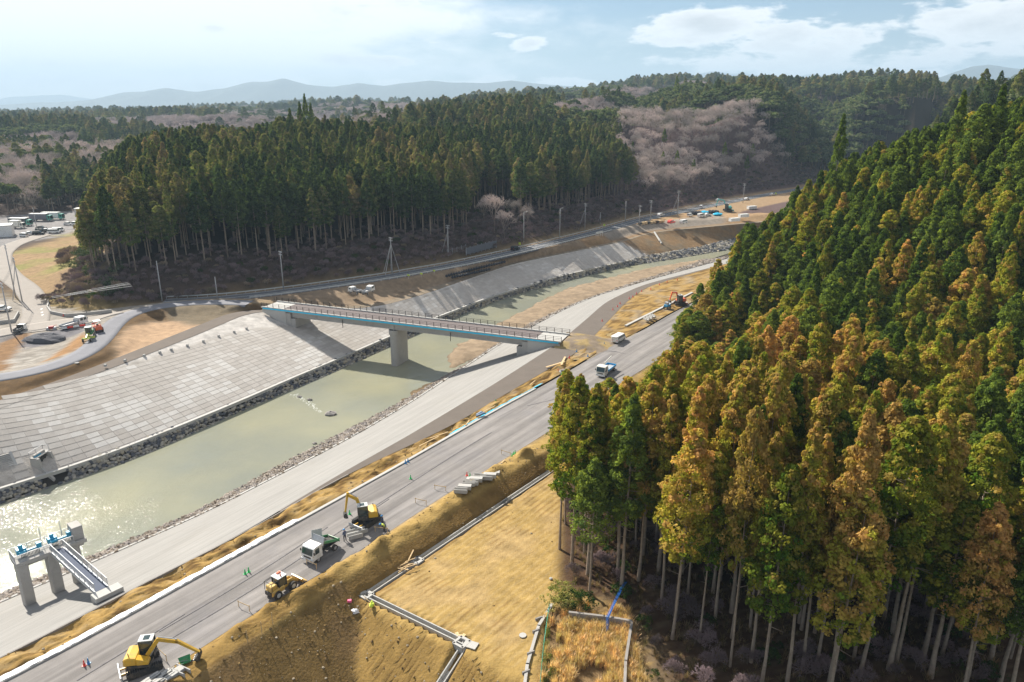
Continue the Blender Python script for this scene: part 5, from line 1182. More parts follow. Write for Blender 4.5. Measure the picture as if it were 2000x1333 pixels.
def wheel_loader(loc, rz, label):
    T = empty('wheel_loader', loc, rz, label, 'wheel loader')
    MB().prism([(-2.0, .55), (-.1, .55), (-.1, 1.25), (-1.85, 1.2)], -.72, .72).build('rear_body', M['cat'], T, .10)
    MB().box((-2.0, 0, .85), (.14, 1.1, .5)).build('radiator_grille', M['dark'], T, .02)
    MB().box((.75, 0, .75), (1.5, .7, .5)).build('front_frame', M['cat'], T, .05)
    mb = MB()
    for x in (-.85, .25):
        for y in (-.62, .62): mb.box((x, y, 1.75), (.09, .09, 1.25))
    mb.build('cab_frame', M['dark'], T); MB().box((-.3, 0, 1.68), (1.05, 1.16, 1.15)).build('cab_glass', M['glass'], T)
    MB().box((-.3, 0, 2.42), (1.35, 1.42, .09)).build('cab_roof', M['roof_pale'], T, .03)
    MB().box((-1.45, 0, 1.5), (.9, 1.1, .6)).build('engine_hood', M['cat'], T, .08); mb = MB()
    for y in (-.66, .66): mb.tube((-1.95, y, 1.2), (-1.9, y, 2.3), .035); mb.tube((-1.9, y, 2.3), (-.9, y, 2.3), .035)
    mb.tube((-1.9, -.66, 2.3), (-1.9, .66, 2.3), .035); mb.build('guard_frame', M['dark'], T)
    for x in (1.0, -1.25):
        for y in (-.72, .72): wheel(T, x, y, .52, .42, M['roof_pale'])
    for y in (-.3, .3): MB().prism([(.4, 1.35), (1.3, 1.3), (2.25, .45), (2.15, .28), (1.2, .95), (.4, 1.1)], y - .06, y + .06).build('lift_arm', M['cat'], T)
    MB().prism([(2.15, .75), (2.3, .25), (2.9, .08), (3.0, .14), (2.45, .35), (2.35, .8)], -1.0, 1.0).build('bucket', M['cat'], T, .02)
    for y in (-.97, .97): MB().prism([(2.2, .78), (2.3, .2), (2.95, .1)], y - .03, y + .03).build('bucket_side', M['steel'], T)
    MB().tube((-.3, -.3, 2.46), (-.3, -.3, 2.8), .09, .05).build('beacon', M['orange'], T); MB().box((-.05, .35, 2.53), (.5, .25, .14)).build('marker_cone', M['orange'], T)
    return T
def roller(loc, rz, label):
    T = empty('road_roller', loc, rz, label, 'road roller'); MB().disc((1.35, 0, .6), .6, 'Y', 1.7, 22).build('drum', M['steel'], T); MB().box((1.35, 0, 1.15), (1.5, 1.9, .14)).build('drum_frame', M['orange'], T)
    MB().box((-1.1, 0, 1.15), (2.0, 1.5, .9)).build('engine_cover', M['orange'], T, .1); MB().box((.15, 0, .95), (.8, 1.2, .5)).build('platform', M['dark'], T)
    for y in (-.8, .8): wheel(T, -1.1, y, .62, .45)
    mb = MB()
    for x in (-.6, .6):
        for y in (-.65, .65): mb.box((x, y, 1.9), (.06, .06, 1.6))
    mb.build('canopy_post', M['dark'], T); MB().box((0, 0, 2.72), (1.7, 1.6, .08)).build('canopy', M['white'], T); MB().box((-.2, 0, 1.55), (.5, .5, .6)).build('seat', M['black'], T); return T
def grader(loc, rz, label):
    T = empty('motor_grader', loc, rz, label, 'motor grader')
    MB().prism([(-3.2, .8), (-.6, .8), (-.6, 1.75), (-3.0, 1.6)], -.6, .6).build('engine_cover', M['dgreen'], T, .06); MB().prism([(-.4, 1.1), (3.2, .95), (3.2, 1.25), (1.8, 1.7), (-.4, 1.5)], -.16, .16).build('front_beam', M['lime'], T, .03)
    MB().box((-.35, 0, 2.2), (1.1, 1.2, 1.4)).build('cab_glass', M['glass'], T); mb = MB()
    for x in (-.9, .2):
        for y in (-.6, .6): mb.box((x, y, 2.1), (.08, .08, 1.6))
    mb.build('cab_frame', M['dgreen'], T); MB().box((-.35, 0, 2.95), (1.4, 1.4, .1)).build('cab_roof', M['white'], T)
    MB().box((1.0, 0, .5), (.12, 3.0, .5), R(25)).build('blade', M['lime'], T); MB().disc((1.0, 0, .85), .6, 'Z', .1, 14).build('turntable', M['lime'], T)
    for x in (2.9, -1.3, -2.4):
        for y in (-.85, .85): wheel(T, x, y, .5, .3)
    MB().box((3.1, 0, .95), (.25, 1.5, .2)).build('front_axle', M['lime'], T); return T

def person(loc, rz, label, helmet_m, top, legs, pose='stand'):
    me = bpy.data.meshes.new('person'); 
    J = {'pel': (0, 0, .92), 'sp': (0, 0, 1.15), 'ch': (.02, 0, 1.38), 'nk': (.03, 0, 1.5), 'hd': (.05, 0, 1.63), 'ht': (.05, 0, 1.74),
         'hl': (0, .1, .88), 'kl': (.05, .13, .48), 'al': (-.03, .14, .08), 'fl': (.14, .15, .04), 'hr': (0, -.1, .88), 'kr': (.03, -.14, .48), 'ar': (-.04, -.16, .08), 'fr': (.13, -.17, .04),
         'sl': (.0, .19, 1.42), 'el': (.02, .27, 1.14), 'wl': (.2, .25, .98), 'ml': (.28, .23, .94), 'sr': (0, -.19, 1.42), 'er': (.02, -.27, 1.14), 'wr': (.2, -.24, 1.0), 'mr': (.28, -.22, .97)}
    if pose == 'bend':
        for k in ('sp', 'ch', 'nk', 'hd', 'ht', 'sl', 'sr', 'el', 'er', 'wl', 'wr', 'ml', 'mr'):
            x, y, z = J[k]; a = .75 if k != 'sp' else .4; dx, dz = x, z - .92; J[k] = (dx * math.cos(a) + dz * math.sin(a), y, .92 - dx * math.sin(a) + dz * math.cos(a))
        for k, d in (('wl', -.25), ('ml', -.32), ('wr', -.25), ('mr', -.32)): x, y, z = J[k]; J[k] = (x, y, z + d)
    names = list(J); E_ = [('pel', 'sp'), ('sp', 'ch'), ('ch', 'nk'), ('nk', 'hd'), ('hd', 'ht'), ('pel', 'hl'), ('hl', 'kl'), ('kl', 'al'), ('al', 'fl'), ('pel', 'hr'), ('hr', 'kr'), ('kr', 'ar'), ('ar', 'fr'), ('ch', 'sl'), ('sl', 'el'), ('el', 'wl'), ('wl', 'ml'), ('ch', 'sr'), ('sr', 'er'), ('er', 'wr'), ('wr', 'mr')]
    rad = dict(pel=.15, sp=.15, ch=.17, nk=.065, hd=.105, ht=.09, hl=.11, kl=.075, al=.055, fl=.05, hr=.11, kr=.075, ar=.055, fr=.05, sl=.08, el=.055, wl=.042, ml=.045, sr=.08, er=.055, wr=.042, mr=.045)
    me.from_pydata([J[k] for k in names], [(names.index(a), names.index(b)) for a, b in E_], [])
    T = bpy.data.objects.new('person', me); COL.objects.link(T); md = T.modifiers.new('skin', 'SKIN')
    if not me.skin_vertices: bm = bmesh.new(); bm.from_mesh(me); bm.verts.layers.skin.verify(); bm.to_mesh(me); bm.free()
    for i, k in enumerate(names): v = me.skin_vertices[0].data[i]; v.radius = (rad[k], rad[k]); v.use_root = (k == 'pel')
    T.modifiers.new('sub', 'SUBSURF').levels = 1
    m = bpy.data.materials.new('work_clothes'); m.use_nodes = True; N = m.node_tree.nodes.new; L = m.node_tree.links.new; tc = N('ShaderNodeTexCoord'); sp = N('ShaderNodeSeparateXYZ'); cr = N('ShaderNodeValToRGB'); mr = N('ShaderNodeMapRange'); L(tc.outputs['Object'], sp.inputs[0]); L(sp.outputs[2], mr.inputs[0]); mr.inputs[2].default_value = 1.9
    L(mr.outputs[0], cr.inputs[0]); cr.color_ramp.interpolation = 'CONSTANT'; e = cr.color_ramp.elements; e[0].color = (.02, .02, .02, 1); e[1].position = .06; e[1].color = (*legs, 1); x = e.new(.49); x.color = (*top, 1); x = e.new(.8); x.color = (.45, .28, .2, 1); L(cr.outputs[0], m.node_tree.nodes['Principled BSDF'].inputs['Base Color']); m.node_tree.nodes['Principled BSDF'].inputs['Roughness'].default_value = .8
    me.materials.append(m); T.location = loc; T.rotation_euler = (0, 0, rz); tag(T, label, 'person')
    h = Vector(J['ht']); o = MB().blob(h + Vector((0, 0, .01)), (.16, .14, .12), 1, 0, 6, 10).build('helmet', helmet_m, T, smooth=True); MB().disc(h + Vector((.04, 0, -.03)), .17, 'Z', .02, 12).build('helmet_brim', helmet_m, o); return T

# ------------------------------------------------------------------ street and site furniture
def cone_m(m):
    mb = MB(); mb.tube((0, 0, .03), (0, 0, .72), .15, .035, 12); mb.box((0, 0, .02), (.38, .38, .05)); return mb.mesh('traffic_cone', m)
def cones():
    ms = {k: cone_m(M[k2]) for k, k2 in (('red', 'red'), ('green', 'cone_green'), ('blue', 'cone_blue'))}
    band = MB().tube((0, 0, .38), (0, 0, .52), .092, .066, 12).mesh('band', M['white'])
    def c(px, py, col, lab, z=0, g=None):
        p = at(px, py, z); o = link('traffic_cone', ms[col]); o.location = (p[0], p[1], z + .03); tag(o, lab, 'traffic cone', g); link('band', band, o)
    c(165, 1301, 'red', 'red cone on the lower road, left of the blue one'); c(173, 1297, 'blue', 'blue cone on the lower road beside the red one')
    c(479, 1122, 'green', 'green cone left of the pair in mid road below the tipper truck'); c(486, 1118, 'green', 'green cone right of the pair in mid road below the tipper truck')
    c(683, 1005, 'green', 'green cone at the left side of the upper excavator'); c(802, 936, 'green', 'lone green cone in mid road above the upper excavator')
    c(792, 906, 'blue', 'left one of two blue cones on the white kerb'); c(797, 903, 'blue', 'right one of two blue cones on the white kerb')
    for k, (px, py) in enumerate(((1000, 893), (1003, 890), (1006, 887))): c(px, py, 'green', 'green cone %s of the three on the bank right of the gravel road' % ('nearest', 'middle', 'farthest')[k])
    c(912, 930, 'red', 'red cone left of the upper stack of gutter blocks'); c(918, 932, 'green', 'green cone beside the red one at the gutter blocks')
    c(968, 787, 'green', 'green cone among the soil between lane and kerb'); c(1126, 688, 'blue', 'blue cone at the right end of the bridge'); c(1148, 697, 'blue', 'blue cone on the road edge below the white van'); c(1180, 674, 'blue', 'pale blue cone left of the white van')
    c(1112, 700, 'red', 'red cone by the pale boards near the bridge end'); c(1090, 726, 'red', 'fallen-looking red cone by the pipe ring near the bridge end'); c(1097, 733, 'green', 'green cone beside the pipe ring near the bridge end')
    far = [(1176, 628), (1197, 606), (1206, 600), (1211, 594), (1229, 584), (1236, 581), (1243, 575), (1253, 570), (1271, 566), (1288, 557), (1303, 552), (1323, 548)]
    for i, (px, py) in enumerate(far): c(px, py, 'red', 'red cone %s in the row along the curved far lane' % ('nearest the bridge', 'second from the bridge', 'third from the bridge', 'fourth from the bridge', 'fifth from the bridge', 'sixth from the bridge', 'sixth from the wood end', 'fifth from the wood end', 'fourth from the wood end', 'third from the wood end', 'second from the wood end', 'nearest the wood')[i])
    c(124, 618, 'red', 'red cone behind the guard rail on the old road corner', .4); c(1391, 426, 'red', 'red cone by the far parked vans'); c(1327, 430, 'red', 'red barrier cone by the far soil heap')

def pole(px, py, top_py, label, kind='power', stays=0, z=0.0, group=None, lamp=False, zf=None):
    p = hit(px, py, zf) if zf else Vector((*at(px, py, z), z)); d = math.hypot(p.x, p.y)
    # height from the photographed top
    v = (CYP - top_py) / FPX; dy = math.cos(PITCH) + v * math.sin(PITCH); dz = -math.sin(PITCH) + v * math.cos(PITCH); h = HCAM + p.y * dz / dy - p.z
    rz = math.atan2(BLUE[6][1] - BLUE[3][1], BLUE[6][0] - BLUE[3][0]); T = empty('street_lamp' if lamp else 'utility_pole', p, rz, label, 'street lamp' if lamp else 'utility pole', group)
    MB().tube((0, 0, -.5), (0, 0, h), .20 if not lamp else .15, .12 if not lamp else .09, 10).build('shaft', M['pole'] if not lamp else M['roof_pale'], T, smooth=True)
    if lamp: MB().tube((0, 0, h - .05), (1.5, 0, h + .12), .05).build('arm', M['roof_pale'], T); MB().box((1.7, 0, h + .12), (.7, .26, .14)).build('lamp_head', M['roof_pale'], T)
    if kind == 'power':
        for z_ in (h - .35, h - 1.2): MB().box((0, 0, z_), (.1, 1.9, .1)).build('cross_arm', M['steel'], T)
        mb = MB()
        for z_ in (h - .3, h - 1.15):
            for y in (-.85, -.4, .4, .85): mb.tube((0, y, z_), (0, y, z_ + .3), .06)
        mb.build('insulators', M['white'], T)
    if kind == 'transformer':
        MB().box((0, 0, h - .4), (.1, 2.0, .1)).build('cross_arm', M['steel'], T); MB().tube((.45, 0, h - 3.0), (.45, 0, h - 2.0), .32, n=12).build('transformer', M['steel'], T)
        mb = MB(); [mb.tube((0, y, h - .35), (0, y, h), .07) for y in (-.9, -.3, .3, .9)]; mb.build('insulators', M['white'], T); MB().box((0, 0, h - 4.6), (.9, .1, .5)).build('switch_box', M['steel'], T)
    for i in range(stays):
        a = (i - (stays - 1) / 2) * 1.1 + math.pi * .5 + (.5 if stays == 1 else 0); MB().tube((0, 0, h * .82), (math.cos(a) * h * .26, math.sin(a) * h * .26, -.3), .09, .12).build('brace_pole', M['pole'], T)
    return T, p, h

def build_poles():
    P_ = {}
    def add(k, *a, **kw): P_[k] = pole(*a, **kw)
    add('a', 317, 589, 510, 'slim pole left of the three on the road below the wood', 'plain'); add('b', 425, 585, 541, 'short slim pole where the curved road meets the dark road', 'plain')
    add('c', 554, 566, 491, 'pole with short crossarm behind the left end of the bridge', 'power')
    add('d', 766, 535, 464, 'utility pole with four brace poles above the bridge middle', 'power', 4); add('e', 876, 507, 440, 'utility pole with a brace at the grey fence panels', 'power', 2)
    add('f', 1023, 477, 415, 'tall street lamp by the small black car', 'lamp', lamp=True); add('g', 1093, 467, 408, 'tall street lamp right of the small black car', 'lamp', lamp=True)
    add('h', 1142, 452, 398, 'braced utility pole behind the road, left of the yellow marker', 'power', 1); add('i', 1172, 440, 415, 'short braced pole behind the road at the yellow marker', 'plain', 1)
    add('j', 1221, 435, 393, 'thin pole at the road bend left of the transformer pole', 'plain'); add('k', 1248, 444, 402, 'pole with transformer and switch gear by the timber stacks', 'transformer'); add('l', 1270, 435, 392, 'utility pole right of the transformer pole', 'power')
    add('m', 1323, 421, 373, 'double pole with brace at the far soil heap', 'power', 1); add('n', 1451, 397, 359, 'far utility pole at the upper end of the road', 'power')
    add('o', 73, 452, 406, 'lamp pole standing among the cars on the parking lot', 'plain', z=3); add('q', 23, 650, 553, 'pole in front of the left yard beside the small pickup', 'power', z=.2)
    add('r', 30, 577, 478, 'wooden-looking pole left of the pair on the dry slope', 'power', z=1.2); add('s', 43, 587, 503, 'pole right of the pair on the dry slope beside the branch road', 'power', 1, z=1)
    # cables
    def cable(a, b, lab, n=3, sag=1.2):
        (Ta, pa, ha), (Tb, pb, hb) = P_[a], P_[b]; mb = MB()
        for k in range(n):
            off = Vector((math.cos(Ta.rotation_euler.z + math.pi / 2), math.sin(Ta.rotation_euler.z + math.pi / 2), 0)) * (k - (n - 1) / 2) * .8; p, q = pa + Vector((0, 0, ha - .1)) + off, pb + Vector((0, 0, hb - .1)) + off
            pts = [p.lerp(q, t) - Vector((0, 0, sag * 4 * t * (1 - t))) for t in np.linspace(0, 1, 9)]; mb.path(pts, .03, 4)
        o = mb.build('cable', M['dark']); tag(o, lab, 'cable')
    cable('c', 'd', 'overhead cables between the first two poles above the bridge'); cable('d', 'e', 'overhead cables from the four-braced pole to the grey fence'); cable('e', 'h', 'long overhead cables past the two street lamps'); cable('h', 'k', 'overhead cables to the transformer pole'); cable('k', 'm', 'overhead cables above the far soil heap'); cable('q', 's', 'overhead cables crossing the branch road')
    # four bright cables in front of the dark slope
    for k, (a, b) in enumerate((((130, 575), (250, 552)), ((133, 577), (253, 554)), ((100, 580), (255, 556)), ((102, 582), (258, 559)))):
        p = at3(*a, 7.0); q = at3(*b, 9.0); o = MB().path([p, q], .035, 5).build('cable', M['roof_pale']); tag(o, ['topmost', 'second', 'third', 'lowest'][k] + ' of the four pale cables in front of the brushy slope', 'cable')

def build_roadside():
    # guard rails along the dark road
    p = BLUEs; d = np.gradient(p, axis=0); d /= np.linalg.norm(d, axis=1)[:, None]; nr = np.stack([-d[:, 1], d[:, 0]], 1)
    def rail_line(off, y0, y1, lab, low=False, step=1, h=.75, m='roof_pale'):
        q = p + nr * off; q = q[(q[:, 1] > y0) & (q[:, 1] < y1)]; T = empty('guard_rail', (q[0][0], q[0][1], 0), 0, lab, 'guard rail'); o0 = Vector((q[0][0], q[0][1], 0)); mb = MB()
        for a, b in zip(q[:-1], q[1:]):
            A_, B_ = Vector((*a, 0)) - o0, Vector((*b, 0)) - o0; dd = B_ - A_; mb.box((A_ + B_) / 2 + Vector((0, 0, h - .12)), (dd.length + .02, .07, .30), math.atan2(dd.y, dd.x))
        mb.build('beam', M[m], T); pm = MB().tube((0, 0, 0), (0, 0, h), .07, n=6).mesh('post', M[m])
        for a in q[::step]: o = link('post', pm, T); o.location = Vector((*a, 0)) - o0
    rail_line(4.0, 214, 470, 'long pale guard rail between the dark road and the brushy slope'); rail_line(-4.0, 217, 296, 'pale guard rail on the river side of the dark road')
    rail_line(-4.0, 300, 345, 'short guard rail on the river side near the river bend')
    # small yellow markers
    for px, py, lab in ((798, 541, 'small yellow marker on the guard rail above the parked trucks'), (1015, 478, 'yellow marker board behind the small black car'), (1180, 441, 'yellow marker board at the road bend'), (823, 538, 'pale yellow marker right of the first on the guard rail'), (848, 532, 'pale yellow marker farther right on the guard rail'), (1515, 378, 'yellow marker where the far road meets the wood')):
        x, y = at(px, py + 4, 0); T = empty('marker', (x, y, 0), .9, lab, 'marker'); MB().tube((0, 0, 0), (0, 0, 1.0), .05).build('post', M['steel'], T); MB().box((0, 0, 1.25), (.1, 1.0, .9 if px > 1000 else .5)).build('panel', M['hivis'], T)
    # grey net panels on a pale wall
    a, b = at3(875, 508, 0), at3(910, 497, 0); c = at3(970, 482, 1.5); wl = empty('barrier_wall', a, math.atan2((b - a).y, (b - a).x), 'pale curved concrete barrier with steel posts beside the braced pole', 'wall'); L_ = (b - a).length
    MB().box((L_ / 2, 0, .8), (L_, .3, 1.8)).build('wall_face', M['concrete_light'], wl)
    for i in range(5): MB().box((i * L_ / 4, 0, 2.8), (.15, .15, 2.4)).build('post', M['steel'], wl)
    mb = MB(); fence_panel(mb, (0, 0, 1.7), (L_, 0, 1.7), 2.0, .35, .03); mb.build('net', M['steel'], wl)
    a = at3(911, 500, 1.0); d_ = c - a; f = empty('net_fence', a, math.atan2(d_.y, d_.x), 'long grey rockfall net fence on the slope right of the pale barrier', 'fence'); n = 8
    for i in range(n): MB().box(((i + .5) * d_.length / n, 0, 1.7), (d_.length / n * .97, .05, 2.6)).build('net_panel', mat('grey_net', (.13, .14, .16), .8) if i == 0 else bpy.data.materials['grey_net'], f)
    for i in range(n + 1): MB().box((i * d_.length / n, .1, 1.7), (.14, .14, 3.2)).build('post', M['steel'], f)
    # black sand bags, two rows above the block slope
    bag = MB().blob((0, 0, .5), (.58, .58, .52), 5, .07, 6, 10).mesh('sand_bag', M['sand_bag'], smooth=True); tie = MB().tube((0, 0, .95), (0, 0, 1.15), .12, .2, 8).mesh('tie', M['black'])
    for row, (p0, p1, n) in enumerate((((872, 546), (985, 519), 24), ((884, 538), (955, 523), 16))):
        for i in range(n):
            t = i / (n - 1); px, py = p0[0] + (p1[0] - p0[0]) * t, p0[1] + (p1[1] - p0[1]) * t; q = hit(px, py, TL, -2); o = link('sand_bag', bag); o.location = q; o.rotation_euler = (0, 0, i * 2.1); o.scale = (1, 1, .9 + .2 * ((i * 7) % 5) / 5)
            tag(o, 'round black sandbag in the %s row on the bank above the block slope' % ('front' if row == 0 else 'rear'), 'sandbag', 'black sandbags, %s row' % ('front' if row == 0 else 'rear')); link('tie', tie, o)
    # frame sign by the road bend
    q = hit(1170, 466, TL, 0); T = empty('sign_frame', q, .75, 'white lattice sign frame standing on the bare bank below the road bend', 'sign')
    mb = MB(); [mb.box((x, 0, 1.3), (.08, .08, 2.6)) for x in (-2.2, -.8, .8, 2.2)]; mb.build('frame_post', M['white'], T); mb = MB(); [mb.box((0, 0, z), (4.5, .06, .08)) for z in (.9, 1.7, 2.5)]; mb.build('frame_bar', M['white'], T)
    MB().box((0, 0, 2.1), (4.3, .03, .7)).build('panel', M['roof_pale'], T)
    # slope gutters on the far soil bank
    for k, (a, b) in enumerate((((1278, 455), (1292, 477)), ((1410, 440), (1427, 454)))):
        pa, pb = hit(*a, ZSL, -3), hit(*b, ZSL, -6); o = MB().path([pa + Vector((0, 0, .3)), pb + Vector((0, 0, .3))], .45, 6).build('gutter', M['concrete_light']); tag(o, ['pale gutter running down the far soil bank, left one', 'pale gutter running down the far soil bank near the wood'][k], 'gutter')
    # old road corner guard rails and wall
    def low_wall(pts, h, w, z, lab, m='concrete'):
        mb = MB(); q = [at3(a, b, z) for a, b in pts]
        for a, b in zip(q[:-1], q[1:]): d = b - a; mb.box((a + b) / 2 + Vector((0, 0, h / 2 - .1)), (d.length + w * .6, w, h), math.atan2(d.y, d.x))
        o = mb.build('guard_rail', M[m]); tag(o, lab, 'guard rail')
    low_wall([(218, 610), (170, 616), (130, 619), (100, 613), (93, 603), (96, 592)], .9, .35, .3, 'weathered guard rail round the grassy corner of the branch road'); low_wall([(0, 633), (28, 630), (37, 614)], 1.0, .3, .3, 'weathered guard rail at the left edge of the branch road')
    low_wall([(20, 472), (50, 468), (80, 464), (120, 462)], 1.6, .4, 1.6, 'dark retaining edge below the parked cars', 'black')
    # red and white barrier boards beside the old road
    rb = empty('barrier', at3(160, 640, .3), heading((104, 641), (200, 627)), 'line of red and white barrier boards along the old road behind the flatbed truck', 'barrier')
    for i in range(9): MB().box((-4 + i * 1.4, 0, .55), (1.3, .06, .5)).build('board', M['red'] if i % 2 else M['white'], rb)
    # painted marks on the branch road
    for k, (px, py) in enumerate(((81, 604), (82, 610), (83, 615))):
        q = at3(px, py, .5); o = MB().box((0, 0, 0), (.45, 1.0, .01)).build('road_mark', M['line']); o.location = (q.x, q.y, float(TL(np.array(q.x), np.array(q.y))) + .145); o.rotation_euler = (0, 0, .2); tag(o, kind='structure')
    # buildings
    def house(name, px, py, z, w, d, h, roof, rz, lab, wm, rm, wins):
        x, y = at(px, py, z); B = empty(name, (x, y, z), rz, lab, 'building'); MB().box((0, 0, h / 2), (w, d, h)).build('wall', wm, B)
        if roof > 0: MB().prism([(-w / 2 - .4, h), (w / 2 + .4, h), (w * .12, h + roof), (-w * .12, h + roof)], -d / 2 - .4, d / 2 + .4).build('roof', rm, B)
        else: MB().box((0, 0, h + .1), (w + .3, d + .3, .2)).build('roof', rm, B)
        for wx in wins: o = MB().box((wx, -d / 2 - .02, h * .58), (1.0, .08, .9)).build('window', M['glass'], B); MB().box((wx, -d / 2 - .05, h * .58 - .5), (1.2, .12, .08)).build('sill', M['white'], o)
        return B
    house('warehouse', -8, 462, 3, 13, 7, 4.6, 0, .45, 'white flat-roofed shed cut by the left edge at the parking lot', M['white'], M['roof_pale'], [])
    house('site_office', 164, 419, 3, 7, 4, 3.0, 0, .1, 'pale prefabricated hut behind the small house at the wood edge', M['wall_pale'], M['roof_pale'], [-1.8, 1.6]); house('small_house', 172, 430, 3, 8, 5, 2.6, 1.5, .1, 'small house with a pale green hipped roof at the wood edge', M['concrete_dark'], mat('pale_green_roof', (.45, .52, .46), .6), [-2.2, 0, 2.2])
    # far buildings seen on the hill at the left
    house('far_house', 95, 322, 9, 14, 6, 3, 1.0, .1, 'low pale building among bare trees far behind the parking lot', M['wall_pale'], M['roof_pale'], [-4, 0, 4])

def build_vehicles():
    dump_truck()
    p = at3(717, 1021); excavator(p, heading((736, 1014), (708, 1032)), R(196), 'yellow mini excavator with its arm tucked in, standing beside the tipper truck', [(.55, .7), (1.05, 2.6), (2.15, 3.35), (2.55, 1.05), .6], M['yellow'], 1.12)
    p = at3(281, 1305); excavator(p, heading((308, 1300), (253, 1320)), heading((281, 1305), (385, 1293)), 'ochre yellow excavator reaching its bucket to the road edge in the foreground', [(.55, .7), (1.7, 2.25), (3.4, 1.75), (5.1, .35), 1.0], M['yellow'], 1.12)
    p = at3(552, 1155); wheel_loader(p, heading((545, 1163), (571, 1146)), 'small yellow wheel loader with guard frame at the edge of the gravel road')
    T = car(at3(1208, 667), heading((1201, 671), (1216, 662)), 'white van with its tailgate open on the gravel road', None, M['white'], 'van'); o = MB().box((-2.75, 0, 1.95), (1.0, 1.6, .06), 0, .12).build('tailgate', M['white'], T)
    truck(at3(698, 574, -.3), heading((690, 574), (706, 577)) + math.pi, 'white small truck facing left on the bare mound behind the bridge', None, M['white'], 'flat', 2.6, None, 1.8, 2.0); truck(at3(716, 575, -.3), heading((706, 579), (728, 567)), 'white crew-cab flatbed truck facing right on the bare mound behind the bridge', None, M['white'], 'flat', 3.2, None, 1.8, 2.1, True)
    truck(at3(136, 641, .2), heading((112, 647), (158, 634)), 'white crew-cab flatbed truck parked beside the red and white barrier', None, M['white'], 'flat', 4.2, None, 2.0, 2.3, True); truck(at3(37, 651, .2), heading((30, 655), (46, 645)), 'small pickup truck with a dark bed at the left edge of the yard', None, M['white'], 'flat', 2.3, M['dark'], 1.6, 1.8)
    roller(at3(192, 647, 1.25), heading((188, 648), (196, 645)) + .9, 'orange-red road roller on the curved road behind the green grader'); grader(at3(175, 662, 1.25), heading((180, 655), (168, 672)), 'yellow and dark green motor grader on the curved road')
    p = at3(101, 645, .2); T = empty('compactor', p, .3, 'small dark red compactor left of the flatbed truck', 'compactor'); MB().box((0, 0, .7), (1.3, .9, .7)).build('engine', mat('dark_red', (.35, .05, .05), .5), T, .08); MB().disc((-.8, 0, .4), .4, 'Y', .9, 14).build('drum', M['steel'], T); MB().disc((.8, 0, .4), .4, 'Y', .9, 14).build('drum', M['steel'], T); MB().path([(.6, 0, 1), (1.2, 0, 1.3), (1.4, 0, 1.3)], .05).build('handle', M['orange'], T)
    car(at3(6, 607, .4), .05, 'pale car parked beside the branch road at the left edge', None, M['white'], 'car'); car(at3(1006, 489), heading((1000, 491), (1014, 487)), 'small black car driving on the dark road below the street lamp', None, M['black'], 'suv')
    # parking lot
    lotc = [(47, 463, 'kei', 'white', 'cream and green van nearest the edge of the parking lot', 2.9), (58, 459, 'car', 'white', 'white car behind the cream van on the parking lot', .3), (76, 459, 'suv', 'black', 'black car in front of the dark group under the lamp pole', .1), (81, 454, 'suv', 'black', 'black car behind the front black one under the lamp pole', .1), (81, 448, 'car', 'black', 'dark car at the back of the group under the lamp pole', .1), (91, 453, 'car', 'white', 'white car between the black cars and the pale vans', .3), (106, 456, 'van', 'white', 'pale van nearest the dark retaining edge', .2), (114, 453, 'van', 'white', 'white van behind the pale van at the lot edge', .3), (134, 440, 'car', 'white', 'white car alone in the middle right of the parking lot', .05), (152, 441, 'van', 'white', 'white vehicle half hidden by bare branches near the small house', .05)]
    for px, py, k, c, lab, a in lotc: car(at3(px, py, 3.05), a, lab, None, M[c], k)
    truck(at3(78, 432, 3.05), -.05, 'green-cabbed box lorry with a long grey body parked before the wooded bank', None, M['green_cab'], 'box', 8.5, M['asphalt_pale'], 2.3, 2.8, wh=.5); truck(at3(101, 429, 3.05), -.05, 'green-cabbed lorry with a white body, rightmost on the parking lot', None, M['green_cab'], 'box', 8.5, M['white'], 2.3, 2.8, wh=.5)
    truck(at3(38, 441, 3.05), -.1, 'green-cabbed lorry with a dark body, second from the left', None, M['green_cab'], 'box', 8.5, M['asphalt'], 2.3, 2.8, wh=.5); truck(at3(32, 446, 3.05), -.1, 'cream truck with blue windscreen in front of the dark lorry', None, M['cream'], 'box', 4.5, M['cream'], 2.1, 2.6)
    # far site
    excavator(at3(1421, 413, .1), 0, R(168), 'turquoise excavator at work by the far road', [(.55, .7), (1.6, 3.1), (3.6, 3.4), (4.2, 1.2), .8], M['teal'], 1.5)
    for px, py, k, c, lab, a in ((1335, 437, 'van', 'white', 'white van parked alone at the near edge of the far site', .75), (1347, 423, 'kei', 'white', 'white van at the left end of the far parked row', .75), (1369, 424, 'van', 'white', 'white van in front of the blue sheets on the far site', .75), (1381, 422, 'car', 'white', 'white car behind the far white van', .6), (1403, 393, 'car', 'white', 'white car driving away on the far road', .8), (1458, 391, 'car', 'white', 'white car beside the far pole on the road', .8), (1369, 407, 'kei', 'white', 'small pale van at the far soil heap', 1.2), (1291, 423, 'suv', 'white', 'white car driving on the road before the timber stacks', .75), (1311, 437, 'suv', 'red', 'dark reddish car at the end of the timber stacks', .75), (1508, 382, 'car', 'white', 'far car where the road reaches the wood', .8)):
        car(at3(px, py, .1), a, lab, None, M[c], k)
    for px, py, lab in ((1434, 433, 'white flat container at the near side of the far site'), (1452, 425, 'long white container half behind the cedars'), (1468, 409, 'white boat-like load on blocks at the far site')):
        q = at3(px, py, .1); T = empty('container', q, .4, lab, 'container'); MB().box((0, 0, .9), (5.5, 2.2, 1.5)).build('body', M['white'], T, .05); MB().box((0, 0, 1.7), (5.6, 2.3, .12)).build('lid', M['roof_pale'], T)
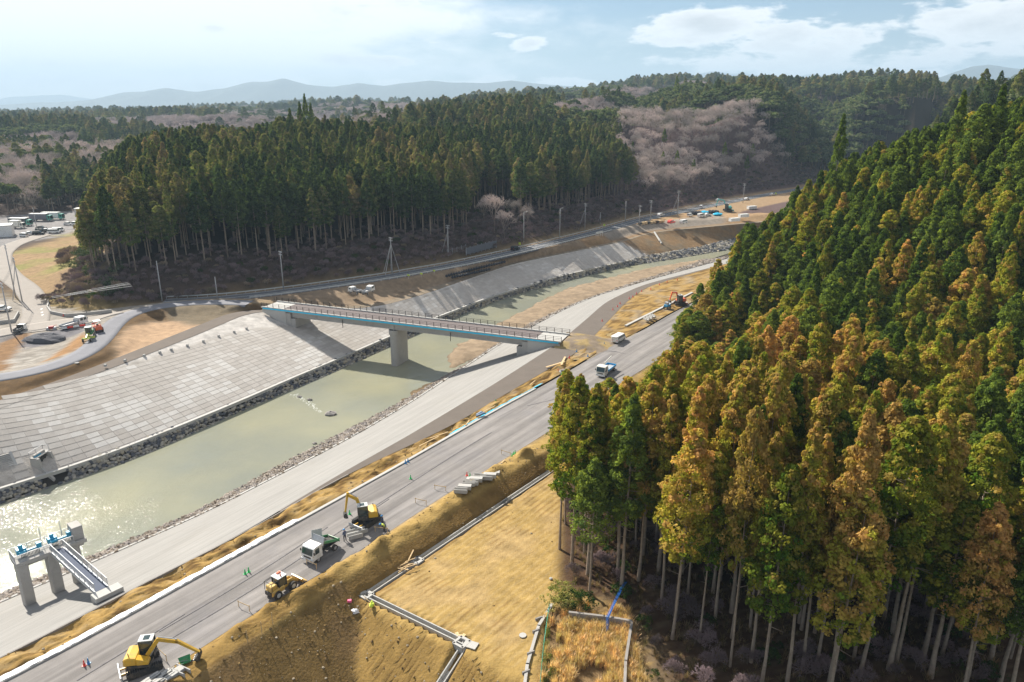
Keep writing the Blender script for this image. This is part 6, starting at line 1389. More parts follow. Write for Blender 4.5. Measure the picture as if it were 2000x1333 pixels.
    for k in range(9):
        px = 1250 + k * 5.5; q = at3(px, 439 - k * .55, .1); o = MB().box((0, 0, .55), (1.5, 1.3, 1.1)).build('crate', M['wood'] if k % 3 else M['dark']); o.location = q; o.rotation_euler = (0, 0, .7); tag(o, 'brown crate in the row of stacked materials beside the transformer pole', 'crate', 'crates beside the transformer pole')
    for k in range(13):
        q = at3(1350 + (k % 7) * 3 + (36 if k > 6 else 0), 420 - (k > 6) * 2 - (k % 2), .1); o = link('sand_bag', bpy.data.meshes['sand_bag']); o.location = q; o.scale = (1.7, 1.7, 1.8); tag(o, 'large black bag in the far heap between the parked vans and the turquoise excavator', 'sandbag', 'black bags on the far site')
    for px, py, lab in ((1376, 417, 'bright blue sheet over materials behind the far vans'), (1402, 421, 'pale blue sheet beside the far black bags')):
        q = at3(px, py, .1); o = MB().blob((0, 0, .6), (2.6, 1.4, .8), 3, .2).build('sheet', M['cyan']); o.location = q; tag(o, lab, 'sheet')
    # blue machine and red arm by the wood at the far end of the road
    q = at3(1303, 603, .1); T = empty('tractor', q, .8, 'small blue carrier machine at the far end of the gravel road', 'tractor'); MB().box((0, 0, .9), (1.8, 1.2, .7)).build('body', M['blue'], T, .06); MB().box((-.3, 0, 1.6), (.8, 1.0, .8)).build('cab', M['steel'], T, .04)
    for x in (-.7, .7):
        for y in (-.6, .6): wheel(T, x, y, .38, .3)
    excavator(at3(1328, 596, .1), 0, R(200), 'orange-red excavator half hidden behind the cedars at the far road end', [(.55, .7), (1.2, 2.6), (2.6, 2.7), (3.2, .8), .8], M['orange'], 1.1)
    T = truck(at3(1187, 727), heading((1183, 729), (1200, 716)) + math.pi, 'crane truck with pale cab and blue side boards beyond the first cedar tops', None, M['cream'], 'flat', 4.6, M['blue'], 2.1, 2.5); MB().tube((1.9, 0, 1), (1.9, 0, 2.9), .12).build('crane_post', M['cream'], T); MB().tube((1.9, 0, 2.8), (-1.8, 0, 3.2), .1).build('crane_boom', M['cream'], T)
    # people by the excavator
    person(at3(674, 1057), 2.4, 'person in dark work clothes and blue helmet beside the tipper truck', M['cone_blue'], (.10, .12, .2), (.04, .045, .07)); person(at3(748, 1029), 3.4, 'person in dark jacket with blue helmet at the road edge behind the excavator', M['cone_blue'], (.05, .07, .12), (.05, .05, .06)); person(at3(751, 1039), 3.9, 'person in a yellow-green vest bending over at the road edge', M['cone_blue'], (.5, .6, .1), (.05, .05, .06), 'bend')

def build_site_bits():
    # U-shaped gutter blocks
    ub = MB().prism([(-.42, 0), (.42, 0), (.42, .62), (.30, .62), (.30, .16), (-.30, .16), (-.30, .62), (-.42, .62)], -1.0, 1.0).mesh('gutter_block', M['concrete_light'], .015)
    def ub_at(px, py, rz, z, lab, g, flip=False, zf=None):
        x, y = at(px, py, z); o = link('gutter_block', ub); o.location = (x, y, z + (.62 if flip else 0)); o.rotation_euler = (math.pi if flip else 0, 0, rz); tag(o, lab, 'gutter block', g)
    a0 = heading((885, 968), (940, 935)) + .55
    for k in range(7): ub_at(900 + (k % 4) * 8, 962 - (k % 4) * 7, a0, .05 + .64 * (k // 4), 'pale gutter block in the %s layer of the nearest stack by the road edge' % ('lower' if k < 4 else 'upper'), 'gutter blocks, nearest stack, %s layer' % ('lower' if k < 4 else 'upper'), k % 2 == 1)
    for k in range(6): ub_at(922 + (k % 3) * 8, 946 - (k % 3) * 6, a0, .05 + .64 * (k // 3), 'pale gutter block in the %s layer of the middle stack by the road edge' % ('lower' if k < 3 else 'upper'), 'gutter blocks, middle stack, %s layer' % ('lower' if k < 3 else 'upper'), k % 2 == 0)
    for k in range(5): ub_at(950 + (k % 3) * 7, 936 - (k % 3) * 4, a0, .05 + .64 * (k // 3), 'pale gutter block in the %s layer of the farthest stack by the road edge' % ('lower' if k < 3 else 'upper'), 'gutter blocks, farthest stack, %s layer' % ('lower' if k < 3 else 'upper'), k % 2 == 0)
    a1 = heading((695, 1045), (745, 1035))
    for px, py, rz, lab in ((692, 1044, a1 + math.pi / 2 + .1, 'gutter block laid beside the person at the truck'), (694, 1050, a1 + math.pi / 2 + .1, 'gutter block in front of the one beside the person'), (703, 1041, a1 + math.pi / 2 + .1, 'gutter block nearest the excavator blade')): ub_at(px, py, rz, .03, lab, None)
    for k in range(5): ub_at(296 + k * 11, 1335 - k * 3, heading((300, 1333), (350, 1318)) + 1.6 + .5, .03, 'gutter block in the row at the bottom edge beside the foreground excavator', 'gutter blocks at the bottom edge', k % 2 == 0)
    ub_at(354, 1316, heading((340, 1312), (362, 1322)) + 1.57, .03, 'open gutter block right of the row at the bottom edge', None)
    for k in range(6): ub_at(1262 + (k % 3) * 6, 625 - (k % 3) * 3, .3, .05 + .62 * (k // 3), 'grey channel block in the far stack beside the end of the road', 'channel blocks in the far stack')
    x, y = at(346, 1305); o = MB().add([(-.5, -.35, .25), (.5, -.35, .25), (.6, .42, .55), (-.6, .42, .55), (-.35, -.25, 0), (.35, -.25, 0), (.4, .25, .05), (-.4, .25, .05)], [(4, 5, 6, 7), (0, 1, 5, 4), (1, 2, 6, 5), (2, 3, 7, 6), (3, 0, 4, 7)]).build('wheelbarrow', M['dgreen']); T = empty('wheelbarrow', (*at(363, 1300), .05), .6, 'dark green wheelbarrow under the excavator bucket', 'wheelbarrow'); o.parent = T; o.name = 'tray'; o.location = (0, 0, .3)
    wheel(T, .6, 0, .18, .1); MB().path([(-.9, -.3, .55), (.5, -.15, .3)], .025).path([(-.9, .3, .55), (.5, .15, .3)], .025).build('handle', M['steel'], T)
    # batter boards (stakes with a bar) along the road edge
    for k, (px, py, rz) in enumerate(((477, 1190, -.5), (609, 1108, -.6), (318, 1285, -.7), (745, 1040, -.2), (822, 985, -.4), (860, 958, -.3), (988, 890, -.6))):
        T = empty('batter_board', (*at(px, py), .02), rz, ['stake frame between the two lower machines', 'stake frame in front of the tipper truck', 'stake frame beside the foreground excavator', 'stake frame by the crouching person', 'stake frame at the end of the soil bank', 'stake frame left of the red cone', 'stake frame at the three green cones'][k], 'stake frame')
        for x in (-.9, .9): MB().box((x, 0, .4), (.06, .06, .9)).build('stake', M['wood'], T)
        MB().box((0, 0, .7), (2.0, .03, .1)).build('cross_bar', M['wood'], T)
    for k, (px, py) in enumerate(((484, 1257), (512, 1240), (533, 1222))):
        p = hit(px, py, TR, -1); T = empty('stake', p, 0, ['lowest', 'middle', 'highest'][k] + ' of three thin stakes on top of the dark soil embankment', 'stake'); MB().box((0, 0, .8), (.06, .06, 1.8)).build('shaft', M['wood'], T)
    for k, (px, py, l, lab) in enumerate(((1085, 712, 6, 'long pale board nearest the bridge end on the verge'), (1100, 705, 6, 'second pale board beside the bridge end'), (1040, 748, 3, 'pale board on the verge above the blue sheet'), (838, 862, 5, 'thin board leaning on the verge beside the kerb'), (858, 850, 4, 'short thin board on the verge beside the kerb'), (913, 826, 2.4, 'board beside the dark bundle on the verge'), (976, 908, 4, 'long board lying at the three green cones'), (955, 799, 4, 'thin board on the verge beyond the dark bundle'))):
        p = at3(px, py, .3); o = MB().box((0, 0, 0), (l, .45 if k < 2 else .16, .08)).build('board', M['wood']); o.location = p; o.rotation_euler = (.03, .02, .95 + .2 * ((k * 3) % 4 - 1)); tag(o, lab, 'board')
    q = at3(938, 812, .3); T = empty('bundle', q, .6, 'dark and blue bundle of tools lying on the verge beside the blue sheet', 'bundle')
    for k in range(6): MB().tube((-1.1 + .1 * k, -.4 + k * .16, .2), (1.0 - .1 * k, -.3 + k * .13, .35 + .05 * k), .13).build('roll', [M['dark'], M['cone_blue'], M['steel']][k % 3], T)
    q = at3(1103, 727, .05); o = MB().path([Vector((math.cos(a) * 1.1, math.sin(a) * .9, .12)) for a in np.linspace(0, 6.28, 16)], .12).build('pipe_ring', M['steel']); o.location = q; tag(o, 'grey ring of coiled pipe on the road edge near the bridge end', 'coil')
    o = MB().box((0, 0, .4), (1.4, 1.0, .8)).build('concrete_block_pile', M['concrete_light'], None, .04); 
    q = at3(1085, 816, .05); o.location = q; o.name = 'barrier_block'; tag(o, 'pale concrete block at the road edge half hidden by the first cedar', 'block')
    # gravel heap in the yard, plate on the road, rocks in the water
    q = at3(88, 664, .1); o = MB().blob((0, 0, 0), (5.2, 3.6, 1.5), 4, .12, 8, 14).build('gravel_heap', M['asphalt_heap']); o.location = q; tag(o, 'dark heap of crushed stone in the left yard', 'heap')
    q = at3(150, 709, 1.27); o = MB().disc((0, 0, 0), .5, 'Z', .04).build('manhole_cover', M['dark']); o.location = q; tag(o, 'dark manhole cover in the curved road', 'manhole cover')
    for k, (px, py, s, lab) in enumerate(((645, 810, 1.3, 'dark rock standing out of the river below the bridge'), (653, 807, .5, 'small rock right of the dark rock in the river'), (604, 782, .7, 'rock at the little rapid near the left bank'), (585, 776, .6, 'rock at the upper end of the little rapid'), (614, 867, .5, 'small dark rock near the right bank'))):
        q = at3(px, py, -11); o = MB().blob((0, 0, .1), (s, s * .7, s * .5), k, .25, 5, 8).build('rock', M['concrete_dark']); o.location = q; tag(o, lab, 'rock')
    # white water at the little rapid: foam streak
    fm = mat('foam', (.72, .74, .70), .6, var=.2, scale=3); rr = random.Random(5); mb = MB()
    for k in range(110):
        t = rr.random(); px = 570 + 55 * t + rr.gauss(0, 3); py = 772 + 34 * t ** 1.6 + rr.gauss(0, 2); q = at3(px, py, -11); mb.blob(q + Vector((0, 0, -.03)), (rr.uniform(.1, .35), rr.uniform(.06, .14), .05), k, .3, 3, 6)
    o = mb.build('foam', fm); tag(o, 'white water of the little rapid near the left bank', kind='stuff')
    # green and pink survey tape
    q = hit(726, 1186, TR, -3); T = empty('survey_flag', q + Vector((0, 0, .3)), 0, 'limp yellow-green survey sheet on a stick at the drain corner', 'flag'); MB().path([(-1.2, 1.2, .3), (0, 0, .3)], .03).build('stick', M['wood'], T); MB().blob((0, 0, .15), (.3, .55, .3), 9, .4, 5, 7).build('cloth', M['hivis'], T)
    q = hit(683, 1177, TR, -3); o = MB().box((0, 0, .2), (.5, .35, .3)).build('marker_box', M['pink'], None, .04); o.location = q; tag(o, 'small bright pink marker on the embankment left of the drain corner', 'marker')
    q = hit(694, 1197, TR, -3); o = MB().blob((0, 0, .2), (.5, .3, .3), 6, .3).build('white_bag', M['tarp']); o.location = q; tag(o, 'torn pale bag in the valley between the two soil slopes', 'bag')
    # short yellow pieces and other small scraps on the field edge
    q = hit(900, 1249, TR, -2)
    for k, (px, py) in enumerate(((897, 1243), (905, 1243), (893, 1240))):
        q = hit(px, py, TR, -2); o = MB().box((0, 0, .08), (.6, .4, .08), k).build('board', M['wood']); o.location = q; tag(o, ['small board left of the right-hand catch basin', 'small square board above the right-hand catch basin', 'splinter board behind the right-hand catch basin'][k], 'board')
# ------------------------------------------------------------------ vegetation prototypes
def leaf_cloud(centres, rad, cnt, size, nrm, cols, r, jitc=.18, flat=.8):
    "small leaf quads in clumps: centres (n,3), rad (n,), nrm (n,3) outward, cols (n,3)"
    n = len(centres); k = cnt; N = n * k
    c = np.repeat(centres, k, 0); rr = np.repeat(rad, k); on = np.repeat(nrm, k, 0); cc = np.repeat(cols, k, 0)
    d = r.normal(size=(N, 3)); d /= np.linalg.norm(d, axis=1)[:, None]; d = d + on * .55; d /= np.linalg.norm(d, axis=1)[:, None]
    p = c + d * (rr * r.uniform(.55, 1.05, N))[:, None] * np.array([1, 1, flat])
    nn = d * .9 + r.normal(size=(N, 3)) * .45 + np.array([0, 0, .15]); nn /= np.linalg.norm(nn, axis=1)[:, None]
    a = np.cross(nn, r.normal(size=(N, 3))); a /= np.linalg.norm(a, axis=1)[:, None]; b = np.cross(nn, a)
    s = size * r.uniform(.6, 1.35, N); s1 = (s * r.uniform(.55, 1.0, N))[:, None]; s = s[:, None]
    V = np.stack([p - a * s - b * s1 * .6, p + a * s * .8 - b * s1, p + a * s + b * s1 * .7, p - a * s * .7 + b * s1], 1).reshape(-1, 3)
    F = np.arange(N * 4).reshape(-1, 4); C = cc * r.uniform(1 - jitc, 1 + jitc, N)[:, None]
    return V, F, np.repeat(C, 4, 0)
GREEN = np.array([.105, .185, .022]); OLIVE = np.array([.285, .275, .036]); RUST = np.array([.41, .262, .085]); DEEP = np.array([.055, .095, .028]); LIME = np.array([.175, .235, .035])
def cedar_crown(seed, h, rad, tone, clumps=230, cnt=24, size=.17, droop=.0, pointed=.5, bottom=.34):
    r = np.random.default_rng(seed); n = clumps
    t = r.uniform(0, 1, n) ** (.78); t = np.sort(t)
    prof = (1 - t ** (2.6 - 1.5 * pointed)) ** (.62 + .3 * pointed) * np.minimum(1, .45 + t * 2.6)
    lobes = 1 + .22 * np.sin(3 * t * 9 + r.uniform(0, 6)) + r.uniform(-.22, .22, n)
    ph = r.uniform(0, 2 * math.pi, n) + t * 9
    rr = rad * prof * lobes * r.uniform(.45, 1, n) ** .5
    z = h * (bottom + (1 - bottom) * t); c = np.stack([np.cos(ph) * rr, np.sin(ph) * rr, z - rr * .12], 1)
    cr = (.30 + .42 * prof) * r.uniform(.75, 1.25, n) * rad / 2.6
    nr = np.stack([np.cos(ph), np.sin(ph), np.full(n, .55 + .5 * 0)], 1); nr /= np.linalg.norm(nr, axis=1)[:, None]
    outer = np.clip(rr / (rad * np.maximum(prof, .05)), 0, 1)
    k = np.clip(tone + .45 * (t - .5) + .5 * (outer - .6) + r.normal(0, .22, n), 0, 1)[:, None]
    col = np.where(k < .5, GREEN + (OLIVE - GREEN) * k * 2, OLIVE + (RUST - OLIVE) * (k - .5) * 2)
    if tone < -.5: col = DEEP + (LIME - DEEP) * np.clip(r.normal(.45, .3, n), 0, 1)[:, None]
    col = col * r.uniform(.8, 1.2, n)[:, None]
    return leaf_cloud(c, cr, cnt, size * rad / 2.6, nr, col, r)
def trunk_mesh(name, h, r0, seed, limbs=14, bottom=.34):
    rr = random.Random(seed); mb = MB(); pts = []; x = y = 0
    for i in range(7):
        t = i / 6; pts.append((Vector((x, y, h * .93 * t - .4 * (1 - t))), r0 * (1 - .88 * t) * (1.25 if i == 0 else 1))); x += rr.uniform(-.08, .08); y += rr.uniform(-.08, .08)
    for (a, ra), (b, rb) in zip(pts[:-1], pts[1:]): mb.tube(a, b, ra, rb, 7, cap=False)
    for i in range(limbs):
        z = h * rr.uniform(bottom - .12, .8); a = rr.uniform(0, 6.28); l = rr.uniform(.8, 1.9) * (1 - z / h) * 1.8 + .25; p = Vector((0, 0, z)); q = p + Vector((math.cos(a) * l, math.sin(a) * l, rr.uniform(-.1, .5) * l)); mb.tube(p, q, .045, .012, 4, cap=False)
    return mb.mesh(name, M['bark'], smooth=True)
def bare_tree_mesh(name, seed, h, m, col, levels=5, spread=.62, w=.05, trunk_r=.16, kids=4):
    rr = random.Random(seed); V, F, C = [], [], []
    def seg(a, b, ra, rb, c):
        d = b - a
        if d.length < 1e-4: return
        q = d.to_track_quat('Z', 'Y'); base = len(V)
        for p, r_ in ((a, ra), (b, rb)):
            for i in range(3): t = 2.094 * i; V.append(p + q @ Vector((math.cos(t) * r_, math.sin(t) * r_, 0))); C.append(c)
        for i in range(3): F.append((base + i, base + (i + 1) % 3, base + 3 + (i + 1) % 3, base + 3 + i))
    def grow(p, d, l, r_, lev):
        q = p + d * l; k = lev / levels; c = tuple(np.array((.20, .165, .14)) * (1 - k) + np.array(col) * k)
        mid = p.lerp(q, .5) + Vector((rr.uniform(-1, 1), rr.uniform(-1, 1), 0)) * l * .06
        seg(p, mid, r_, r_ * .85, c); seg(mid, q, r_ * .85, r_ * .68, c)
        if lev >= levels: return
        n = kids if lev > 0 else kids + 1
        for i in range(n):
            a = 6.28 * i / n + rr.uniform(-.6, .6); s = spread * rr.uniform(.6, 1.25)
            u = d.orthogonal().normalized(); u.rotate(Matrix.Rotation(a, 3, d)); nd = (d * math.cos(s) + u * math.sin(s) + Vector((0, 0, .12))).normalized()
            grow(q if i % 2 or lev == 0 else mid.lerp(q, rr.uniform(.2, .9)), nd, l * rr.uniform(.58, .80), max(w * .35, r_ * .58), lev + 1)
    grow(Vector((0, 0, -.3)), Vector((rr.uniform(-.08, .08), rr.uniform(-.08, .08), 1)).normalized(), h * .32, trunk_r, 0)
    return np_mesh(name, np.array([tuple(v) for v in V]), np.array(F), m, np.array(C))
def round_crown(seed, h, rad, base, cols, clumps=90, cnt=20, size=.26):
    r = np.random.default_rng(seed); n = clumps; d = r.normal(size=(n, 3)); d /= np.linalg.norm(d, axis=1)[:, None]; d[:, 2] = np.abs(d[:, 2]) * 1.1 - .35
    lump = 1 + .28 * np.sin(d[:, 0] * 5 + r.uniform(0, 6)) * np.cos(d[:, 1] * 4)
    c = d * rad * (r.uniform(.5, 1, n) ** .6 * lump)[:, None] * np.array([1, 1, .75]); c[:, 2] += base + rad * .75
    nr = d / np.linalg.norm(d, axis=1)[:, None]; cols = np.asarray(cols); col = cols[r.integers(0, len(cols), n)]
    return leaf_cloud(c, rad * .24 * r.uniform(.7, 1.3, n), cnt, size * rad / 3, nr, col, r)
def cmesh(name, t, m):
    me = np_mesh(name, t[0], t[1], m, t[2]); return me
def merge(name, parts):
    "joins meshes (with their materials) into a prototype mesh"
    bm = bmesh.new(); me = bpy.data.meshes.new(name); off = 0
    for p in parts: me.materials.append(p.materials[0])
    V, L_, LS, MI, C = [], [], [], [], []; vo = 0; lo = 0
    for k, p in enumerate(parts):
        n = len(p.vertices); v = np.empty(n * 3, np.float32); p.vertices.foreach_get('co', v); V.append(v)
        li = np.empty(len(p.loops), np.int32); p.loops.foreach_get('vertex_index', li); L_.append(li + vo)
        ls = np.empty(len(p.polygons), np.int32); p.polygons.foreach_get('loop_start', ls); LS.append(ls + lo); MI.append(np.full(len(ls), k, np.int32))
        c = np.ones((n, 4), np.float32) * .3
        if 'Col' in p.color_attributes: p.color_attributes['Col'].data.foreach_get('color', cc := np.empty(n * 4, np.float32)); c = cc.reshape(-1, 4)
        C.append(c); vo += n; lo += len(li)
    V = np.concatenate(V); L_ = np.concatenate(L_); LS = np.concatenate(LS)
    me.vertices.add(len(V) // 3); me.vertices.foreach_set('co', V); me.loops.add(len(L_)); me.loops.foreach_set('vertex_index', L_); me.polygons.add(len(LS)); me.polygons.foreach_set('loop_start', LS)
    me.polygons.foreach_set('material_index', np.concatenate(MI)); me.polygons.foreach_set('use_smooth', np.zeros(len(LS), bool)); me.update(calc_edges=True)
    a = me.color_attributes.new('Col', 'FLOAT_COLOR', 'POINT'); a.data.foreach_set('color', np.concatenate(C).ravel()); return me

_gn = {}
def scatter(name, meshes, pts, rot, scl, idx, label=None, tilt=None):
    "one object that places copies of the given meshes with geometry nodes: uncountable growth"
    coll = bpy.data.collections.new('prototypes')
    for i, m in enumerate(meshes):
        o = bpy.data.objects.new('proto%02d' % i, m); coll.objects.link(o)
    me = bpy.data.meshes.new(name); pts = np.asarray(pts, np.float32); n = len(pts); me.vertices.add(n); me.vertices.foreach_set('co', pts.ravel())
    for nm, ty, dt in (('rot', 'FLOAT_VECTOR', 'vector'), ('scl', 'FLOAT_VECTOR', 'vector'), ('idx', 'INT', 'value')): me.attributes.new(nm, ty, 'POINT')
    rv = np.zeros((n, 3), np.float32); rv[:, 2] = rot
    if tilt is not None: rv[:, :2] = tilt
    s = np.asarray(scl, np.float32); s = np.repeat(s[:, None], 3, 1) if s.ndim == 1 else s
    me.attributes['rot'].data.foreach_set('vector', rv.ravel()); me.attributes['scl'].data.foreach_set('vector', s.ravel()); me.attributes['idx'].data.foreach_set('value', np.asarray(idx, np.int32))
    g = bpy.data.node_groups.new(name + '_scatter', 'GeometryNodeTree'); g.interface.new_socket('Geometry', in_out='INPUT', socket_type='NodeSocketGeometry'); g.interface.new_socket('Geometry', in_out='OUTPUT', socket_type='NodeSocketGeometry')
    N = g.nodes.new; L = g.links.new; gi, go = N('NodeGroupInput'), N('NodeGroupOutput'); ci = N('GeometryNodeCollectionInfo'); ci.inputs[0].default_value = coll; ci.inputs['Separate Children'].default_value = True; ci.inputs['Reset Children'].default_value = True
    ip = N('GeometryNodeInstanceOnPoints'); ip.inputs['Pick Instance'].default_value = True
    def na(nm, ty):
        a = N('GeometryNodeInputNamedAttribute'); a.data_type = ty; a.inputs['Name'].default_value = nm; return a.outputs[0]
    L(gi.outputs[0], ip.inputs['Points']); L(ci.outputs[0], ip.inputs['Instance']); L(na('idx', 'INT'), ip.inputs['Instance Index'])
    er = N('FunctionNodeEulerToRotation'); L(na('rot', 'FLOAT_VECTOR'), er.inputs[0]); L(er.outputs[0], ip.inputs['Rotation']); L(na('scl', 'FLOAT_VECTOR'), ip.inputs['Scale']); L(ip.outputs[0], go.inputs[0])
    o = link(name, me); md = o.modifiers.new('scatter', 'NODES'); md.node_group = g; tag(o, label, None, None, 'stuff'); return o

def jgrid(x0, x1, y0, y1, step, jit=.38, seed=1):
    r = np.random.default_rng(seed); gx, gy = np.meshgrid(np.arange(x0, x1, step), np.arange(y0, y1, step)); gx[::2] += step / 2
    return (gx + r.uniform(-jit, jit, gx.shape) * step).ravel(), (gy + r.uniform(-jit, jit, gy.shape) * step).ravel()
def signed(x, y, pts): d, s = polyd(x, y, pts); return d * np.where(s > 0, 1, -1)

TONES = ['deep green', 'olive green', 'golden olive', 'rust-brown']
def build_trees():
    r = np.random.default_rng(21)
    crowns, trunks = {}, []
    H0 = 25.0
    for ti, tv in enumerate((-1, .22, .50, .80)):
        for k in range(3):
            crowns[ti, k] = cmesh('crown', cedar_crown(100 + ti * 10 + k, H0, (2.75, 3.0, 2.45)[k], tv, clumps=270, cnt=36, size=.125, pointed=(.15, .32, .7)[k], bottom=(.42, .36, .40)[k]), M['leaf'])
    for k in range(3): trunks.append(trunk_mesh('trunk', H0, .185 + .03 * k, k, 22))
    # ---------------- right-hand wood
    X, Y = jgrid(0, 330, 52, 330, 3.55, .38, 4); s = -signed(X, Y, WOOD); keep = (s > .3) & ~inpoly(X, Y, PIT)
    front = np.interp(X, [4, 14, 17, 22, 30, 60, 100], [77.5, 77.5, 70, 63, 59, 57, 56]); keep &= (Y > front) & (np.abs(X) < .80 * Y + 8)
    keep &= ~((X < 17) & (Y < 76.5))
    keep &= ~((X > 62) & (X < 72) & (Y > 86) & (Y < 100) & (r.uniform(size=X.shape) < .4))
    X, Y = X[keep], Y[keep]; Z = TR(X, Y); D = np.hypot(X, Y); o = np.argsort(D); X, Y, Z, D = X[o], Y[o], Z[o], D[o]
    n = len(X); tone = np.clip(np.round(r.normal(0, .85, n) + 1.38 + .55 * (fbm(X / 14, Y / 14, 2, 6) - .5) * 4 - .02 * np.clip(D - 110, 0, 60) - .3 * (X > 55)), 0, 3).astype(int); kk = r.integers(0, 3, n); hs = r.uniform(.84, 1.14, n)
    se = -signed(X, Y, WOOD); low = np.interp(Y, [92, 104, 140, 150, 165, 185], [1.10, .52, .46, .66, .84, 1.0]); ke = sst((30 - se) / 12); hs = hs * (1 - ke) + hs * low * ke
    young = r.uniform(size=n) < .06; hs[young] *= .62
    # the outline of the wood against the road, the far slope and the sky: no tree stands taller than it shows there
    SX = [900, 1060, 1090, 1112, 1130, 1158, 1190, 1212, 1240, 1262, 1285, 1300, 1322, 1345, 1380, 1410, 1450, 1480, 1520, 1545, 1580, 1615, 1650, 1690, 1730, 1770, 1850, 1905, 1960, 2010, 2300]; SY = [900, 790, 725, 708, 712, 762, 716, 765, 692, 735, 655, 690, 640, 572, 520, 470, 430, 395, 368, 345, 318, 300, 285, 282, 262, 250, 238, 212, 185, 172, 150]
    cp, sp_ = math.cos(PITCH), math.sin(PITCH)
    def fit(h):
        zt = Z + H0 * h - HCAM; dd = Y * cp - zt * sp_; px = CXP + FPX * X / dd; py = CYP - FPX * (Y * sp_ + zt * cp) / dd; lim = np.maximum(np.interp(px - 10, SX, SY), np.interp(px + 8, SX, SY)); return py < lim
    for _ in range(14): hs = np.where(fit(hs) & (Y > 70), hs * .94, hs)
    ok = (hs > .40) & ~(fit(hs) & (Y > 70)); X, Y, Z, D, hs, tone, kk, young = X[ok], Y[ok], Z[ok], D[ok], hs[ok], tone[ok], kk[ok], young[ok]; n = len(X)
    ws = r.uniform(.72, 1.14, n); rot = r.uniform(0, 6.28, n)
    # which ones show largest: nearest, and not buried behind a taller neighbour on the camera side
    def where_(x, y, d):
        s_ = -signed(np.array([x]), np.array([y]), WOOD)[0]
        if y < 88 and x < 15: return 'at the wood corner beside the bare field'
        if y < 66: return 'in the first row' + (' by the walls' if x < 24 else ' right of centre' if x < 38 else ' near the corner')
        if y < 76: return 'in the second rows of the wood' + (' by the walls' if x < 26 else ', middle' if x < 42 else ', far right')
        if s_ < 5: return 'on the wood edge ' + ('beside the blue truck' if y < 150 else 'towards the river bend')
        if y < 88: return 'low in the wood' + (', left' if x < 30 else ', middle' if x < 50 else ', right')
        if y < 104: return 'above the low rows of the wood' + (', left' if x < 32 else ', middle' if x < 56 else ', right')
        if y < 135: return 'half way up the wood' + (', left' if x < 45 else ', middle' if x < 72 else ', right')
        return 'high on the right hill' + (', left' if x < 75 else ' near the top')
    protos = []
    N1 = 300
    for i in range(min(N1, n)):
        ad = ('short ' if young[i] else 'narrow pointed ' if (kk[i] == 2) else 'slender ' if ws[i] < .82 else 'broad ' if ws[i] > 1.03 else '')
        lab = ad + TONES[tone[i]] + ' cedar ' + where_(X[i], Y[i], D[i])
        T = empty('cedar_tree', (X[i], Y[i], Z[i]), rot[i], lab, 'tree', lab.replace('cedar', 'cedars')); T.scale = (ws[i], ws[i], hs[i]); T.rotation_euler = (r.normal(0, .018), r.normal(0, .018), rot[i])
        c = link('crown', crowns[tone[i], kk[i]], T); t = link('trunk', trunks[kk[i]], T)
    def haze_tint(m, f):      # bluish haze and cool shade put into the crown colour of distant stands
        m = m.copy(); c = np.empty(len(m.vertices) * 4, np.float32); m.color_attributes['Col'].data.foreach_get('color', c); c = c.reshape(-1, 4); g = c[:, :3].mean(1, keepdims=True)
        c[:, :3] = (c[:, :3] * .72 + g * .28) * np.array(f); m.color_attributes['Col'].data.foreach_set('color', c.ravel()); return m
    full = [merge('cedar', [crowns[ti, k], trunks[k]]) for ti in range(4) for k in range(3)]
    full_hazed = [merge('cedar', [haze_tint(crowns[ti, k], (.72, .82, .92)), trunks[k]]) for ti in range(4) for k in range(3)]
    PX, PY, PZ, PI, PR, PS = [X[N1:]], [Y[N1:]], [Z[N1:]], [tone[N1:] * 3 + kk[N1:]], [rot[N1:]], [np.stack([ws, ws, hs], 1)[N1:]]
    # ---------------- left hill wood
    X, Y = jgrid(-330, 190, 215, 560, 4.5, .38, 5); s = signed(X, Y, FRONT)
    edge = np.interp(Y, [200, 240, 300, 345, 400, 460], [-123, -135, -158, -186, -215, -240])
    a = X / Y; keep = (s > 17 + 5 * (vnoise(X / 14, Y / 14, 3) - .5)) & (X > edge - 4) & (a < np.interp(s, [20, 60, 110], [.165, .145, .125]) + .03 * (vnoise(Y / 20, X * 0, 3) - .5)) & (Y < 470 + .4 * X)
    keep &= ~((np.abs(X + 8) < 9) & (s < 42) & (s > 0))       # the gap with the bare trees
    X, Y = X[keep], Y[keep]; Z = TL(X, Y); n = len(X)
    LX = [-900, 150, 172, 185, 205, 240, 300, 400, 480, 560, 640, 720, 820, 900, 1000, 1080, 1160, 1200, 1240, 1290, 3000]; LY = [430, 430, 350, 325, 300, 275, 256, 243, 252, 228, 221, 240, 237, 226, 213, 226, 235, 262, 298, 330, 330]
    hl_ = r.uniform(.70, 1.12, n); cp, sp_ = math.cos(PITCH), math.sin(PITCH)
    def fitl(h):
        zt = Z + H0 * h - HCAM; dd = Y * cp - zt * sp_; px = CXP + FPX * X / dd; return CYP - FPX * (Y * sp_ + zt * cp) / dd < np.interp(px, LX, LY) + 5 * np.sin(px * 1.7)
    for _ in range(12): hl_ = np.where(fitl(hl_), hl_ * .95, hl_)
    ok = ~fitl(hl_); X, Y, Z, hl_ = X[ok], Y[ok], Z[ok], hl_[ok]; n = len(X)
    tone = np.clip(np.round(r.normal(0, .75, n) + .45 + (fbm(X / 18, Y / 18, 2, 16) - .5) * 4), 0, 3).astype(int)
    PX.append(X); PY.append(Y); PZ.append(Z); PI.append(22 + tone * 3 + r.integers(0, 3, n)); PR.append(r.uniform(0, 6.28, n)); w = r.uniform(.75, 1.25, n); h = hl_; PS.append(np.stack([w, w, h], 1))
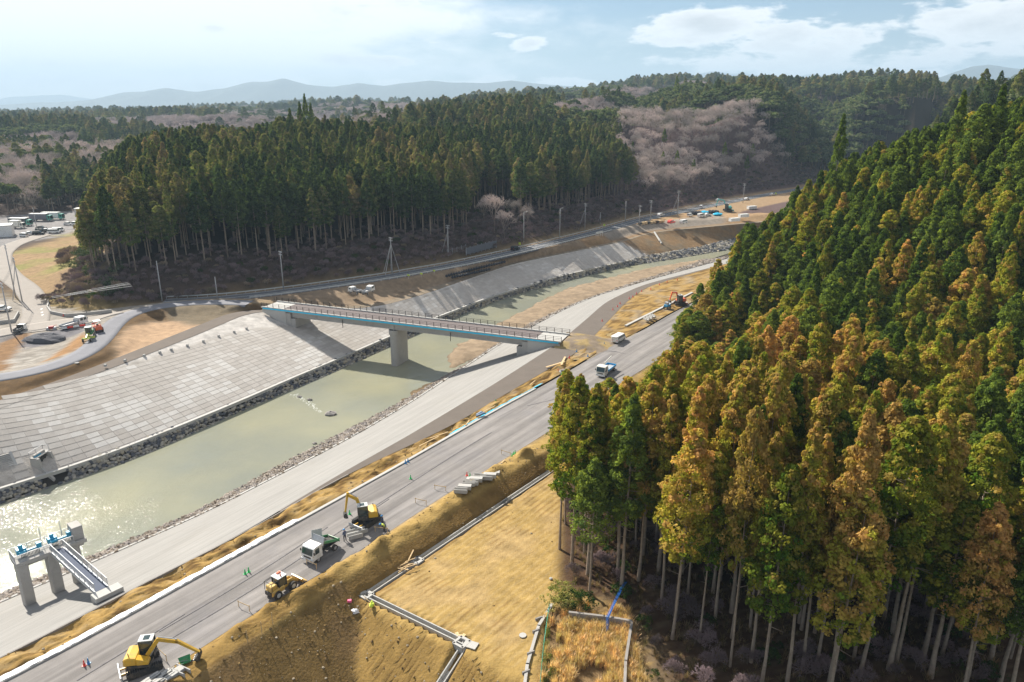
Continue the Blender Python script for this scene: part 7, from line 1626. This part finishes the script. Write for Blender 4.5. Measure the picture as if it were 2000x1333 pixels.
    # ---------------- the valley and hills behind: cedars, pines and bare trees
    pine = [merge('pine', [cmesh('c', round_crown(300 + k, 16, 4.0, 7, [(.11, .145, .06), (.08, .12, .045), (.16, .18, .085)], 80, 18, .30), M['leaf_far']), trunk_mesh('t', 12, .22, 40 + k, 4)]) for k in range(3)]
    TW = (.54, .47, .445)
    bare = [bare_tree_mesh('bare_tree', 60 + k, 14.5, M['twig'], TW, 6, .47, .075, .2, 3) for k in range(4)]
    bfar = [bare_tree_mesh('bare_tree', 80 + k, 12, M['twig'], (.49, .42, .41), 4, .6, .13, .2, 4) for k in range(3)]
    allp = full + pine + bare + bfar + full_hazed; NP, NB, NBF, ND = 12, 15, 19, 22
    def addf(X, Y, Z, I, W_, H_): PX.append(X); PY.append(Y); PZ.append(Z); PI.append(I); PR.append(r.uniform(0, 6.28, len(X))); PS.append(np.stack([W_, W_, H_], 1))
    # left background (beyond the parking lot)
    X, Y = jgrid(-420, -120, 372, 640, 6.5, .42, 8); edge = np.interp(Y, [345, 400, 460], [-186, -215, -240]); lot = inpoly(X, Y, LOT); dl, _ = polyd(X, Y, LOT + LOT[:1])
    keep = ~lot & (dl > 6) & ((X < edge - 4) | (Y > 470 + .4 * X)) & (np.abs(X) < .8 * Y); X, Y = X[keep], Y[keep]; Z = np.where(Y < 401, TL(X, Y), hills_z(X, Y)); n = len(X)
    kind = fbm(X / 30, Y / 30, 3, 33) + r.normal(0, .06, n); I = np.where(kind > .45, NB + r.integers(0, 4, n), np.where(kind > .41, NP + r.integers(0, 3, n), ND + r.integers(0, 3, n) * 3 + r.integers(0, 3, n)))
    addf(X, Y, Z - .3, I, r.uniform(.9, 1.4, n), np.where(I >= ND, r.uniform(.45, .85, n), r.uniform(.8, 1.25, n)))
    # back of the right-hand hill
    X, Y = jgrid(140, 430, 325, 480, 6.2, .42, 18); s2 = -signed(X, Y, WOOD); keep = (s2 > 6) & (np.abs(X) < .82 * Y) & ~((X < 330) & (Y < 330)); X, Y = X[keep], Y[keep]; n = len(X); Z = np.where(Y < 401, TR(X, Y), hills_z(X, Y))
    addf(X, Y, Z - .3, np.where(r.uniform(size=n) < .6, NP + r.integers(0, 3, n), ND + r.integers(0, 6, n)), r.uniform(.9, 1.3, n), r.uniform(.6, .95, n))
    # bare hillside
    X, Y = jgrid(60, 330, 400, 700, 7.6, .42, 9); s = signed(X, Y, FRONT); a = X / Y; fb = far_bare(X, Y)
    keep = (s > 12) & (a > .12) & (fb > .4) & (a < .55) & ~((a < np.interp(s, [20, 60, 110], [.165, .145, .125])) & (Y < 470 + .4 * X)); X, Y = X[keep], Y[keep]; Z = hills_z(X, Y); D = np.hypot(X, Y); o = np.argsort(D); X, Y, Z = X[o], Y[o], Z[o]; n = len(X)
    I = r.integers(0, 4, n); odd = r.uniform(size=n) < .05; W_ = r.uniform(.9, 1.35, n); H_ = r.uniform(.85, 1.15, n)
    nb = min(170, n)
    for i in range(nb):
        side = 'left part' if X[i] / Y[i] < .25 else 'right part' if X[i] / Y[i] > .34 else 'middle'
        lev = 'low' if Z[i] < 14 else 'high' if Z[i] > 27 else 'half way up'
        if odd[i]:
            T = empty('cedar_tree', (X[i], Y[i], Z[i]), 0, 'dark cedar alone among bare trees, %s on the %s of the slope' % (lev, side), 'tree', 'lone cedars %s on the %s of the bare slope' % (lev, side)); T.scale = (.75, .75, .6); link('crown', crowns[0, 2], T); link('trunk', trunks[2], T); continue
        o_ = link('bare_tree', bare[I[i]]); o_.location = (X[i], Y[i], Z[i] - .4); o_.rotation_euler = (0, 0, i * 1.7); o_.scale = (W_[i], W_[i], H_[i])
        lab = 'leafless pinkish-grey tree %s on the %s of the far bare slope' % (lev, side); tag(o_, lab, 'tree', 'bare trees %s on the %s of the far slope' % (lev, side))
    addf(X[nb:], Y[nb:], Z[nb:] - .3, NB + I[nb:], W_[nb:], H_[nb:])
    # dark stand of cedars at the foot of the bare slope, left side
    # middle and far hills
    def hills(y0, y1, step, sc, seed):
        X, Y = jgrid(-y1 * .8, y1 * .8, y0, y1, step, .45, seed); s = signed(X, Y, FRONT); a = X / Y; d = np.hypot(X, Y); fb = far_bare(X, Y)
        edge = np.interp(Y, [345, 400, 460], [-186, -215, -240])
        wood = (X > edge - 4) & (a < np.interp(s, [20, 60, 110], [.165, .145, .125])) & (Y < 470 + .4 * X); slope = (a > .12) & (fb > .4) & (a < .55) & (Y < 700); lb = (X < -120) & (X > -420) & (Y < 640)
        keep = ~wood & ~slope & ~lb & (np.abs(a) < .78) & (s > 14) | ((s <= 0) & (s < -70) & (np.abs(a) < .78) & (d > 470)); keep &= ~wood & ~slope & ~lb
        X, Y, a, fb = X[keep], Y[keep], a[keep], fb[keep]; Z = hills_z(X, Y); n = len(X); k = fbm(X / 75, Y / 75, 3, 34) + r.normal(0, .05, n) + .03 * (a > .1) - .03 * (a < -.2)
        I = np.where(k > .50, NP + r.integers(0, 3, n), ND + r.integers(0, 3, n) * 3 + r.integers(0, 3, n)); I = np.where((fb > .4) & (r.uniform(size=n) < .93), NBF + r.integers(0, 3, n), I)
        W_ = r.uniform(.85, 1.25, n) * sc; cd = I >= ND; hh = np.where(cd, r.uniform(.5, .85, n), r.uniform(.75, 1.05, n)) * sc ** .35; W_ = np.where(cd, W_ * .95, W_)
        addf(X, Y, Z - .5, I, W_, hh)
    hills(400, 900, 7.0, 1.15, 10); hills(900, 1500, 11.0, 1.75, 11); hills(1500, 3400, 22.0, 3.0, 12)
    PX, PY, PZ, PI, PR = map(np.concatenate, (PX, PY, PZ, PI, PR)); PS = np.concatenate(PS)
    print('scattered trees', len(PX))
    scatter('woodland', allp, np.stack([PX, PY, PZ], 1), PR, PS, PI, 'dense cedar, pine and bare woodland covering the hills on both sides of the valley')
    # tall cedars that stick out of the skylines
    for px, top, D, zf, kk_, tn, lab in ((594, 184, 420, TL, 2, 0, 'tallest dark cedar spire on the left wood skyline'), (584, 199, 418, TL, 2, 0, 'second spire left of the tallest on the left skyline'), (606, 202, 423, TL, 2, 0, 'pointed cedar right of the tallest spire on the left skyline'), (565, 212, 416, TL, 2, 0, 'lowest pointed cedar of the left skyline group'),
        (1323, 148, 720, hills_z, 2, 0, 'lone spire on top of the far round hill'), (1649, 224, 205, TR, 2, 0, 'tall narrow cedar spire on the ridge line of the right wood'), (1884, 178, 175, TR, 2, 0, 'high pointed dark cedar on the right skyline'), (1962, 166, 170, TR, 2, 0, 'cedar spire nearest the right edge on the skyline'), (1925, 205, 168, TR, 0, 0, 'broad full cedar between the two right skyline spires'), (1765, 268, 175, TR, 0, 0, 'round-topped cedar below the right skyline, left of the spires')):
        u = (px - CXP) / FPX; v = (CYP - top) / FPX; dy = math.cos(PITCH) + v * math.sin(PITCH); dz = -math.sin(PITCH) + v * math.cos(PITCH); x, y = u / dy * D, D; z = float(zf(np.array([x]), np.array([y]))[0]); h = HCAM + D * dz / dy - z
        T = empty('cedar_tree', (x, y, z), px, lab, 'tree'); w = 1.0 if kk_ == 2 else 1.5; T.scale = (w, w, h / 25); link('crown', crowns[tn, kk_], T); link('trunk', trunks[kk_], T)
    # the two pale bare trees in the gap of the cedar wood
    for k, (px, py, sc) in enumerate(((966, 455, 1.15), (985, 470, .95), (1030, 450, .8), (945, 440, .9), (1000, 440, .8))):
        p = hit(px, py, TL, 5); o_ = link('bare_tree', bare[k % 4]); o_.location = p; o_.scale = (sc, sc, sc); o_.rotation_euler = (0, 0, k)
        tag(o_, ['tallest pale leafless tree in the gap of the cedar wood above the road', 'low spreading leafless tree right below the tallest one in the wood gap', 'leafless tree right of the gap beside the tall street lamps', 'leafless tree left of the gap in the cedar wood', 'small leafless tree at the back of the wood gap'][k], 'tree')
    return dict(crowns=crowns, trunks=trunks, bare=bare, bfar=bfar, pine=pine)

def build_undergrowth(T):
    r = np.random.default_rng(31)
    shrub = [bare_tree_mesh('shrub', 200 + k, 3.4, M['twig'], (.24, .18, .18), 4, .75, .05, .05, 5) for k in range(4)]
    shrub2 = [bare_tree_mesh('shrub', 220 + k, 3.0, M['twig'], (.34, .27, .19), 4, .75, .05, .05, 5) for k in range(2)]
    ever = [cmesh('bush', round_crown(240 + k, 3, 1.5, .1, c, 34, 20, .16), M['leaf_far']) for k, c in enumerate(([(.05, .085, .02), (.03, .06, .02)], [(.10, .13, .07), (.15, .17, .12), (.06, .09, .04)]))]
    X, Y = jgrid(-140, 300, 200, 600, 2.5, .48, 12); s = signed(X, Y, FRONT); keep = (s > 1.6) & (s < 32) & (np.abs(X) < .75 * Y); X, Y, s = X[keep], Y[keep], s[keep]; keep = r.uniform(size=len(X)) < np.where(s < 22, 1, .4); X, Y = X[keep], Y[keep]
    Z = np.where(Y < 401, TL(X, Y), hills_z(X, Y)); n = len(X); I = r.integers(0, 4, n); q = r.uniform(size=n); I = np.where(q < .05, 6, I); I = np.where((q > .93), 4 + r.integers(0, 2, n), I)
    scatter('undergrowth', shrub + shrub2 + ever, np.stack([X, Y, Z - .1], 1), r.uniform(0, 6.28, n), r.uniform(.5, 1.15, n), I, 'dark purplish leafless brush on the bank between the road and the cedar wood')
    # silvery thicket and scrub on the grassy slope at the far left
    cen = [(170, 520, 9), (190, 545, 10), (165, 500, 7), (205, 560, 9), (185, 490, 7), (150, 560, 6), (200, 590, 8), (125, 505, 6), (170, 470, 8), (140, 590, 5)]
    pts = []; idx = []
    for k, (px, py, w) in enumerate(cen):
        for j in range(26):
            x, y = at(px + r.normal(0, w * 1.6), py + r.normal(0, w * 1.1), 4); pts.append((x, y)); idx.append(7 if k < 5 and r.uniform() < .6 else 5 if r.uniform() < .7 else 0)
    a = np.array(pts); keep = signed(a[:, 0], a[:, 1], FRONT) > 1; a = a[keep]; idx = np.array(idx)[keep]; Z = TL(a[:, 0], a[:, 1])
    scatter('thicket', shrub + shrub2 + ever, np.c_[a, Z - .1], r.uniform(0, 6.28, len(a)), r.uniform(.7, 1.5, len(a)), idx, 'silvery grey-green thicket on the grassy slope below the parking lot')
    # dry grass in the walled pit, and at the feet of the cedars
    def tuft(seed, h, nb, cols, spread=.42, bend=.5):
        q = np.random.default_rng(seed); V, F, C = [], [], []
        for i in range(nb):
            a_ = q.uniform(0, 6.28); b_ = q.uniform(.1, 1) * bend; l = h * q.uniform(.5, 1.1); w = .014 + .012 * q.uniform(); c = np.array(cols[q.integers(len(cols))]) * q.uniform(.7, 1.25); x0, y0 = q.normal(0, spread * .25, 2); base = len(V)
            for t in (0, .4, .75, 1): d = l * b_ * t * t; ww = w * (1 - .8 * t) * (2.2 if t > .7 else 1); V += [(x0 + math.cos(a_) * d - math.sin(a_) * ww, y0 + math.sin(a_) * d + math.cos(a_) * ww, l * (t - .3 * b_ * t * t)), (x0 + math.cos(a_) * d + math.sin(a_) * ww, y0 + math.sin(a_) * d - math.cos(a_) * ww, l * (t - .3 * b_ * t * t))]; C += [c, c]
            for k in range(3): F.append((base + 2 * k, base + 2 * k + 1, base + 2 * k + 3, base + 2 * k + 2))
        return np_mesh('tuft', np.array(V), np.array(F), M['straw'], np.array(C))
    gold = [(.66, .50, .27), (.74, .59, .37), (.54, .38, .19)]; tufts = [tuft(1 + k, 1.35, 70, gold) for k in range(3)] + [tuft(9, .8, 50, [(.13, .17, .04), (.2, .2, .07)])]
    X, Y = jgrid(1, 15, 58, 78, .42, .5, 13); k = inpoly(X, Y, PIT) & (fbm(X / 2.5, Y / 2.5, 2, 3) > .30); k2 = (X < 4.2 + r.uniform(0, 1, X.shape)) & k; X, Y = X[k], Y[k]; n = len(X); I = r.integers(0, 3, n); I = np.where((X < 4.6) & (r.uniform(size=n) < .7), 3, I)
    scatter('dry_grass', tufts, np.stack([X, Y, np.full(n, -2.65)], 1), r.uniform(0, 6.28, n), r.uniform(.7, 1.35, n), I, 'golden dry pampas-like grass filling the walled pit beside the cedars')
    brush = [tuft(20 + k, 1.1, 45, [(.22, .16, .09), (.30, .22, .13), (.13, .12, .05)], .6, .8) for k in range(2)] + [shrub[0], ever[0]]
    X, Y = jgrid(8, 90, 52, 100, 1.0, .5, 14); s = -signed(X, Y, WOOD); k = (s > np.where((X > 14.3) & (Y < 77), -5, 0)) & (X > 14.3 - 99 * (Y > 77)) & (r.uniform(size=X.shape) < .75) & (np.abs(X) < .8 * Y) & ~inpoly(X, Y, PIT); X, Y = X[k], Y[k]; n = len(X); q = r.uniform(size=n); I = np.where(q < .8, r.integers(0, 2, n), np.where(q < .95, 2, 3))
    scatter('undergrowth', brush, np.stack([X, Y, TR(X, Y) - .05], 1), r.uniform(0, 6.28, n), r.uniform(.45, 1.0, n), I, 'dry brown brush and fallen stalks under the front cedars')
    # green bamboo-like bush at the corner of the wood, one yellow-green sapling
    for k, (px, py, s, lab) in enumerate(((1098, 1156, 1.15, 'rounded yellow-green bush where the green net fence begins'), (1112, 1176, 1.2, 'yellow-green bush touching the dark concrete wall'), (1090, 1176, 1.2, 'low yellow-green bush nearest the bare field'), (1135, 1178, 1.3, 'dark bush behind the concrete wall left of the blue hoses'))):
        x, y = at(px, py, -1.2); o = link('bush', cmesh('bush', round_crown(260 + k, 3, 1.5, .0, [(.23, .23, .06), (.30, .28, .10), (.12, .15, .04)] if k < 3 else [(.03, .06, .015), (.05, .08, .02)], 46, 24, .13), M['leaf_far'])); o.location = (x, y, -1.9); o.scale = (s, s, s * .8); tag(o, lab, 'bush')
    for k, (px, py) in enumerate(((1068, 1290), (1075, 1318))):
        x, y = at(px, py, -2); o = link('shrub', cmesh('shrub', round_crown(280 + k, 2, .8, .1, [(.16, .19, .04), (.24, .24, .08)], 26, 18, .16), M['leaf_far'])); o.location = (x, y, -2.4); tag(o, ['green shrub behind the net fence, upper one', 'green shrub behind the net fence at the bottom edge'][k], 'shrub')
    # ground litter: clods and stones on the bare soil near the camera
    clod = []
    for k in range(3):
        mb = MB(); mb.blob((0, 0, 0), (.5, .42, .3), seed=70 + k, jit=.3, n=4, m=5); me = mb.mesh('clod', M['stone']); a_ = me.color_attributes.new('Col', 'FLOAT_COLOR', 'POINT'); c = [(.25, .165, .065), (.15, .095, .04), (.30, .25, .18)][k]; a_.data.foreach_set('color', np.tile(np.array([*c, 1], np.float32), len(me.vertices))); clod.append(me)
    X, Y = jgrid(-36, 12, 52, 130, .55, .5, 15); off = (X - RX['RR'](Y)) * .8; w = np.interp(Y, [50, 75, 92, 110, 125], [3.4, 3.2, 3.0, 3.6, 5.0]); q = (X - CH1[1][0]) * -.56 + (Y - CH1[1][1]) * -.83
    dens = np.where(off < w, .10, np.where(q > 1.5, .5, .012)) + .5 * ((Y > 92) & (off > .8) & (off < w + 3)) * (fbm(X / 2, Y / 2, 2, 5) > .5); k = (off > .3) & (r.uniform(size=X.shape) < dens) & (-signed(X, Y, WOOD) < 0) & ~inpoly(X, Y, PIT); X, Y = X[k], Y[k]; n = len(X)
    x2, y2 = jgrid(-60, 20, 52, 150, .5, .5, 16); t = (x2 - RX['RL'](y2)) / (RX['CL'](y2) - RX['RL'](y2)); k2 = (t > .06) & (t < .92) & (r.uniform(size=x2.shape) < .22) & (fbm(x2 / 1.5, y2 / 1.5, 2, 3) > .42); x2, y2 = x2[k2], y2[k2]; z2 = .15 + 0 * x2
    X = np.r_[X, x2]; Y = np.r_[Y, y2]; Z = np.r_[TR(X[:n], Y[:n]), z2]; n = len(X)
    scatter('clods', clod, np.stack([X, Y, Z], 1), r.uniform(0, 6.28, n), .10 + .32 * r.uniform(size=n) ** 3, r.integers(0, 3, n), 'loose clods and stones strewn over the bare soil banks')
build_ground(); far_mountains(); build_river(); build_left_roads(); build_tracks()
build_left_slope(); build_stones(); build_bridge(); build_bridge_ramp(); build_sluice(); build_kerbs(); build_poles(); build_roadside(); build_vehicles(); build_site_bits(); cones()
TREES = build_trees(); build_undergrowth(TREES)
def build_haze():
    mb = MB(); x0, x1, y0, y1, z0, z1 = -15000, 15000, -300, 17500, -30, 760
    mb.box(((x0 + x1) / 2, (y0 + y1) / 2, (z0 + z1) / 2), (x1 - x0, y1 - y0, z1 - z0)); o = mb.build('haze'); m = bpy.data.materials.new('haze'); m.use_nodes = True; nt = m.node_tree; nt.nodes.clear()
    out = nt.nodes.new('ShaderNodeOutputMaterial'); v = nt.nodes.new('ShaderNodeVolumePrincipled'); v.inputs['Color'].default_value = (.56, .75, .93, 1); v.inputs['Density'].default_value = .00012; v.inputs['Anisotropy'].default_value = .1
    nt.links.new(v.outputs[0], out.inputs['Volume']); o.data.materials.append(m); tag(o, 'thin pale blue haze filling the air of the whole valley', kind='stuff')
build_haze()

def tell_apart():
    "alike things that stand in a row or stand get their place among their like"
    by = {}
    for o in COL.objects:
        if o.parent is None and 'label' in o and 'category' in o: by.setdefault(o['label'], []).append(o)
    names = ['leftmost', 'second from left', 'third from left', 'fourth from left', 'fifth from left', 'sixth from left', 'seventh from left', 'eighth from left', 'ninth from left', 'tenth from left', 'eleventh from left', 'twelfth from left']
    for lab, os_ in by.items():
        n = len(os_)
        if 1 < n <= 12 and len(lab.split()) <= 13:
            os_.sort(key=lambda o: o.location.x / max(1.0, o.location.y))
            for i, o in enumerate(os_):
                if 'group' not in o: o['group'] = lab
                o['label'] = lab + ', ' + (names[i] if i < n - 1 else 'rightmost')
tell_apart()
